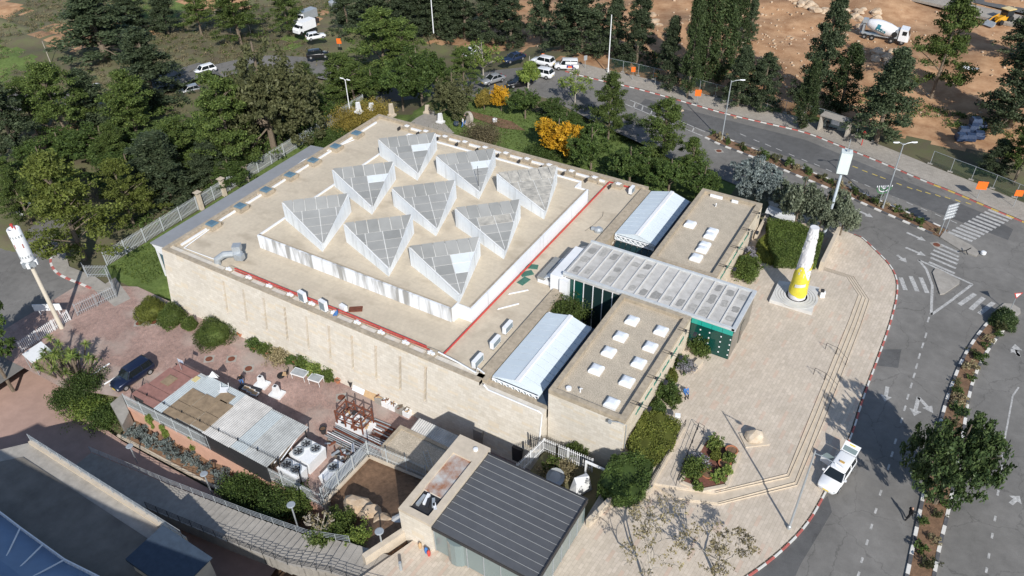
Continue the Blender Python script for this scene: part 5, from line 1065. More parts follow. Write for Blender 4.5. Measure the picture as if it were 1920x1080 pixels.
# backhoe
a=U(1848,52,-.2); c=U(1905,40,-.2); d=(a-c).normalized(); BH=thing('backhoe_loader','yellow backhoe loader half behind a dark tree at top right','excavator',(a+c)/2+Vector((0,0,.2+float(ground(*((a+c)/2)[:2])))),math.atan2(d.y,d.x)); YEL=paintm('machine yellow',(.65,.33,.02))
b=MB(); b.box(-1.0,1.6,-.6,.6,.7,1.5); b.build('body',YEL,BH); b=MB(); b.box(-1.6,.2,-.8,.8,1.5,2.7); b.build('cab_glass',CARGL,BH); b=MB(); b.box(-1.75,.35,-.95,.95,2.7,2.85); b.build('cab_roof',paintm('pale yellow',(.75,.55,.2)),BH)
b=MB(); b.loft([[(3.2,-1.1,.2),(3.2,1.1,.2),(3.1,1.1,.9),(3.1,-1.1,.9)],[(3.9,-1.1,.05),(3.9,1.1,.05),(3.85,1.1,.12),(3.85,-1.1,.12)]]); b.build('bucket',STEEL,BH)
for s in (-.7,.7): b=MB(); b.tube([(.6,s,1.7),(2.2,s,1.3),(3.2,s,.6)],.12,5); b.build('loader_arm',YEL,BH)
for x,r in ((1.2,.5),(-1.1,.75)):
    for s in (-.8,.8): b=MB(); b.lathe([(r*.5,-.2),(r,-.18),(r,.18),(r*.5,.2)],14,(x,s,r),ax=Euler((R(90),0,0)).to_matrix()); b.build('wheel',TYRE,BH)
# ================================================================== lamps, signs, poles
def lamp(label,base,z,h,arms,r=.1,name='street_lamp',head=(.75,.26),m=STEEL):
    t=thing(name,label,'lamp',U(*base,z)); b=MB(); b.tube([(0,0,-.6),(0,0,h*.5),(0,0,h)],r,8,r1=r*.6); b.build('pole',m,t)
    b=MB(); b.lathe([(r*1.6,0),(r*1.6,.35),(r,.4)],8); b.build('base_sleeve',m,t)
    for ang,l in arms:
        dx,dy=math.cos(ang),math.sin(ang); b=MB(); b.tube([(0,0,h-.25),(dx*l*.5,dy*l*.5,h),(dx*l,dy*l,h+.1)],.045,5); b.build('arm',m,t)
        b=MB(); b.loft([[(dx*(l+u)-dy*w,dy*(l+u)+dx*w,h+.1+zz) for w,zz in ((-wd,0),(0,-.07),(wd,0),(0,.1))] for u,wd in ((0,.06),(head[0]*.3,head[1]*.7),(head[0]*.7,head[1]*.7),(head[0],.08))]); b.build('lamp_head',WHITEM,t)
    return t
lamp('street lamp with one arm at the start of the planted median',(1353,262),ZK,9.6,((R(25),1.2),))
lamp('street lamp with two heads in the planted median by the slip road',(1655,390),ZK,9.6,((R(30),.9),(R(210),.6)))
lamp('tall street lamp on the lower pavement whose shadow crosses the plaza',(1479,991),ZK,9.9,((R(-20),1.6),))
for x,y,h,l in ((813,62,14,'tall white pole before the dark conifers behind the lot'),(1140,137,10.5,'tall white pole at the bend of the far pavement')):
    b=MB(); b.tube([(0,0,0),(0,0,h)],.11,6,r1=.07); o=b.build('light_pole',WHITEM); o.location=U(x,y,ZK); tag(o,l,'pole')
for x,y,h,l in ((95,118,4.6,'leaning utility pole on the far left hillside'),(470,62,6,'thin utility pole among pines at top left'),(612,225,3.6,'slim post by the far end of the left fence')):
    b=MB(); b.tube([(0,0,0),(0,0,h)],.09,6,r1=.06); o=b.build('utility_pole',PALEBARK); o.location=U(x,y,-5.6); tag(o,l,'pole')
t=lamp('white floodlight pole behind the far corner of the museum',(657,214),-4.2,6.4,((R(0),.35),(R(180),.35)),m=WHITEM)
for i,(hx,hy,bx,by,z) in enumerate(((245,837,258,868,-8.7),(384,889,399,930,-8.0),(547,947,563,1003,-5.0),(712,997,722,1050,-2.6))):
    base=U(bx,by,z); h=height_for(base,hy); t=thing('path_lamp',['disc headed path lamp farthest left on the shaded path','disc headed path lamp beside the lit salmon strip','disc headed path lamp right of the grey shrubs','disc headed path lamp beside the boulder bed'][i],'lamp',base,group='disc lamps along the path')
    b=MB(); b.tube([(0,0,0),(0,0,h)],.07,6); b.build('pole',STEEL,t); b=MB(); b.lathe([(.1,h-.1),(.36,h),(.38,h+.06),(.3,h+.1)],14); b.build('disc_head',STEEL,t)
def board_sign(label,base,z,h,w,bh,m,face=0,name='sign_board',cat='sign',two=False):
    t=thing(name,label,cat,U(*base,z),face)
    for s in ((-.3,.3) if two else (0,)): b=MB(); b.tube([(s,0.04,0),(s,.04,h)],.04,5); b.build('post',STEEL,t)
    b=MB(); b.box(-w/2,w/2,-.03,.0,h-bh,h); b.build('panel',m,t); return t
RD=math.atan2(-.42,1)*0+R(10)
board_sign('orange sign board on the far pavement below the slim cypress',(1306,197),ZK,2.7,1.0,1.1,ORANGE,R(25)); board_sign('small orange sign with white top behind the mesh fence',(1186,150),ZK,2.4,.7,.9,ORANGE,R(25)); board_sign('small orange sign on the tree behind the mesh fence',(1228,160),ZK,2.2,.5,.6,ORANGE,R(25)); board_sign('large orange sign board beside the right mesh fence',(1832,372),ZK,2.6,1.3,1.2,ORANGE,R(20)); board_sign('orange sign board at the right end of the mesh fence',(1900,387),ZK,2.5,1.0,.9,ORANGE,R(20)); board_sign('orange sign board beside the bare earth near the utility trucks',(637,88),-4.3,1.8,1.0,1.1,ORANGE,R(25)); board_sign('small orange marker behind the parked crossover',(1018,112),-.6,1.2,.5,.6,ORANGE,R(25)); board_sign('orange sign lying near the yellow loader',(1803,42),.3,1.2,1.0,.8,ORANGE,R(25)); board_sign('grey traffic sign seen edge-on in the far lot corner',(1097,128),ZK,2.4,.7,.9,STEEL,R(60))
b=MB(); b.tube([(0,0,0),(0,0,1.9)],.07,6); b.obox((0,0,1.95),.5,.2,.25,.3); b.obox((0,0,2.1),.2,.5,.2,.3); o=b.build('red_standpipe',RED); o.location=U(1615,272,ZK); tag(o,'red standpipe on the far pavement by the leaning trunk','standpipe')
ds=thing('direction_sign','stacked grey arrow direction sign on two posts at the median end','sign',U(1766,438,ZK),R(52))
for s in (-.42,.42): b=MB(); b.tube([(s,0,0),(s,0,4.4)],.05,6); b.build('post',STEEL,ds)
for k in range(5):
    z=2.3+k*.45; b=MB(); b.prism([(-.85,0),(.75,0),(1.05,.19),(.75,.38),(-.85,.38)],-.03,.03); b.v=[(v[0],v[2]-.08,z+v[1]) for v in b.v]; b.build('arrow_panel',[mat('sign back grey',(.33,.35,.37),.5,.06,3),WHITEP][k==9],ds)
    for j in range(5): b=MB(); b.box(-.6+j*.26,-.6+j*.26+.15,-.118,-.112,z+.13,z+.25); b.build('sign_text',WHITEP,ds)
ys=thing('give_way_sign','give way triangle sign on the right island','sign',U(1892,585,ZK),R(35)); b=MB(); b.tube([(0,0,0),(0,0,2.5)],.04,6); b.build('post',STEEL,ys); b=MB(); b.poly([(-.5,-.05,2.75),(.5,-.05,2.75),(0,-.05,1.95)]); b.poly([(-.5,-.02,2.75),(.5,-.02,2.75),(0,-.02,1.95)]); b.build('red_rim',RED,ys); b=MB(); b.poly([(-.32,-.06,2.66),(.32,-.06,2.66),(0,-.06,2.13)]); b.build('white_face',WHITEP,ys)
b=MB(); b.tube([(-.5,0,0),(.2,.1,.35),(.6,.1,.9)],.07,5); b.tube([(.2,.1,.35),(.5,-.3,.1)],.06,5); o=b.build('fallen_sign',DARKM); o.location=U(1806,474,ZK); tag(o,'bent dark post on the concrete island','post')
b=MB(); b.lathe([(.3,0),(.32,.3),(.2,.38)],10); o=b.build('concrete_marker',WHITEP); o.location=U(1843,476,ZK); tag(o,'white concrete lump at the tip of the island','marker')
mn=thing('menorah_decoration','white and green candelabrum shaped decoration beside the lamp in the median','decoration',U(1647,386,ZK)+Vector((0,0,1.6)),R(35)); GRM=mat('green decoration',(.06,.25,.09),.5,.1,5)
for k in range(4):
    w=.25+.25*k; pts=[(w*math.cos(t_),0,1.0-.9*0+ -w*math.sin(t_)*1.0+.35) for t_ in np.linspace(0,math.pi,9)]; b=MB(); b.tube(pts,.05,5); b.build('branch',GRM if k%2 else WHITEP,mn)
for k in range(8): x=-1.0+k*2/7; b=MB(); b.obox((x,0,1.45),.1,.08,.22); b.build('flame',WHITEP,mn)
b=MB(); b.tube([(0,0,-1.6),(0,0,1.35)],.05,5); b.build('stem',STEEL,mn)
# white pole with box sign
wp_=thing('pole_sign','tall pole carrying a pale box sign behind the hedge','sign',U(1545,441,ZK)); hb=height_for(wp_.location,322); ht=height_for(wp_.location,284)
b=MB(); b.tube([(0,0,-.5),(0,0,hb+.1)],.2,10,r1=.16); b.build('pole',mat('pale blue grey pole',(.50,.56,.62),.4,.05,2),wp_); b=MB(); b.obox((0,0,0),1.25,1.25,ht-hb,R(12),z0=hb); b.build('sign_box',[mat('pale green white sign',(.62,.68,.66),.4,.04,1)],wp_); b=MB(); b.tube([(0,0,ht),(0,0,ht+1.6)],.04,5); b.obox((.1,0,ht+.15),.3,.3,.3); b.build('antenna',STEEL,wp_)
# ---- monument column
MO=thing('wrapped_column_monument','tapering white carved column wrapped in yellow fabric on a ringed platform','monument',U(1492,560,.0))
pl=[U(1442.8,563.9,.25),U(1522.4,588,.25),U(1536,540.7,.25),U(1460,527.8,.25)]; b=MB(); b.prism([(q.x-MO.location.x,q.y-MO.location.y) for q in pl],0,.42); b.build('platform',MARBLE,MO)
for r in (1.15,1.45,1.75,2.05): b=MB(); b.lathe([(r+.28,.42),(r+.28,.46),(r+.02,.46-.0),(r+.02,.42)],40); b.build('ring_step',MARBLE,MO)
HC=9.7; b=MB(); prof=[]; nz=34; na=28; secs=[]; r5=random.Random(9)
for i in range(nz+1):
    z=.42+(HC-.42)*i/nz; r=1.0-.52*i/nz; secs.append([( (r+r5.uniform(-.03,.02))*math.cos(2*math.pi*k/na),(r+r5.uniform(-.03,.02))*math.sin(2*math.pi*k/na),z) for k in range(na)])
b.loft(secs); b.build('column',mat('white carved stone',(.66,.645,.65),.7,.1,1.2,.3,3),MO)
for k in range(34):
    z=r5.uniform(3.6,9.2); th=r5.uniform(-2.8,.6); r=1.0-.52*(z-.42)/(HC-.42)+.01; w=r5.uniform(.07,.16); b=MB(); c_=Vector((r*math.cos(th),r*math.sin(th),z)); b.obox(c_,.1,w,r5.uniform(.12,.3),th); b.build('carving',MARBLE,MO)
b=MB(); lo=[];hi=[]; n=40
for k in range(n):
    th=2*math.pi*k/n; zt=3.7+.9*math.cos(th+2.2)+.45*math.sin(3*th); zb=.95+.15*math.sin(2*th); lo.append((th,zb)); hi.append((th,zt))
R_=lambda z:1.0-.52*(z-.42)/(HC-.42)+.05
secs=[]
for j in range(7):
    row=[]
    for k in range(n):
        th=lo[k][0]; z=lo[k][1]+(hi[k][1]-lo[k][1])*j/6; r=R_(z)+.03*math.sin(5*th+3*j)+.02*math.sin(9*th-2*j); row.append((r*math.cos(th),r*math.sin(th),z))
    secs.append(row)
b.loft(secs,caps=False); b.build('yellow_wrap',YELLOWF,MO,True)
b=MB(); b.loft([[((R_(z_)+.11)*math.cos(a_),(R_(z_)+.11)*math.sin(a_),z_+.25*(a_+1.2)) for a_ in np.linspace(-1.9,-.8,6)] for z_ in (2.35,2.55,2.75)],close=False,caps=False); b.build('torn_strip',MARBLE,MO)
b=MB(); b.poly([((R_(4.6)+.02)*math.cos(a_),(R_(4.6)+.02)*math.sin(a_),z_) for a_,z_ in ((-1.0,4.3),(-.1,4.4),(.2,5.6),(-.3,4.9))]); b.build('yellow_scrap',YELLOWF,MO)
t=thing('info_stand','small white stand with a dark panel beside the monument','stand',U(1541,557,0),R(20)); b=MB(); b.box(-.25,.25,-.15,.15,0,.8); b.build('plinth',WHITEP,t); b=MB(); b.box(-.3,.05,-.2,.1,.8,1.1); b.build('panel',DARKM,t)
wall('leaning stone end wall beside the hedge and plaza',[tuple(U(1570,440,0)[:2]),tuple(U(1537,507,0)[:2])],-.5,1.25,.4,STEPST,name='stone_wall')
wall('low stone wall under the clipped hedge by the far wing',[tuple(U(1437,405,.8)[:2]),tuple(U(1418,440,.8)[:2])],-.5,.9,.35,STEPST,name='stone_wall')
b=MB(); b.hexa([(-1.9,-.5,0),(1.9,-.5,0),(1.9,.5,0),(-1.9,.5,0),(-1.8,-.35,.75),(1.9,-.45,.75),(1.8,.4,.75),(-1.9,.45,.75)]); o=b.build('white_roof_slab',WHITEP); o.location=U(1463,406,.6); o.rotation_euler=(0,0,R(-12)); tag(o,'white slab behind the clipped hedge','slab')
# ---- boulder sculpture
def boulder(name,label,loc,sx,sy,sz,rz,m,seed,cat='rock',plinth=None):
    r=random.Random(seed); bm=bmesh.new(); bmesh.ops.create_icosphere(bm,subdivisions=2,radius=1)
    ph=[r.uniform(0,6) for _ in range(6)]
    for v in bm.verts:
        c=v.co; k=1+.16*math.sin(3*c.x+ph[0])*math.cos(2.5*c.y+ph[1])+.12*math.sin(5*c.z+ph[2]+2*c.x)+r.uniform(-.05,.05); v.co=Vector((c.x*k*sx,c.y*k*sy,max(-.25,c.z*k)*sz+.25*sz))
    me=bpy.data.meshes.new(name); bm.to_mesh(me); bm.free(); me.materials.append(m); o=link(name,me); o.location=loc; o.rotation_euler=(0,0,rz)
    return tag(o,label,cat)
boulder('carved_boulder','pale carved boulder standing on the plaza',U(1414,822,.12),.95,.75,.8,R(30),mat('pale orange stone',(.52,.41,.29),.9,.12,1.5,.4,5,col2=(.60,.52,.42)),4,'sculpture')
b=MB(); b.obox((0,0,.06),2.3,1.7,.12,R(38)); o=b.build('boulder_base',STEPST); o.location=U(1414,824,0); tag(o,'flat stone slab under the carved boulder','slab')
for i,(x,y,sx,sy,sz,z,l) in enumerate(((672,952,1.7,1.0,.9,-3.4,'largest cream boulder at the left of the bed'),(697,966,1.0,.8,.8,-3.0,'cream boulder in the middle of the bed'),(722,985,1.05,.9,.9,-2.6,'orange boulder nearest the path lamp'),(749,985,1.1,.8,.8,-2.4,'grey boulder against the pavilion block'))):
    boulder('garden_boulder',l,U(x,y,z),sx,sy,sz,R(20*i),ROCK if i<3 else MARBLE,20+i)
rk=random.Random(31); N_=0
CLB=['in the pale rubble bank left of the mixer','in the line of rocks behind the mixer drum','in the heap in front of the mixer','on the bare earth behind the smaller fence conifer','beside the thin young conifer on the earth','below the mixer near the large dark conifer']
for ci,((ax_,ay_),(bx_,by_),n_,s_) in enumerate((((1490,5),(1610,40),26,1.0),((1585,22),(1665,35),10,1.0),((1600,92),(1690,100),12,.9),((1215,20),(1262,70),10,.9),((1380,35),(1400,95),5,.8),((1640,105),(1680,125),8,.9))):
    for k in range(n_):
        u=rk.random(); x=ax_+(bx_-ax_)*u+rk.uniform(-8,8); y=ay_+(by_-ay_)*u+rk.uniform(-9,9); p=U(x,y,.2); p.z=float(ground(p.x,p.y))
        s=s_*rk.uniform(.45,1.1); o=boulder('site_boulder','orange limestone boulder '+CLB[ci],p,s*1.2,s,s*.8,rk.uniform(0,6),ROCK,100+N_); o['group']='boulders '+CLB[ci]; N_+=1
# garden sculptures
t=thing('stone_disc_sculpture','round pale millstone sculpture standing on the garden lawn','sculpture',U(879,233,-1.4),R(-20)); b=MB(); b.lathe([(.95,-.3),(1.05,-.2),(1.05,.2),(.95,.3)],22,(0,0,1.15),ax=Euler((R(82),0,0)).to_matrix()); b.build('disc',PALEBARK,t); b=MB(); b.obox((0,0,.1),2.0,1.3,.2); b.build('base',STEPST,t)
for i,(x,y,h) in enumerate(((673,211,1.9),(735,217,2.2),(826,230,1.7),(802,212,1.5),(697,205,1.2))):
    b=MB(); b.hexa([(-.4,-.35,0),(.4,-.35,0),(.4,.35,0),(-.4,.35,0),(-.25,-.2,h),(.3,-.25,h*.95),(.25,.25,h),(-.3,.2,h*.9)]); b.obox((0,0,.15),1.2,1.0,.3); o=b.build('garden_stele',[WHITEP,STEPST][i%2]); o.location=U(x,y,-1.5); tag(o,['white stele by the far corner of the museum','cream figure stone on the garden lawn','small white stone beside the garden path','stone post at the path end under the oak','little stone at the lawn edge below the shrubs'][i],'sculpture')
b=MB(); b.lathe([(.1,0),(.42,.15),(.5,.45),(.42,.75),(.1,.9)],14); o=b.build('dark_ball',NAVY); o.location=U(856,236,-1.4); tag(o,'dark blue ball on the garden lawn','ball')
b=MB(); b.lathe([(.35,0),(.4,.5),(.2,.6)],8); o=b.build('white_marker',WHITEP); o.location=U(928,228,-1.4); tag(o,'white block on the lawn near the yellow tree','marker')
# ---- bus shelter, site fences, bales, sheet
bs=thing('bus_shelter','grey bus shelter with flat roof on the far pavement','shelter',U(1562,249,ZK),R(-23)+R(0))
d_=(Vector(U(1580,252,ZK))-Vector(U(1541,240,ZK))); bs.rotation_euler=(0,0,math.atan2(d_.y,d_.x))
b=MB(); b.box(-2.3,2.3,-.9,.9,2.5,2.65); b.build('roof',CONC,bs); b=MB(); b.box(-2.2,2.2,.75,.85,.3,2.5); b.build('back_panel',CLEARGL,bs); b=MB(); b.box(-1.4,.2,.3,.7,.4,.5); b.build('bench',DARKM,bs); b=MB(); b.box(-.9,.4,.68,.74,1.0,2.0); b.build('poster',WHITEP,bs)
for x in (-2.15,2.15): b=MB(); b.box(x-.12,x+.12,-.8,.8,0,2.5); b.build('side_pier',PALEBARK,bs)
def meshmat():
    m,t,N,Lk,B=nt('green fence mesh'); B.inputs['Base Color'].default_value=(.02,.055,.04,1); B.inputs['Roughness'].default_value=.7
    tr=N.new('ShaderNodeBsdfTransparent'); mx=N.new('ShaderNodeMixShader'); mx.inputs[0].default_value=.35; Lk.new(tr.outputs[0],mx.inputs[1]); Lk.new(B.outputs[0],mx.inputs[2]); Lk.new(mx.outputs[0],N['Material Output'].inputs['Surface']); return m
MESHM=meshmat()
def meshfence(label,x0,x1,off=4.9,h=2.1):
    line=[p for p in resample(offset(FARK,off),3.0) if x0<PX((p.x,p.y,ZK))[0]<x1]; o=Vector((*line[0],ZK)); t=thing('mesh_fence',label,'fence',o)
    for i,p in enumerate(line):
        q=Vector((*p,ZK))-o; b=MB(); b.tube([q,q+Vector((0,0,h))],.04,5); b.build('post',STEEL,t); b=MB(); b.obox(q,.7,.25,.14,0,z0=q.z); b.build('foot',CONC,t)
        if i:
            b=MB(); b.poly([pq,q,q+Vector((0,0,h)),pq+Vector((0,0,h))]); b.build('mesh_panel',MESHM,t); b=MB(); b.tube([pq+Vector((0,0,h)),q+Vector((0,0,h))],.025,4); b.build('rail',STEEL,t)
        pq=q
meshfence('green mesh site fence along the far pavement behind the bus stop',1120,1640); meshfence('site fence panels on the right with orange boards',1735,1990)
bl=random.Random(8)
for i,(x,y) in enumerate(((1806,250),(1822,245),(1838,240),(1800,262),(1818,262),(1834,258),(1828,232))):
    b=MB(); b.loft([[(-.7,-.6,0),(.7,-.6,0),(.7,.6,0),(-.7,.6,0)],[(-.76,-.66,.5),(.76,-.66,.5),(.76,.66,.5),(-.76,.66,.5)],[(-.6,-.5,1.0),(.6,-.5,1.0),(.6,.5,1.0),(-.6,.5,1.0)]]); o=b.build('wrapped_bale',mat('blue black plastic',(.03,.05,.10),.35,.25,3,.4) if i==0 else bpy.data.materials['blue black plastic']); o.location=U(x,y,-.5+ (0 if i<6 else 1.0)); o.rotation_euler=(0,0,R(20+bl.uniform(-8,8))); tag(o,'dark blue plastic wrapped bale in the pile under the trees','bale','wrapped bales')
b=MB(); b.poly([(-1.6,-.6,.3),(-.2,-.7,.15),(-.1,.6,.2),(-1.4,.6,.45)]); b.poly([(-.2,-.7,.15),(1.2,-.9,.5),(1.3,.5,.3),(-.1,.6,.2)]); o=b.build('white_sheet',WHITEP); o.location=U(1820,130,0); tag(o,'crumpled white sheet on the orange earth','sheet')
b=MB(); b.lathe([(.2,0),(1.2,.1),(1.3,.9),(.6,1.2)],12); o=b.build('wrapped_bundle',STEEL); o.location=U(627,10,-3.5); tag(o,'grey wrapped bundle on the bare earth at top','bundle')
for i,(x,y) in enumerate(((648,20),(640,12),(634,16))): b=MB(); b.obox((0,0,.4),1.2,.8,.8,.4*i); o=b.build('building_material',[WHITEP,NAVY,WHITEM][i]); o.location=U(x,y,-3.5); tag(o,['white bag of building material nearest the dark conifers','dark crate among white bags on the earth','white bag left of the dark crate on the earth'][i],'material')
for i,(x,y,m) in enumerate(((150,166,STEEL),(165,170,CONC),(180,163,WHITEP),(215,130,PALEBARK),(120,140,CONC))): boulder('rubble_lump',['grey rubble beside the left side road','concrete rubble beside the left side road','white rubble beside the left side road','pale round stone drum at the slope foot','grey stone at the verge of the side road'][i],U(x,y,-5.8),1.2,.8,.5,i,m,300+i)
b=MB(); b.lathe([(.1,0),(.45,.3),(.35,.9),(.1,1.0)],9); o=b.build('magenta_bag',mat('magenta plastic',(.6,.03,.35),.5,.05,4)); o.location=U(155,166,-5.8); tag(o,'bright magenta bag in the roadside rubble','bag')
# ---- left fence, pillars, gate, antenna
palisade('long pale picket fence with stone pillars along the left lawn',[(-91.4,44.6,-6.1),(-91.4,70,-5.8),(-91.0,99,-4.9)],2.3,PALIS,bay=3.0,pitch=.2,pw=.07)
for i,(x,y) in enumerate(((382,392),(425,366),(468,341))):
    p=U(x,y,-5.9); t=thing('stone_pillar',['stone pillar of the left fence nearest the gate','middle stone pillar of the left fence','stone pillar of the left fence farthest from the gate'][i],'pillar',(-91.3,p.y,-6.1)); b=MB(); b.box(-.28,.28,-.28,.28,0,2.7); b.build('shaft',STEPST,t); b=MB(); b.hexa([(-.3,-.3,2.7),(.3,-.3,2.7),(.3,.3,2.7),(-.3,.3,2.7),(-.5,-.5,3.0),(.5,-.5,3.0),(.5,.5,3.0),(-.5,.5,3.0)]); b.build('cap',STEPST,t)
palisade('low pale palisade fence beside the antenna mast',[U(42,660,ZC),U(133,600,ZC)],1.6,WHITEM,pitch=.22,pw=.08,name='white_fence')
palisade('steel sliding gate at the left entrance',[U(146,592,ZC),U(219,557,ZC)],1.9,STEEL,bay=2.2,pitch=.25,name='sliding_gate')
palisade('blue grey wing fence beside the left gate',[U(219,552,ZC),U(208,520,ZC),U(165,520,ZC),U(160,512,ZC)],2.0,STEEL,pitch=.2,name='steel_fence')
b=MB(); b.tube([(0,0,0),(0,0,3.6)],.08,6); b.obox((.0,0,2.2),1.3,.1,1.0,R(-30)); o=b.build('gate_post',STEEL); o.location=U(214,545,ZC); tag(o,'gate post with grey panel at the left entrance','post')
b=MB(); b.obox((0,0,1.2),3.4,.08,1.0,0); b.obox((-1.2,.05,.5),.1,.1,1.0); b.obox((1.2,.05,.5),.1,.1,1.0); o=b.build('fence_board',WHITEP); o.location=U(95,590,ZC); o.rotation_euler=(0,0,R(33)); tag(o,'white board standing behind the low left fence','board')
REDF=mat('faded red print',(.42,.16,.13),.7,.15,4)
AN=thing('antenna_mast','cream antenna mast with white drum and red marks at the left edge','antenna mast',U(116,615,ZC)); hT=height_for(AN.location,428); 
b=MB(); b.tube([(0,0,0),(0,0,hT-4.6)],.27,12,r1=.22); b.build('pole',mat('cream pole',(.62,.56,.46),.6,.05,2),AN)
b=MB(); b.lathe([(.68,hT-4.3),(.7,hT-4.2),(.7,hT-.1),(.62,hT),(.5,hT),(.5,hT-.4)],24); b.build('drum',WHITEP,AN,True)
for k in range(8): b=MB(); a_=k*math.pi/4; b.obox((.6*math.cos(a_),.6*math.sin(a_),hT-4.75),.5,.34,.6,a_); b.build('radio_unit',WHITEM if k%2 else STEEL,AN)
for k in range(8):
    a_=-2.7+k*.42
    for z_,h_,m_ in ((hT-2.1,.55,REDF),(hT-.9,.3,STEEL),(hT-3.6,.3,STEEL)):
        if m_ is REDF and k%3: continue
        b=MB(); b.obox((.705*math.cos(a_),.705*math.sin(a_),z_),.03,.12 if m_ is REDF else .14,h_,a_); b.build('drum_mark',m_,AN)
b=MB(); b.lathe([(.1,hT),(.1,hT+.3),(.16,hT+.32),(.16,hT+.55)],8); b.tube([(.3,.1,hT-.2),(.3,.1,hT+.3)],.05,4); b.build('beacon',RED,AN)
t=thing('white_lean_shelter','white flat sheet shelter beside the yucca clump','shelter',U(70,668,ZC)); b=MB(); b.prism([tuple((U(x,y,-3.9)-t.location)[:2]) for x,y in ((41,664),(77,640),(98,658),(59,680))],2.1,2.2); b.build('roof',WHITEM,t)
for x,y in ((44,665),(77,643),(94,659),(60,677)): q=U(x,y,-3.9)-t.location; b=MB(); b.tube([(q.x,q.y,0),(q.x,q.y,2.1)],.05,5); b.build('post',STEEL,t)
for i,(a_,c_) in enumerate((((206,683),(160,712)),((238,697),(196,722)))): 
    b=MB(); p,q=U(*a_,ZC),U(*c_,ZC); b.tube([(0,0,.12),tuple((q-p)+Vector((0,0,.12)))],.09,6); o=b.build('parking_rail',WHITEM); o.location=p; tag(o,['white wheel stop rail nearer the yucca on the brick yard','white wheel stop rail nearer the dark vehicle'][i],'rail')
# ---- plaza furniture
PB=W2([(1324,824),(1386,848),(1361,912),(1316,921),(1276,905),(1308,852)],0); t=thing('mulch_planter','angular stone edged planting bed with reddish mulch on the plaza','planter',(*PB[0],0)); b=MB(); b.prism([(p[0]-PB[0][0],p[1]-PB[0][1]) for p in PB],0,.1); b.build('mulch',MULCH,t)
for i in range(len(PB)):
    a_,c_=Vector(PB[i]),Vector(PB[(i+1)%len(PB)]); m_=(a_+c_)/2-Vector(PB[0]); d_=c_-a_; b=MB(); b.obox((m_.x,m_.y,.1),d_.length,.28,.2,math.atan2(d_.y,d_.x)); b.build('edge_stone',STEPST,t)
railing('steel handrail along the ramp next to the big hedge',[U(1284,800,0),U(1219,915,-.2)],1.0,DARKM,2.0,2)
railing('double handrail between the ramp and mulch bed',[U(1308,806,0),U(1267,912,-.1)],1.0,DARKM,1.9,2)
railing('short handrail closing the top of the ramp',[U(1308,806,0),U(1318,812,0)],1.0,DARKM,1.0,2)
railing('upper handrail crossing the plaza steps',[U(1547,655,0),U(1567,664,0),U(1585,685,-.5)],.9,DARKM,3,1)
railing('lower handrail crossing the plaza steps',[U(1525,702,0),U(1545,712,0),U(1566,733,-.5)],.9,DARKM,3,1)
wall('low stone wall of the ramp beside the big hedge',[tuple(U(1281,803,0)[:2]),tuple(U(1212,925,0)[:2])],-1.0,.25,.35,STEPST,name='stone_wall')
b=MB(); b.box(-.32,.32,-.9,.9,0,.45); o=b.build('stone_bench',STEPST); o.location=U(1305,688,0); o.rotation_euler=(0,0,R(-8)); tag(o,'plain stone bench beside the glass hall','bench')
b=MB(); b.box(-.45,.45,-.6,.6,0,.45); o=b.build('stone_bench',STEPST); o.location=U(1277,738,0); tag(o,'stone bench with a seated person by the shrubs','bench')
b=MB(); b.tube([(0,0,0),(0,0,1.0)],.05,5); b.obox((0,0,1.1),.5,.35,.3,.4); o=b.build('small_sign_stand',WHITEP); o.location=U(1268,794,0); tag(o,'white sign stand at the top corner of the big hedge','stand')
b=MB(); b.tube([(WXb+.1,45.3,-.6),(WXb+.1,45.2,3.4),(WXb-.5,44.75,3.95),(WXb-1.2,44.7,3.7)],.045,5); b.obox((WXb-1.3,44.7,3.6),.3,.2,.35); tag(b.build('wall_lamp',STEEL),'curved wall lamp at the wing corner over the big hedge','lamp')
DARKLINE=mat('dark step edge line',(.10,.085,.07),.9,.1,4)  # thin dark line set just inside each step edge
for i,(d0,d1,z) in enumerate(((0,0,0),(.06,.42,-.14),(.95,.84,-.28),(1.02,1.26,-.42))):
    Ln=level(d0,d1)
    for j in range(1,len(Ln)-1):
        a_,c_=Vector(Ln[j]),Vector(Ln[j+1]); d_=(c_-a_).normalized(); n_=Vector((-d_.y,d_.x))
        b=MB(); a1,c1=a_+n_*.02,c_+n_*.02; a2,c2=a_+n_*.075,c_+n_*.075; b.poly([(*a1,z+.005),(*c1,z+.005),(*c2,z+.005),(*a2,z+.005)]); struct(b.build('step_edge_line',DARKLINE))
# ================================================================== people
def person(label,loc,heading,joints,radii,edges,mats_by_z,extra=None,name='person'):
    me=bpy.data.meshes.new('skel'); me.from_pydata(joints,edges,[]); o=bpy.data.objects.new('skel',me); COL.objects.link(o)
    o.modifiers.new('s','SKIN'); sv=me.skin_vertices[0].data
    for i,r in enumerate(radii): sv[i].radius=(r,r) if not isinstance(r,tuple) else r
    sv[0].use_root=True; sm=o.modifiers.new('u','SUBSURF'); sm.levels=1; sm.render_levels=1
    dg=bpy.context.evaluated_depsgraph_get(); ev=bpy.data.meshes.new_from_object(o.evaluated_get(dg)); bpy.data.objects.remove(o); ev.name='body'
    ev.materials.clear()
    for _,m in mats_by_z: ev.materials.append(m)
    for p in ev.polygons:
        z=p.center.z; p.material_index=next((i for i,(zz,_) in enumerate(mats_by_z) if z<zz),len(mats_by_z)-1); p.use_smooth=True
    t=thing(name,label,'person',loc,heading); link('body',ev,t); return t
EDG=[(0,1),(1,2),(2,3),(3,4),(0,5),(5,6),(6,7),(7,8),(0,9),(9,10),(10,11),(11,12),(2,13),(13,14),(14,15),(2,16),(16,17),(17,18)]
RAD=[.15,.15,.17,.065,.105,.10,.075,.055,.05,.10,.075,.055,.05,.075,.05,.035,.075,.05,.035]
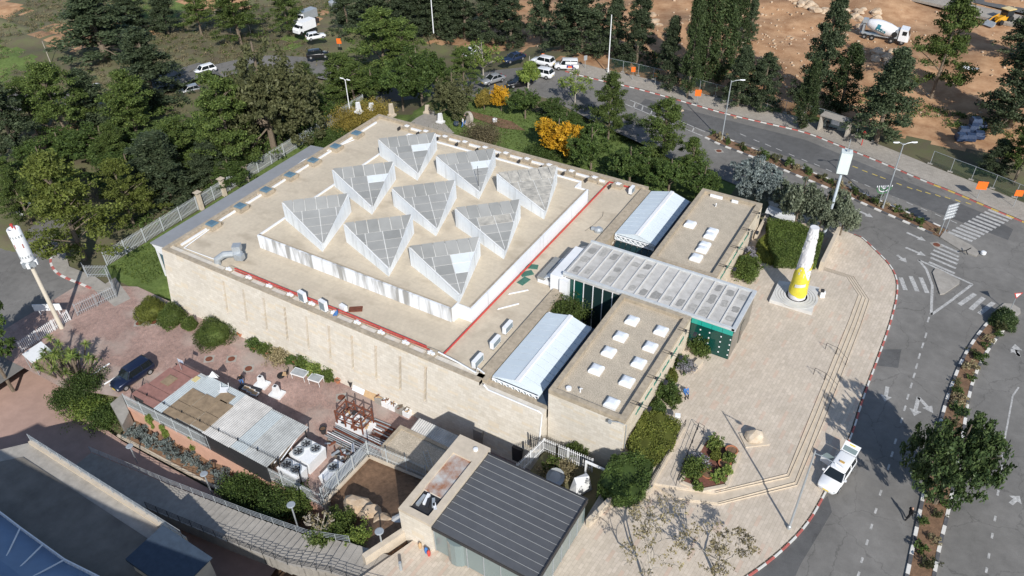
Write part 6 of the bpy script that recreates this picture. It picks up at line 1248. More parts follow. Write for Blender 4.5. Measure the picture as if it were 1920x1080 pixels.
STANDJ=[(0,0,.95),(0,0,1.15),(0,0,1.4),(.02,0,1.53),(.03,0,1.65),(.02,.1,.9),(.12,.11,.5),(-.02,.11,.08),(.14,.11,.04),(-.02,-.1,.9),(-.1,-.11,.5),(-.3,-.11,.1),(-.16,-.11,.05),(0,.22,1.38),(.05,.3,1.1),(.15,.28,.88),(0,-.22,1.38),(-.05,-.3,1.1),(.02,-.28,.86)]
SITJ=[(0,0,.55),(0,0,.78),(.03,0,1.02),(.06,0,1.15),(.09,0,1.27),(.05,.1,.55),(.42,.12,.56),(.44,.12,.1),(.58,.12,.05),(.05,-.1,.55),(.42,-.14,.56),(.46,-.16,.1),(.6,-.16,.05),(.03,.2,1.0),(.12,.26,.75),(.35,.16,.68),(.03,-.2,1.0),(.12,-.26,.75),(.35,-.14,.68)]
def folk(label,px,py,z,head,J,cols): # cols: legs, top, skin, hair split by height
    zs=[j[2] for j in J]; ht=max(zs); hip=J[0][2]
    person(label,U(px,py,z),head,J,RAD,EDG,[(.09,BLACKC),(hip+.02,cols[0]),(J[3][2]-.03,cols[1]),(ht+.03,SKIN),(9,cols[2])])
folk('person in dark clothes walking across the road toward the median tree',1701,974,ZR,R(40),STANDJ,(BLACKC,BLACKC,BLACKC)); folk('seated person in blue shirt on the stone bench by the shrubs',1284,742,0,R(-45),SITJ,(BLACKC,BLUEC,BLACKC))
folk('person in white and blue standing before the millstone sculpture',868,238,-1.4,R(60),STANDJ,(BLUEC,WHITEC,BLACKC)); folk('person in blue jeans standing close behind the other in the garden',872,233,-1.4,R(90),STANDJ,(BLUEC,BLACKC,BLACKC)); folk('person sitting on the millstone sculpture base',880,229,-1.2,R(-70),SITJ,(BLACKC,WHITEC,BLACKC))
folk('worker in black beside the white trays near the shed',455,722,ZC,R(-20),STANDJ,(BLUEC,BLACKC,BLACKC)); folk('person waiting in dark clothes under the bus shelter roof',1549,243,ZK,R(-90),STANDJ,(BLACKC,BLACKC,BLACKC))
folk('worker in blue overalls with orange cap crouching on the roof edge',634,597,1.5,R(200),SITJ,(BLUEC,BLUEC,ORANGE))
# ================================================================== vegetation
def leaf_mesh(name, C, size, rng, m, elong=1.5, nrm=None):
    n=len(C); a=rng.normal(size=(n,3)); 
    if nrm is not None: a=a-nrm*(a*nrm).sum(1,keepdims=True)*.8
    a/=np.linalg.norm(a,axis=1,keepdims=True)+1e-9
    b=rng.normal(size=(n,3)); b-=a*(a*b).sum(1,keepdims=True); b/=np.linalg.norm(b,axis=1,keepdims=True)+1e-9
    s=size*rng.uniform(.6,1.3,(n,1)); A=a*s*elong/2; B=b*s/2
    V=np.stack([C-A,C+B*.9,C+A,C-B*.9],1).reshape(-1,3)
    me=bpy.data.meshes.new(name); me.vertices.add(len(V)); me.vertices.foreach_set('co',V.astype(np.float32).ravel())
    me.loops.add(n*4); me.loops.foreach_set('vertex_index',np.arange(n*4,dtype=np.int32)); me.polygons.add(n)
    me.polygons.foreach_set('loop_start',np.arange(n,dtype=np.int32)*4); me.polygons.foreach_set('loop_total',np.full(n,4,dtype=np.int32))
    me.materials.append(m); me.update(calc_edges=True); return me
def clumps(C, per, rad, rng, flat=1.0):
    n=len(C); P_=rng.normal(size=(n,per,3)); P_/=np.linalg.norm(P_,axis=2,keepdims=True)+1e-9
    P_*= (rng.random((n,per,1))**.45)*rad*rng.uniform(.7,1.3,(n,1,1)); P_[...,2]*=flat
    return (C[:,None,:]+P_).reshape(-1,3)
LM={'cypress':leafmat('cypress foliage',(0.028,0.046,0.018),(0.075,0.105,0.038)),'conifer':leafmat('dark conifer foliage',(0.034,0.052,0.026),(0.092,0.118,0.06)),'pine':leafmat('pine needles',(0.05,0.082,0.02),(0.135,0.18,0.046)),'pineyel':leafmat('yellow green pine needles',(0.08,0.105,0.02),(0.185,0.215,0.05)),'oak':leafmat('oak leaves',(0.036,0.066,0.017),(0.1,0.146,0.037)),'euc':leafmat('olive brown leaves',(0.054,0.062,0.026),(0.13,0.134,0.06)),'light':leafmat('light green leaves',(0.105,0.165,0.030),(0.255,0.315,0.075)),'olive':leafmat('olive leaves',(0.090,0.112,0.068),(0.255,0.285,0.195)),'yellow':leafmat('autumn yellow leaves',(0.440,0.220,0.013),(0.792,0.484,0.039)),'autumn':leafmat('rusty green leaves',(0.150,0.128,0.030),(0.360,0.270,0.060)),'carob':leafmat('glossy deep green leaves',(0.034,0.062,0.024),(0.1,0.14,0.05),.4),'grey':leafmat('blue grey leaves',(0.098,0.121,0.115),(0.230,0.265,0.253)),'hedge':leafmat('hedge leaves',(0.05,0.082,0.018),(0.125,0.165,0.04)),'mosshedge':leafmat('olive hedge leaves',(0.075,0.098,0.018),(0.195,0.210,0.045)),'yucca':leafmat('yucca leaves',(0.090,0.150,0.038),(0.300,0.360,0.090)),'dry':leafmat('dry leaves',(.20,.165,.085),(.38,.325,.19)),'scrub':leafmat('dry scrub twigs',(0.117,0.098,0.058),(0.247,0.208,0.117)),'lav':leafmat('lavender grey leaves',(0.198,0.198,0.209),(0.374,0.363,0.396))}
def crown_pts(kind,rng):
    """nominal tree: returns clump centres, per, clump radius, leaf size, flat, trunk height, H, R, trunk r"""
    if kind=='cypress':
        H,R_=14.,1.75; n=330; t=rng.random(n)**.85
        z=1.0+t*(H-1.2); prof=np.clip(np.minimum((t+.04)/.16,1),0,1)*(1-t)**.42; th=rng.uniform(0,6.283,n)
        lob=1+.22*np.sin(3*th+5*t)+.2*np.sin(9*t+2*th+rng.uniform(0,6)); rr_=R_*prof*lob*np.sqrt(rng.uniform(.35,1,n))
        return np.stack([rr_*np.cos(th),rr_*np.sin(th),z],1),36,.42,.16,1.25,2.5,H,R_,.22
    if kind in('conifer','pine','pineyel'):
        con=kind=='conifer'; H,R_=(12.,3.0) if con else (11.,4.2); C=[]; e=rng.uniform(.45,.8) if con else rng.uniform(.4,.62)
        gap=rng.uniform(0,6.283)
        for k in range(110 if con else 76):
            t=rng.random()**.95; z=(1.0 if con else 1.7)+t*(H-1.6); th=rng.uniform(0,6.283); L=R_*(1-t)**e*rng.uniform(.45,1.15)*(1-.3*max(0,math.cos(th-gap))*(t<.6))+.25
            for j in range(5): u=rng.uniform(.3,1)**.8; C.append((L*u*math.cos(th)+rng.normal(0,.16),L*u*math.sin(th)+rng.normal(0,.16),z+(-.12 if con else .35)*L*u*.5+rng.normal(0,.15)))
        for k in range(8): C.append((rng.normal(0,.15),rng.normal(0,.15),H-1.2+k*.15))
        return np.array(C),38 if con else 46,.42 if con else .56,.15,.8 if con else .55,2.5,H,R_,.22
    if kind=='euc':
        H,R_=13.,6.0; C=[]
        for k in range(32):
            th=rng.uniform(0,6.283); d=R_*.74*math.sqrt(rng.random()); z=1.9+rng.random()*8.6*(1-.4*d/R_); s=rng.uniform(1.2,2.3)
            for j in range(20): v=rng.normal(size=3); v/=np.linalg.norm(v); C.append((d*math.cos(th)+v[0]*s,d*math.sin(th)+v[1]*s,z+v[2]*s*.8))
        return np.array(C),36,.5,.24,.9,4,H,R_,.4
    if kind=='sparse':
        H,R_=5.5,2.2; C=[]
        for k in range(34): th=rng.uniform(0,6.283); d=R_*math.sqrt(rng.random()); C.append((d*math.cos(th),d*math.sin(th),2.4+rng.random()*2.9*(1-.5*d/R_)))
        return np.array(C),38,.5,.17,.8,2.3,H,R_,.1
    H,R_={'oak':(7.,3.2),'light':(5.5,2.1),'olive':(5.,3.0),'yellow':(5.5,2.9),'autumn':(4.5,2.6),'carob':(6.6,5.0),'grey':(5.5,3.0)}[kind]; C=[]; nl=12 if kind!='carob' else 26
    for k in range(nl):
        th=rng.uniform(0,6.283); d=R_*.66*math.sqrt(rng.random()); z=H*.34+rng.random()*H*.46*(1-.45*(d/R_)); s=R_*rng.uniform(.26,.46)
        for j in range(18): v=rng.normal(size=3); v/=np.linalg.norm(v); v*=rng.uniform(.6,1); C.append((d*math.cos(th)+v[0]*s,d*math.sin(th)+v[1]*s,max(.5,z+v[2]*s*.8)))
    return np.array(C),46 if kind!='carob' else 40,.36 if kind!='carob' else .40,.155 if kind!='carob' else .19,.85,H*.4,H,R_,.16 if kind!='carob' else .25
TEMPL={}
def template(kind,var):
    if (kind,var) in TEMPL: return TEMPL[kind,var]
    rng=np.random.default_rng(sum(map(ord,kind))*7+var*13); base={'sparse':'sparse'}.get(kind,kind)
    C,per,rad,ls,flat,th,H,R_,tr=crown_pts(base,rng); mt=LM[{'sparse':'light'}.get(kind,kind)]
    crown=leaf_mesh('crown',clumps(C,per,rad,rng,flat),ls,rng,mt,1.7)
    b=MB(); lean_=rng.normal(0,.12,2); top=Vector((lean_[0]*2,lean_[1]*2,H*.86)); b.tube([(0,0,-.4),(lean_[0]*.4,lean_[1]*.4,H*.25),(lean_[0],lean_[1],H*.55),top],tr,7,r1=tr*.25)
    idx=rng.permutation(len(C))[:22 if kind!='cypress' else 8]
    for i in idx:
        c=C[i]; z0=min(max(th*.7,c[2]-abs(np.hypot(c[0],c[1]))*.7),H*.75); f=z0/(H*.86); p0=Vector((lean_[0]*2*f*.6,lean_[1]*2*f*.6,z0)); mid=p0.lerp(Vector(c),.5)+Vector((0,0,.15)); b.tube([p0,mid,Vector(c)],tr*.34,4,r1=tr*.08)
    trunk=b.mesh('trunk',PALEBARK if kind in('sparse','light') else BARK)
    TEMPL[kind,var]=(crown,trunk,H,R_); return TEMPL[kind,var]
def base_pt(px,py,z=None):
    if z is not None: return U(px,py,z)
    zz=-1.0
    for _ in range(12): p=U(px,py,zz); zz=float(ground(p.x,p.y))
    return U(px,py,zz)
TN=[0]
def tree(kind,px,py,topy,w,label,z=None,group=None,name=None,hs=1.0):
    p=base_pt(px,py,z); h=max(1.0,height_for(p,topy))*hs; wm=w*PX(p+Vector((0,0,h/2)))[2]/FPX
    TN[0]+=1; crown,trunk,H,R_=template(kind,TN[0]%(5 if kind in('conifer','pine') else 3)); t=thing(name or {'cypress':'cypress_tree','conifer':'conifer_tree','pine':'pine_tree','pineyel':'pine_tree','euc':'eucalyptus_tree','oak':'oak_tree','olive':'olive_tree','yellow':'autumn_tree','carob':'carob_tree','grey':'blue_spruce'}.get(kind,'small_tree'),label,'tree',p,TN[0]*2.4,group)
    s=wm/(2*R_)*{'pine':1.2,'pineyel':1.2,'conifer':1.3 if px>1100 else 1.5,'cypress':1.15,'oak':1.3,'euc':1.12,'olive':1.15,'carob':.98,'sparse':1.15}.get(kind,1.1); t.scale=(s,s,h/H); link('trunk',trunk,t); link('crown',crown,t); return t
TREES=[
('conifer',700,64,-62,70,'dark conifer at the left end of the row behind the lot'),('conifer',768,68,-52,66,'second dark conifer from the left behind the lot'),('conifer',822,70,-55,62,'dark conifer just right of the tall white pole behind the lot'),('conifer',872,74,-50,62,'dark conifer with visible trunk above the thin lot tree'),('conifer',918,80,-55,56,'dark conifer behind the navy car'),('conifer',958,88,-45,62,'dark conifer behind the white crossovers'),('conifer',1015,80,-60,50,'slim grey conifer with bare lower trunk behind the lot'),('conifer',1092,100,-42,88,'broad dense dark conifer above the delivery van'),
('conifer',1150,112,-12,58,'dark conifer beside the tall white pole at the bend'),('conifer',1193,124,-22,66,'dark conifer behind the small white topped orange sign'),('conifer',1252,166,28,54,'smaller dark conifer with pale trunk behind the mesh fence'),('cypress',1288,186,-34,32,'slim cypress with double trunk beside the orange board'),('cypress',1318,168,-45,46,'tall cypress directly behind the slim double trunk one'),('cypress',1346,164,-45,44,'tall cypress with a sunlit flank, third of the cypress group'),('cypress',1374,134,-34,34,'tall dark cypress at the right of the cypress group'),
('conifer',1403,80,-6,34,'young thin conifer on the bare earth'),('conifer',1382,202,84,64,'wide conifer with pale trunk behind the one armed lamp'),('conifer',1424,206,98,62,'wide low conifer right of the one armed lamp'),('cypress',1503,244,112,36,'small cypress with a leaning pale trunk by the bus shelter'),('conifer',1528,205,-12,78,'tall ragged dark conifer behind the leaning small cypress'),('cypress',1572,218,82,50,'leaning cypress right behind the bus shelter'),('conifer',1642,268,88,108,'large dark conifer with tilted pale trunk above the two headed lamp'),('pine',1745,185,-4,112,'bright green pine on the site, left of the white sheet'),('conifer',1888,240,52,124,'large dark conifer right of the white sheet'),('pine',1900,345,210,86,'light green pine at the right edge above the mesh fence'),('conifer',1860,330,262,66,'low dark conifer behind the large orange board'),('conifer',1912,112,-6,84,'dark conifer in front of the yellow loader'),
('pine',722,152,22,132,'broad bright pine rising behind the far museum corner'),('pine',648,196,100,84,'pine left of the floodlight pole'),('oak',792,192,72,86,'deep green oak in the middle of the garden edge'),('oak',756,208,96,74,'oak with a visible trunk on the lawn behind the museum'),('euc',852,222,120,78,'brownish round oak above the millstone sculpture',None,None,'oak_tree'),('sparse',907,152,66,62,'thin pale tree standing in the lot'),('light',990,166,98,44,'bright green small tree between lot cars'),('sparse',1078,196,128,54,'thin pale tree at the near corner of the lot'),('yellow',940,208,150,42,'upright yellow tree beside the silver car'),('autumn',908,206,165,36,'small yellowing shrub tree left of the yellow tree',None,None,'autumn_shrub'),('oak',985,222,160,62,'dark green bushy tree right of the yellow tree'),('oak',1032,228,178,52,'dark bushy tree between yellow and orange trees'),('yellow',1042,292,213,98,'spreading orange tree over the garden lawn'),
('pine',1140,262,138,76,'pine between the orange tree and far road'),('pine',1236,322,188,88,'bright pine beside the slip road'),('oak',1108,318,222,76,'dark oak behind the orange tree nearest the museum roof'),('oak',1180,345,262,84,'dark oak behind the far end of the red pipe'),('oak',1252,368,288,80,'dark oak behind the far glazed gable'),('oak',1312,372,298,72,'dark oak behind the left corner of the far wing'),('grey',1415,388,288,104,'blue grey spruce behind the far wing'),('olive',1488,432,322,92,'grey green olive behind the clipped hedge'),('olive',1532,442,350,66,'small olive left of the box sign pole'),('olive',1574,444,346,68,'olive right of the box sign pole'),
('conifer',200,110,-30,124,'dark conifer with dead limbs on the upper left slope'),('conifer',316,64,-30,52,'dark narrow conifer on the upper left slope'),('pine',452,82,-20,112,'pine above the eucalyptus at top left'),('pine',542,62,-22,78,'pine beside the utility trucks'),('conifer',290,192,50,98,'dark conifer left of the white compact car'),('euc',515,285,40,180,'big olive brown eucalyptus above the left fence'),('pine',446,322,144,136,'pale green pine with visible trunk by the stone pillars'),('pine',132,268,124,116,'pine at left with layered branches'),('conifer',38,302,136,88,'grey green conifer at the left edge'),('pine',262,262,138,128,'pine in the middle of the left grove'),('conifer',318,372,248,116,'dark conifer in front of the left grove'),('pineyel',160,486,296,172,'yellow green pine over the left gate road'),('pineyel',252,424,304,104,'yellow green pine beside the left fence'),('oak',20,724,545,110,'dark tree at the left edge by the white shelter',-7.5),('pine',232,330,236,90,'pine half hidden in the left grove'),('oak',385,262,205,70,'dark shrub tree between left pines'),('oak',90,330,262,100,'dark bushy tree on the left slope'),('oak',560,255,205,70,'dark bush tree beside the far part of the left fence'),
('pine',345,330,225,110,'pine right of the middle of the left grove'),('oak',200,300,225,110,'dark bushy tree below the left pines'),('pine',60,420,320,90,'pine behind the white car at far left'),('conifer',400,345,262,70,'small dark conifer beside the pale green pine'),('oak',300,300,232,90,'dense dark tree in the heart of the left grove'),('oak',120,300,240,100,'dense bushy tree at the left of the grove'),('oak',590,232,170,80,'dark tree just beyond the far end of the left fence'),('pine',668,205,120,110,'bushy pine behind the floodlight pole'),('oak',820,185,95,70,'deep green oak left of the round brownish oak'),('oak',1060,262,200,70,'dark bushy tree behind the orange tree top'),('oak',1215,350,285,70,'dark oak close behind the far parapet corner'),('conifer',655,60,-40,50,'dark conifer right of the bare earth at top'),('conifer',735,60,-55,60,'dark conifer between the first two behind the lot'),('conifer',795,66,-50,56,'dark conifer just left of the tall white pole'),('conifer',845,70,-55,54,'dark conifer between the pole and the trunk one'),('conifer',1055,92,-50,56,'dark conifer left of the broad dense one'),('cypress',1300,160,-45,36,'dark cypress filling the middle of the cypress group'),
('conifer',180,240,130,80,'dark conifer behind the layered pine at left'),('pine',70,250,150,90,'pine between the edge conifer and layered pine'),('oak',250,345,275,120,'dense low tree before the left grove conifers'),('pine',15,380,300,90,'pine at the very left edge of the slope'),('pine',120,400,300,110,'pine behind the big yellow green one'),('oak',400,300,235,90,'dark tree behind the pale green pine trunk'),('pine',470,250,150,90,'pine in front of the big eucalyptus'),('oak',440,345,290,80,'dark bush tree at the stone pillars'),('conifer',250,60,-20,70,'dark conifer between the two on the upper left slope'),('pine',378,66,-20,70,'pine on the upper slope left of the grey leafless tree'),('pine',580,200,120,80,'pine between the eucalyptus and floodlight pole'),('pine',760,150,40,90,'pine behind the deep green oaks of the garden'),('oak',700,195,120,80,'dark oak right of the floodlight pole'),('pine',870,165,90,60,'slim pine beside the thin lot tree'),('pine',1290,350,262,70,'pine behind the far wing roof corner'),
('carob',1752,946,772,192,'big round carob tree on the curved median'),
]
for r in TREES: tree(*r[:6],z=r[6] if len(r)>6 else None,name=r[8] if len(r)>8 else None)
# ---- shrubs
def shell(rng,n,a,bb,c,fill=.35):
    v=rng.normal(size=(n,3)); v/=np.linalg.norm(v,axis=1,keepdims=True); k=np.where(rng.random(n)<fill,rng.random(n)**.5,rng.uniform(.9,1.05,n)); lum=1+.13*np.sin(4*v[:,0]+3*v[:,1]+a)+.10*np.sin(7*v[:,2]+5*v[:,1]+3*a)+.05*rng.normal(size=n)
    P_=v*(k*lum)[:,None]*np.array([a,bb,c]); P_[:,2]=np.abs(P_[:,2]); return P_,v
SHT={}
def shrub(kind,px,py,wpx,hm,label,z=None,cat='shrub',group=None,name='shrub',ls=.12,dens=1.0,loose=False,aspect=1.0):
    p=base_pt(px,py,z); w=wpx*PX(p)[2]/FPX/2; rng=np.random.default_rng(int(px*31+py))
    n=int(min(9000,max(500,dens*1100*(w*w+w*hm)*.9/(ls/.12)**2)))
    t=thing(name,label,cat,p,0,group)
    if loose: C=rng.normal(size=(max(8,int(n/30)),3))*np.array([w*.5,w*.5*aspect,hm*.28])+np.array([0,0,hm*.5]); C[:,2]=np.clip(C[:,2],.1,hm); pts=clumps(C,30,w*.28+.05,rng); nr=None
    else: pts,nr=shell(rng,n,w,w*aspect,hm)
    me=leaf_mesh('foliage',pts,ls,rng,LM[kind],1.6,nr); link('foliage',me,t)
    b=MB()
    for k in range(5): a=k*1.26; b.tube([(0,0,-.1),(w*.35*math.cos(a),w*.35*math.sin(a),hm*.5),(w*.6*math.cos(a),w*.6*math.sin(a),hm*.8)],.035,4,r1=.012)
    b.build('stem',BARK,t)
    if not loose:
        b=MB(); b.lathe([(w*.75,0),(w*.8,hm*.4),(w*.55,hm*.75),(w*.1,hm*.86)],10); b.v=[(x,y*aspect,zz) for x,y,zz in b.v]; b.build('inner_mass',LM[kind],t)
    return t
for i,(x,y,w,h,k) in enumerate(((284,594,60,1.7,'mosshedge'),(324,606,52,1.9,'hedge'),(357,618,28,1.2,'hedge'),(402,638,74,1.9,'hedge'))): shrub(k,x,y-6,w,h,['round clipped bush with yellow patch at the museum corner','second clipped bush along the museum wall','small clipped bush between two big ones','largest clipped bush nearest the potted palm'][i],ZC,'bush',name='clipped_bush',ls=.1,dens=1.6)
SHR=[('hedge',452,622,16,1.0,'small palm in the pot at the wall end',ZC,1),('oak',478,650,24,1.1,'leafy plant in the pot left of the yard plants',ZC,1),('hedge',498,660,26,1.0,'spiky plant in the small yard pot',ZC,1),('dry',528,672,44,1.0,'dry pinkish shrub along the museum wall',ZC,1),('oak',546,680,20,.9,'green low plant beside the dry shrub',ZC,1),('hedge',574,684,34,1.3,'leafy plant at the left of the green pot row',ZC,1),('yucca',596,696,36,1.3,'bright leafy plant in the middle of the green pot row',ZC,1),('hedge',620,706,30,1.2,'spiky plant at the right of the green pot row',ZC,1),
('oak',612,268,66,1.8,'grey green bush outside the far left parapet',-5,1),('autumn',655,236,66,2.6,'yellowing bush at the far museum corner',-4.2,1),('autumn',702,222,60,2.6,'rusty bush behind the far museum corner',-3,1),('olive',766,248,26,1.2,'small grey bush beside the garden path',-1.5,1),('scrub',905,262,62,1.9,'bare twiggy bush on the garden lawn',-1.5,1),('oak',1010,300,60,1.6,'dark bush under the orange tree',-1.4,1),
('carob',1880,606,46,1.6,'rounded bush at the tip of the curved median',ZK,0),
('oak',1312,648,34,1.8,'reddish green shrub beside the glass hall',0,1),('hedge',1312,664,30,1.2,'bright low shrub beside the stone bench',0,1),('lav',1284,692,30,1.0,'lavender grey shrub between green shrubs',0,1),('oak',1274,688,26,1.3,'dark shrub behind the lavender one',0,1),('mosshedge',1258,710,26,1.1,'olive clipped shrub along the near wing',0,0),('oak',1248,742,40,1.5,'reddish shrub with a pink flower by the near wing',0,1),('hedge',1262,752,30,1.0,'bright green shrub behind the seated person',0,1),('oak',1232,770,34,1.2,'dark clipped shrub before the big hedge',0,0),
('lav',1405,478,16,1.0,'grey shrub in front of the far wing letters',0,1),('hedge',1410,502,24,1.1,'bright shrub near the hall and far wing',0,1),('hedge',1396,515,44,1.3,'leafy green shrub at the corner of hall and far wing',0,1),('lav',1412,490,14,.9,'small round grey shrub beside the clipped strip',0,1),('oak',1388,498,28,1.2,'reddish shrub against the far wing wall',0,1),
('oak',165,735,66,2.0,'dark bush below the yucca clump',-7,1),('light',170,770,70,1.8,'bright bush at the start of the salmon wall',-8.6,1),('oak',205,790,50,1.8,'green bush touching the concrete wedge',-8.6,1),('oak',130,755,50,1.6,'green bush below the white shelter',-8,1),
('oak',480,935,70,2.2,'large rosemary like bush right of the grey shrubs',-8.2,1),('oak',530,965,80,2.4,'dark spreading bush below the palisade',-7.6,1),('hedge',560,948,50,2.0,'feathery bush under the palisade corner',-7.0,1),('oak',445,925,50,1.8,'bush at the end of the lit salmon strip',-8.4,1),
('hedge',640,990,50,1.7,'upright rosemary bush left of the boulders',-3.8,1),('hedge',610,1022,44,1.8,'tall feathery bush by the stepped path landing',-3.0,1),('light',674,1020,40,1.5,'thin yellowish sapling in the boulder bed',-2.6,1),('oak',735,1020,20,.7,'small plant beside the path lamp in the bed',-2.3,1),
('hedge',1082,852,36,1.2,'low vine growing over the white fence',-2.6,1),('dry',1050,890,50,.8,'dry brown plants behind the pavilion',-2.6,1),('hedge',1035,880,30,1.0,'green weeds at the white fence corner',-2.6,1),
('yucca',1338,838,26,1.0,'round flowering plant at the top of the mulch bed',.1,1),('mosshedge',1342,857,20,.8,'small clipped ball in a mulch bed pot',.1,0),('yucca',1366,862,22,.9,'grassy tuft at the right of the mulch bed',.1,1),('hedge',1302,885,40,1.2,'green bush at the left of the mulch bed',.1,1),('lav',1312,868,30,.7,'silver grey bush in the mulch bed',.1,1),('yucca',1346,895,24,.7,'grassy tuft near the front of the mulch bed',.1,1),('yucca',1308,914,20,.6,'small agave at the corner of the mulch bed',.1,1),('yucca',1362,885,20,.7,'tuft beside the middle terracotta planter',.1,1),
('hedge',1063,600,66,2.3,'shrub tree in the sunken court beside the glass hall',-.4,1)]
for k,x,y,w,h,l,z,lo in SHR: shrub(k,x,y,w,h,l,z,loose=bool(lo),ls=.12 if lo else .1,dens=1.7)
# clipped hedge blocks
def hedge(label,poly,z0,z1,kind,ls=.12,dens=150,bump=.12,name='clipped_hedge'):
    rng=np.random.default_rng(int(abs(poly[0][0])*100)); P_=np.array(poly); lo=P_.min(0); hi=P_.max(0); A=(hi-lo).prod(); n=int(A*dens)
    x=rng.uniform(lo[0],hi[0],n); y=rng.uniform(lo[1],hi[1],n); k=inpoly(x,y,poly); x,y=x[k],y[k]; z=z1+bump*np.sin(x*2.1)*np.cos(y*1.7)+rng.uniform(-.18,.08,len(x)); pts=[np.stack([x,y,z],1)]; nr=[np.tile([0,0,1.],(len(x),1))]
    for i in range(len(poly)):
        a,c=P_[i],P_[(i+1)%len(poly)]; L=np.hypot(*(c-a)); m=int(L*(z1-z0)*dens); u=rng.random((m,1)); q=a+(c-a)*u+rng.normal(0,.07,(m,2)); pts.append(np.concatenate([q,rng.uniform(z0,z1,(m,1))],1)); d=(c-a)/L; nr.append(np.tile([d[1],-d[0],0],(m,1)))
    c0=P_.mean(0); t=thing(name,label,'hedge',(c0[0],c0[1],z0)); me=leaf_mesh('foliage',np.concatenate(pts)-np.array([c0[0],c0[1],z0]),ls,rng,LM[kind],1.5,np.concatenate(nr)); link('foliage',me,t)
    b=MB(); b.prism([((p[0]-c0[0])*.93,(p[1]-c0[1])*.93) for p in poly],0,z1-z0-.14); b.build('inner_mass',LM[kind],t)
hedge('large flat clipped hedge beside the monument',W2([(1440,412),(1482,416),(1543,440),(1530,490),(1455,487),(1441,455)],1.2),-.4,1.5,'hedge',dens=190)
hedge('small clipped hedge step in front of the far wing',W2([(1421,452),(1436,440),(1452,470),(1448,488),(1420,478)],.8),-.4,.9,'mosshedge',dens=200)
hedge('narrow clipped hedge strip along the far wing wall',W2([(1393,485),(1406,472),(1408,490),(1392,506)],.7),-.2,.8,'mosshedge',dens=200)
hedge('big clipped hedge below the near wing corner',W2([(1208,775),(1240,775),(1275,795),(1262,835),(1228,865),(1185,855),(1178,830)],.8),-2.4,1.1,'mosshedge',dens=150,bump=.25)
hedge('tall dark hedge between the near wing and the ramp',W2([(1150,850),(1190,845),(1225,862),(1215,910),(1190,930),(1150,930),(1122,905)],1.0),-2.5,1.0,'oak',dens=130,bump=.35,ls=.13)
# yucca clump
t=thing('yucca_clump','clump of tall spiky yuccas beside the antenna mast','yucca',U(135,700,ZC)); ry=random.Random(4)
for k in range(26):
    x,y=ry.gauss(0,1.5),ry.gauss(0,1.4); h=ry.uniform(1.6,4.2); b=MB(); b.tube([(x*.6,y*.6,0),(x,y,h)],.1,5); b.build('stem',BARK,t); b=MB()
    for j in range(44):
        a=ry.uniform(0,6.283); e=ry.uniform(-.5,1.3); L=ry.uniform(.55,.95); d=Vector((math.cos(a)*math.cos(e),math.sin(a)*math.cos(e),math.sin(e))); n=Vector((-math.sin(a),math.cos(a),0))*.035; p=Vector((x,y,h)); m_=p+d*L*.55; b.poly([p-n,p+n,m_+n*1.1,p+d*L-Vector((0,0,.12)),m_-n*1.1])
    b.build('leaf_rosette',LM['yucca'],t)
# bare trees at the bottom
def bare(label,px,py,z,h,seed,leaves,w):
    t=thing('bare_tree',label,'tree',U(px,py,z)); r=random.Random(seed); b=MB(); tips=[]
    def br(p,d,L,rad,dep):
        q=p+d*L; b.tube([p,p+d*L*.5+Vector((r.uniform(-.06,.06),r.uniform(-.06,.06),.03))*L,q],rad,5 if dep<2 else 3,r1=rad*.6,cap=False)
        if dep>=2: tips.append(q)
        if dep>=5: return
        for k in range(3 if dep<2 else 2+(r.random()<.35)):
            a=r.uniform(0,6.283); s=r.uniform(.45,.85); e=Vector((math.cos(a),math.sin(a),0)); br(q,(d*1.0+e*s*w+Vector((0,0,.12))).normalized(),L*r.uniform(.66,.86),max(.028,rad*.62),dep+1)
    br(Vector((0,0,-.1)),Vector((.05,.02,1)).normalized(),h*.26,.15,0); b.build('branches',PALEBARK,t)
    rng=np.random.default_rng(seed); C=np.array([tuple(q) for q in tips]); C=C[rng.permutation(len(C))[:int(len(C)*leaves)]]; link('dry_leaves',leaf_mesh('dry_leaves',clumps(C,11,.3,rng),.15,rng,LM['dry'],1.4),t)
bare('nearly bare tree with dry leaves at the bottom by the pavilion',1215,1105,ZK,9.0,3,.6,1.5); bare('smaller half bare tree at the bottom right of the pavement',1342,1084,ZK,7.0,8,.6,1.4); bare('grey leafless tree among pines at top left',433,62,-5.6,7.0,12,.05,1.0); bare('young bare tree beside the palisade corner',606,1010,-3.6,4.2,15,.1,.6); bare('dead leaning tree on the upper left slope',200,108,-5.8,7.5,21,.0,.8)
# small shrubs of the medians and grey shrubs of the bed
def shrub_proto(kind,seed,ls=.13):
    rng=np.random.default_rng(seed); C=rng.normal(size=(16,3))*np.array([.38,.38,.22])+np.array([0,0,.5]); C[:,2]=np.clip(C[:,2],.08,1.1); b=MB()
    for k in range(5): a=k*1.26; b.tube([(0,0,-.05),(.3*math.cos(a),.3*math.sin(a),.55)],.02,4)
    return leaf_mesh('foliage',clumps(C,30,.24,rng),ls,rng,LM[kind],1.6),b.mesh('stem',BARK)
def scatter(name,label,group,line,z,kinds,step,s0,s1,seed,jit=.4):
    r=random.Random(seed); pr=[shrub_proto(k,seed+i) for i,k in enumerate(kinds)]
    for i,p in enumerate(resample(line,step)):
        t=thing(name,label,'shrub',(p.x+r.uniform(-jit,jit),p.y+r.uniform(-jit,jit),z),r.uniform(0,6),group); s=r.uniform(s0,s1); t.scale=(s,s,s*r.uniform(.7,1.1)); f,st=pr[i%len(pr)]; link('foliage',f,t); link('stem',st,t)
scatter('median_shrub','small ragged shrub in the planted median beside the far road','shrubs in the far median',offset(MS,1.15),ZK-.03,('oak','dry','oak','euc'),1.7,.6,1.25,2)
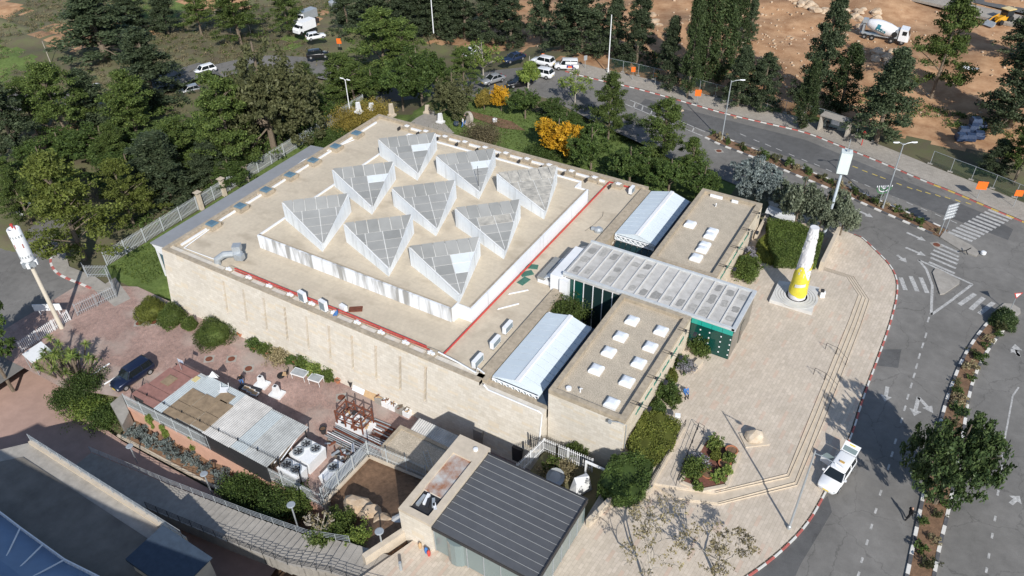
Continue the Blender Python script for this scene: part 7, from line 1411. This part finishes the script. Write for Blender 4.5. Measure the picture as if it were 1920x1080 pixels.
mid=[((a[0]+b_[0])/2,(a[1]+b_[1])/2) for a,b_ in zip(RM1,RM2)]
scatter('median_shrub','small ragged shrub in the curved right-hand median','shrubs in the curved median',mid,ZK-.03,('oak','euc','oak','dry'),1.5,.6,1.1,5,.6)
ln=[tuple(A0+Vector((1.2,-1.0,0)))[:2],tuple(A0+(A1-A0)*.62+Vector((0,-1.0,0)))[:2]]
scatter('grey_shrub','low blue grey shrub in the bed under the salmon wall','grey shrubs in the salmon wall bed',ln,-8.2,('grey','grey'),1.15,.9,1.5,9,.35)
for i,(x,y,h,l) in enumerate(((300,800,2.6,'thin young tree in the bed near the concrete wedge'),(372,840,3.0,'thin young tree in the bed with a leafy crown'),(318,818,2.0,'short sapling in the bed between the young trees'))): tree('light',x,y+8,y-40+i*6,26,l,z=-8.2)
# hillside scrub, hedge understorey, rubble: too many to count
def stuff_leaves(name,label,n,region,kinds,ls,rad,per,seed):
    rng=np.random.default_rng(seed); x0,x1,y0,y1=region
    x=rng.uniform(x0,x1,n*3); y=rng.uniform(y0,y1,n*3); k=(np.sin(x*.13+1)+np.cos(y*.17)+rng.normal(0,.7,n*3))>-.2; x,y=x[k][:n],y[k][:n]
    side=[]; C=np.stack([x,y,ground(x,y)+.25],1)
    me=leaf_mesh(name,clumps(C,per,rad,rng,.6),ls,rng,LM[kinds],1.7); o=link(name,me); o['kind']='stuff'; o['label']=label; return o
stuff_leaves('hillside_scrub','dry grey brown scrub covering the left hillside',2600,(-205,-97,58,150),'scrub',.17,.8,26,1)
stuff_leaves('hillside_grass','green weeds between the scrub on the left hillside',900,(-205,-97,50,150),'hedge',.2,.6,18,2)
stuff_leaves('grove_understorey','dark undergrowth beneath the left grove',650,(-128,-93.5,52,104),'oak',.22,1.0,40,3)
stuff_leaves('garden_understorey','dark undergrowth along the garden edge below the lot',150,(-74,-40,103,110),'oak',.2,1.0,50,4)
stuff_leaves('roadside_understorey','low undergrowth under the conifer row behind the fence',220,(-60,10,131,137),'oak',.2,.7,26,5)
rng=np.random.default_rng(77); b=MB()
for k in range(800):
    x,y=rng.uniform(-75,20),rng.uniform(131,205)
    if rng.random()<.45: x,y=rng.normal(-30,10),rng.normal(150,12)
    s=rng.uniform(.1,.42)**1.2; z=float(ground(x,y)); q=[(x+s*rng.uniform(.6,1.2)*math.cos(a),y+s*rng.uniform(.6,1.2)*math.sin(a)) for a in (0,1.5,3.0,4.6)]; b.prism(q,z-.1,z+s*.7)
o=b.build('site_rubble',ROCK); o['kind']='stuff'; o['label']='scattered stones over the building site'
# lawn tufts
for nm,lb,reg,n in (('lawn_grass','short grass on the lawn left of the museum',(-91,-83.2,44.5,70),5000),('garden_grass','short grass on the garden lawn behind the museum',(-72,-32,88,103),6000)):
    rng=np.random.default_rng(n); x=rng.uniform(reg[0],reg[1],n); y=rng.uniform(reg[2],reg[3],n); me=leaf_mesh(nm,np.stack([x,y,ground(x,y)+.06],1),.16,rng,LM['hedge'],2.2); o=link(nm,me); o['kind']='stuff'; o['label']=lb
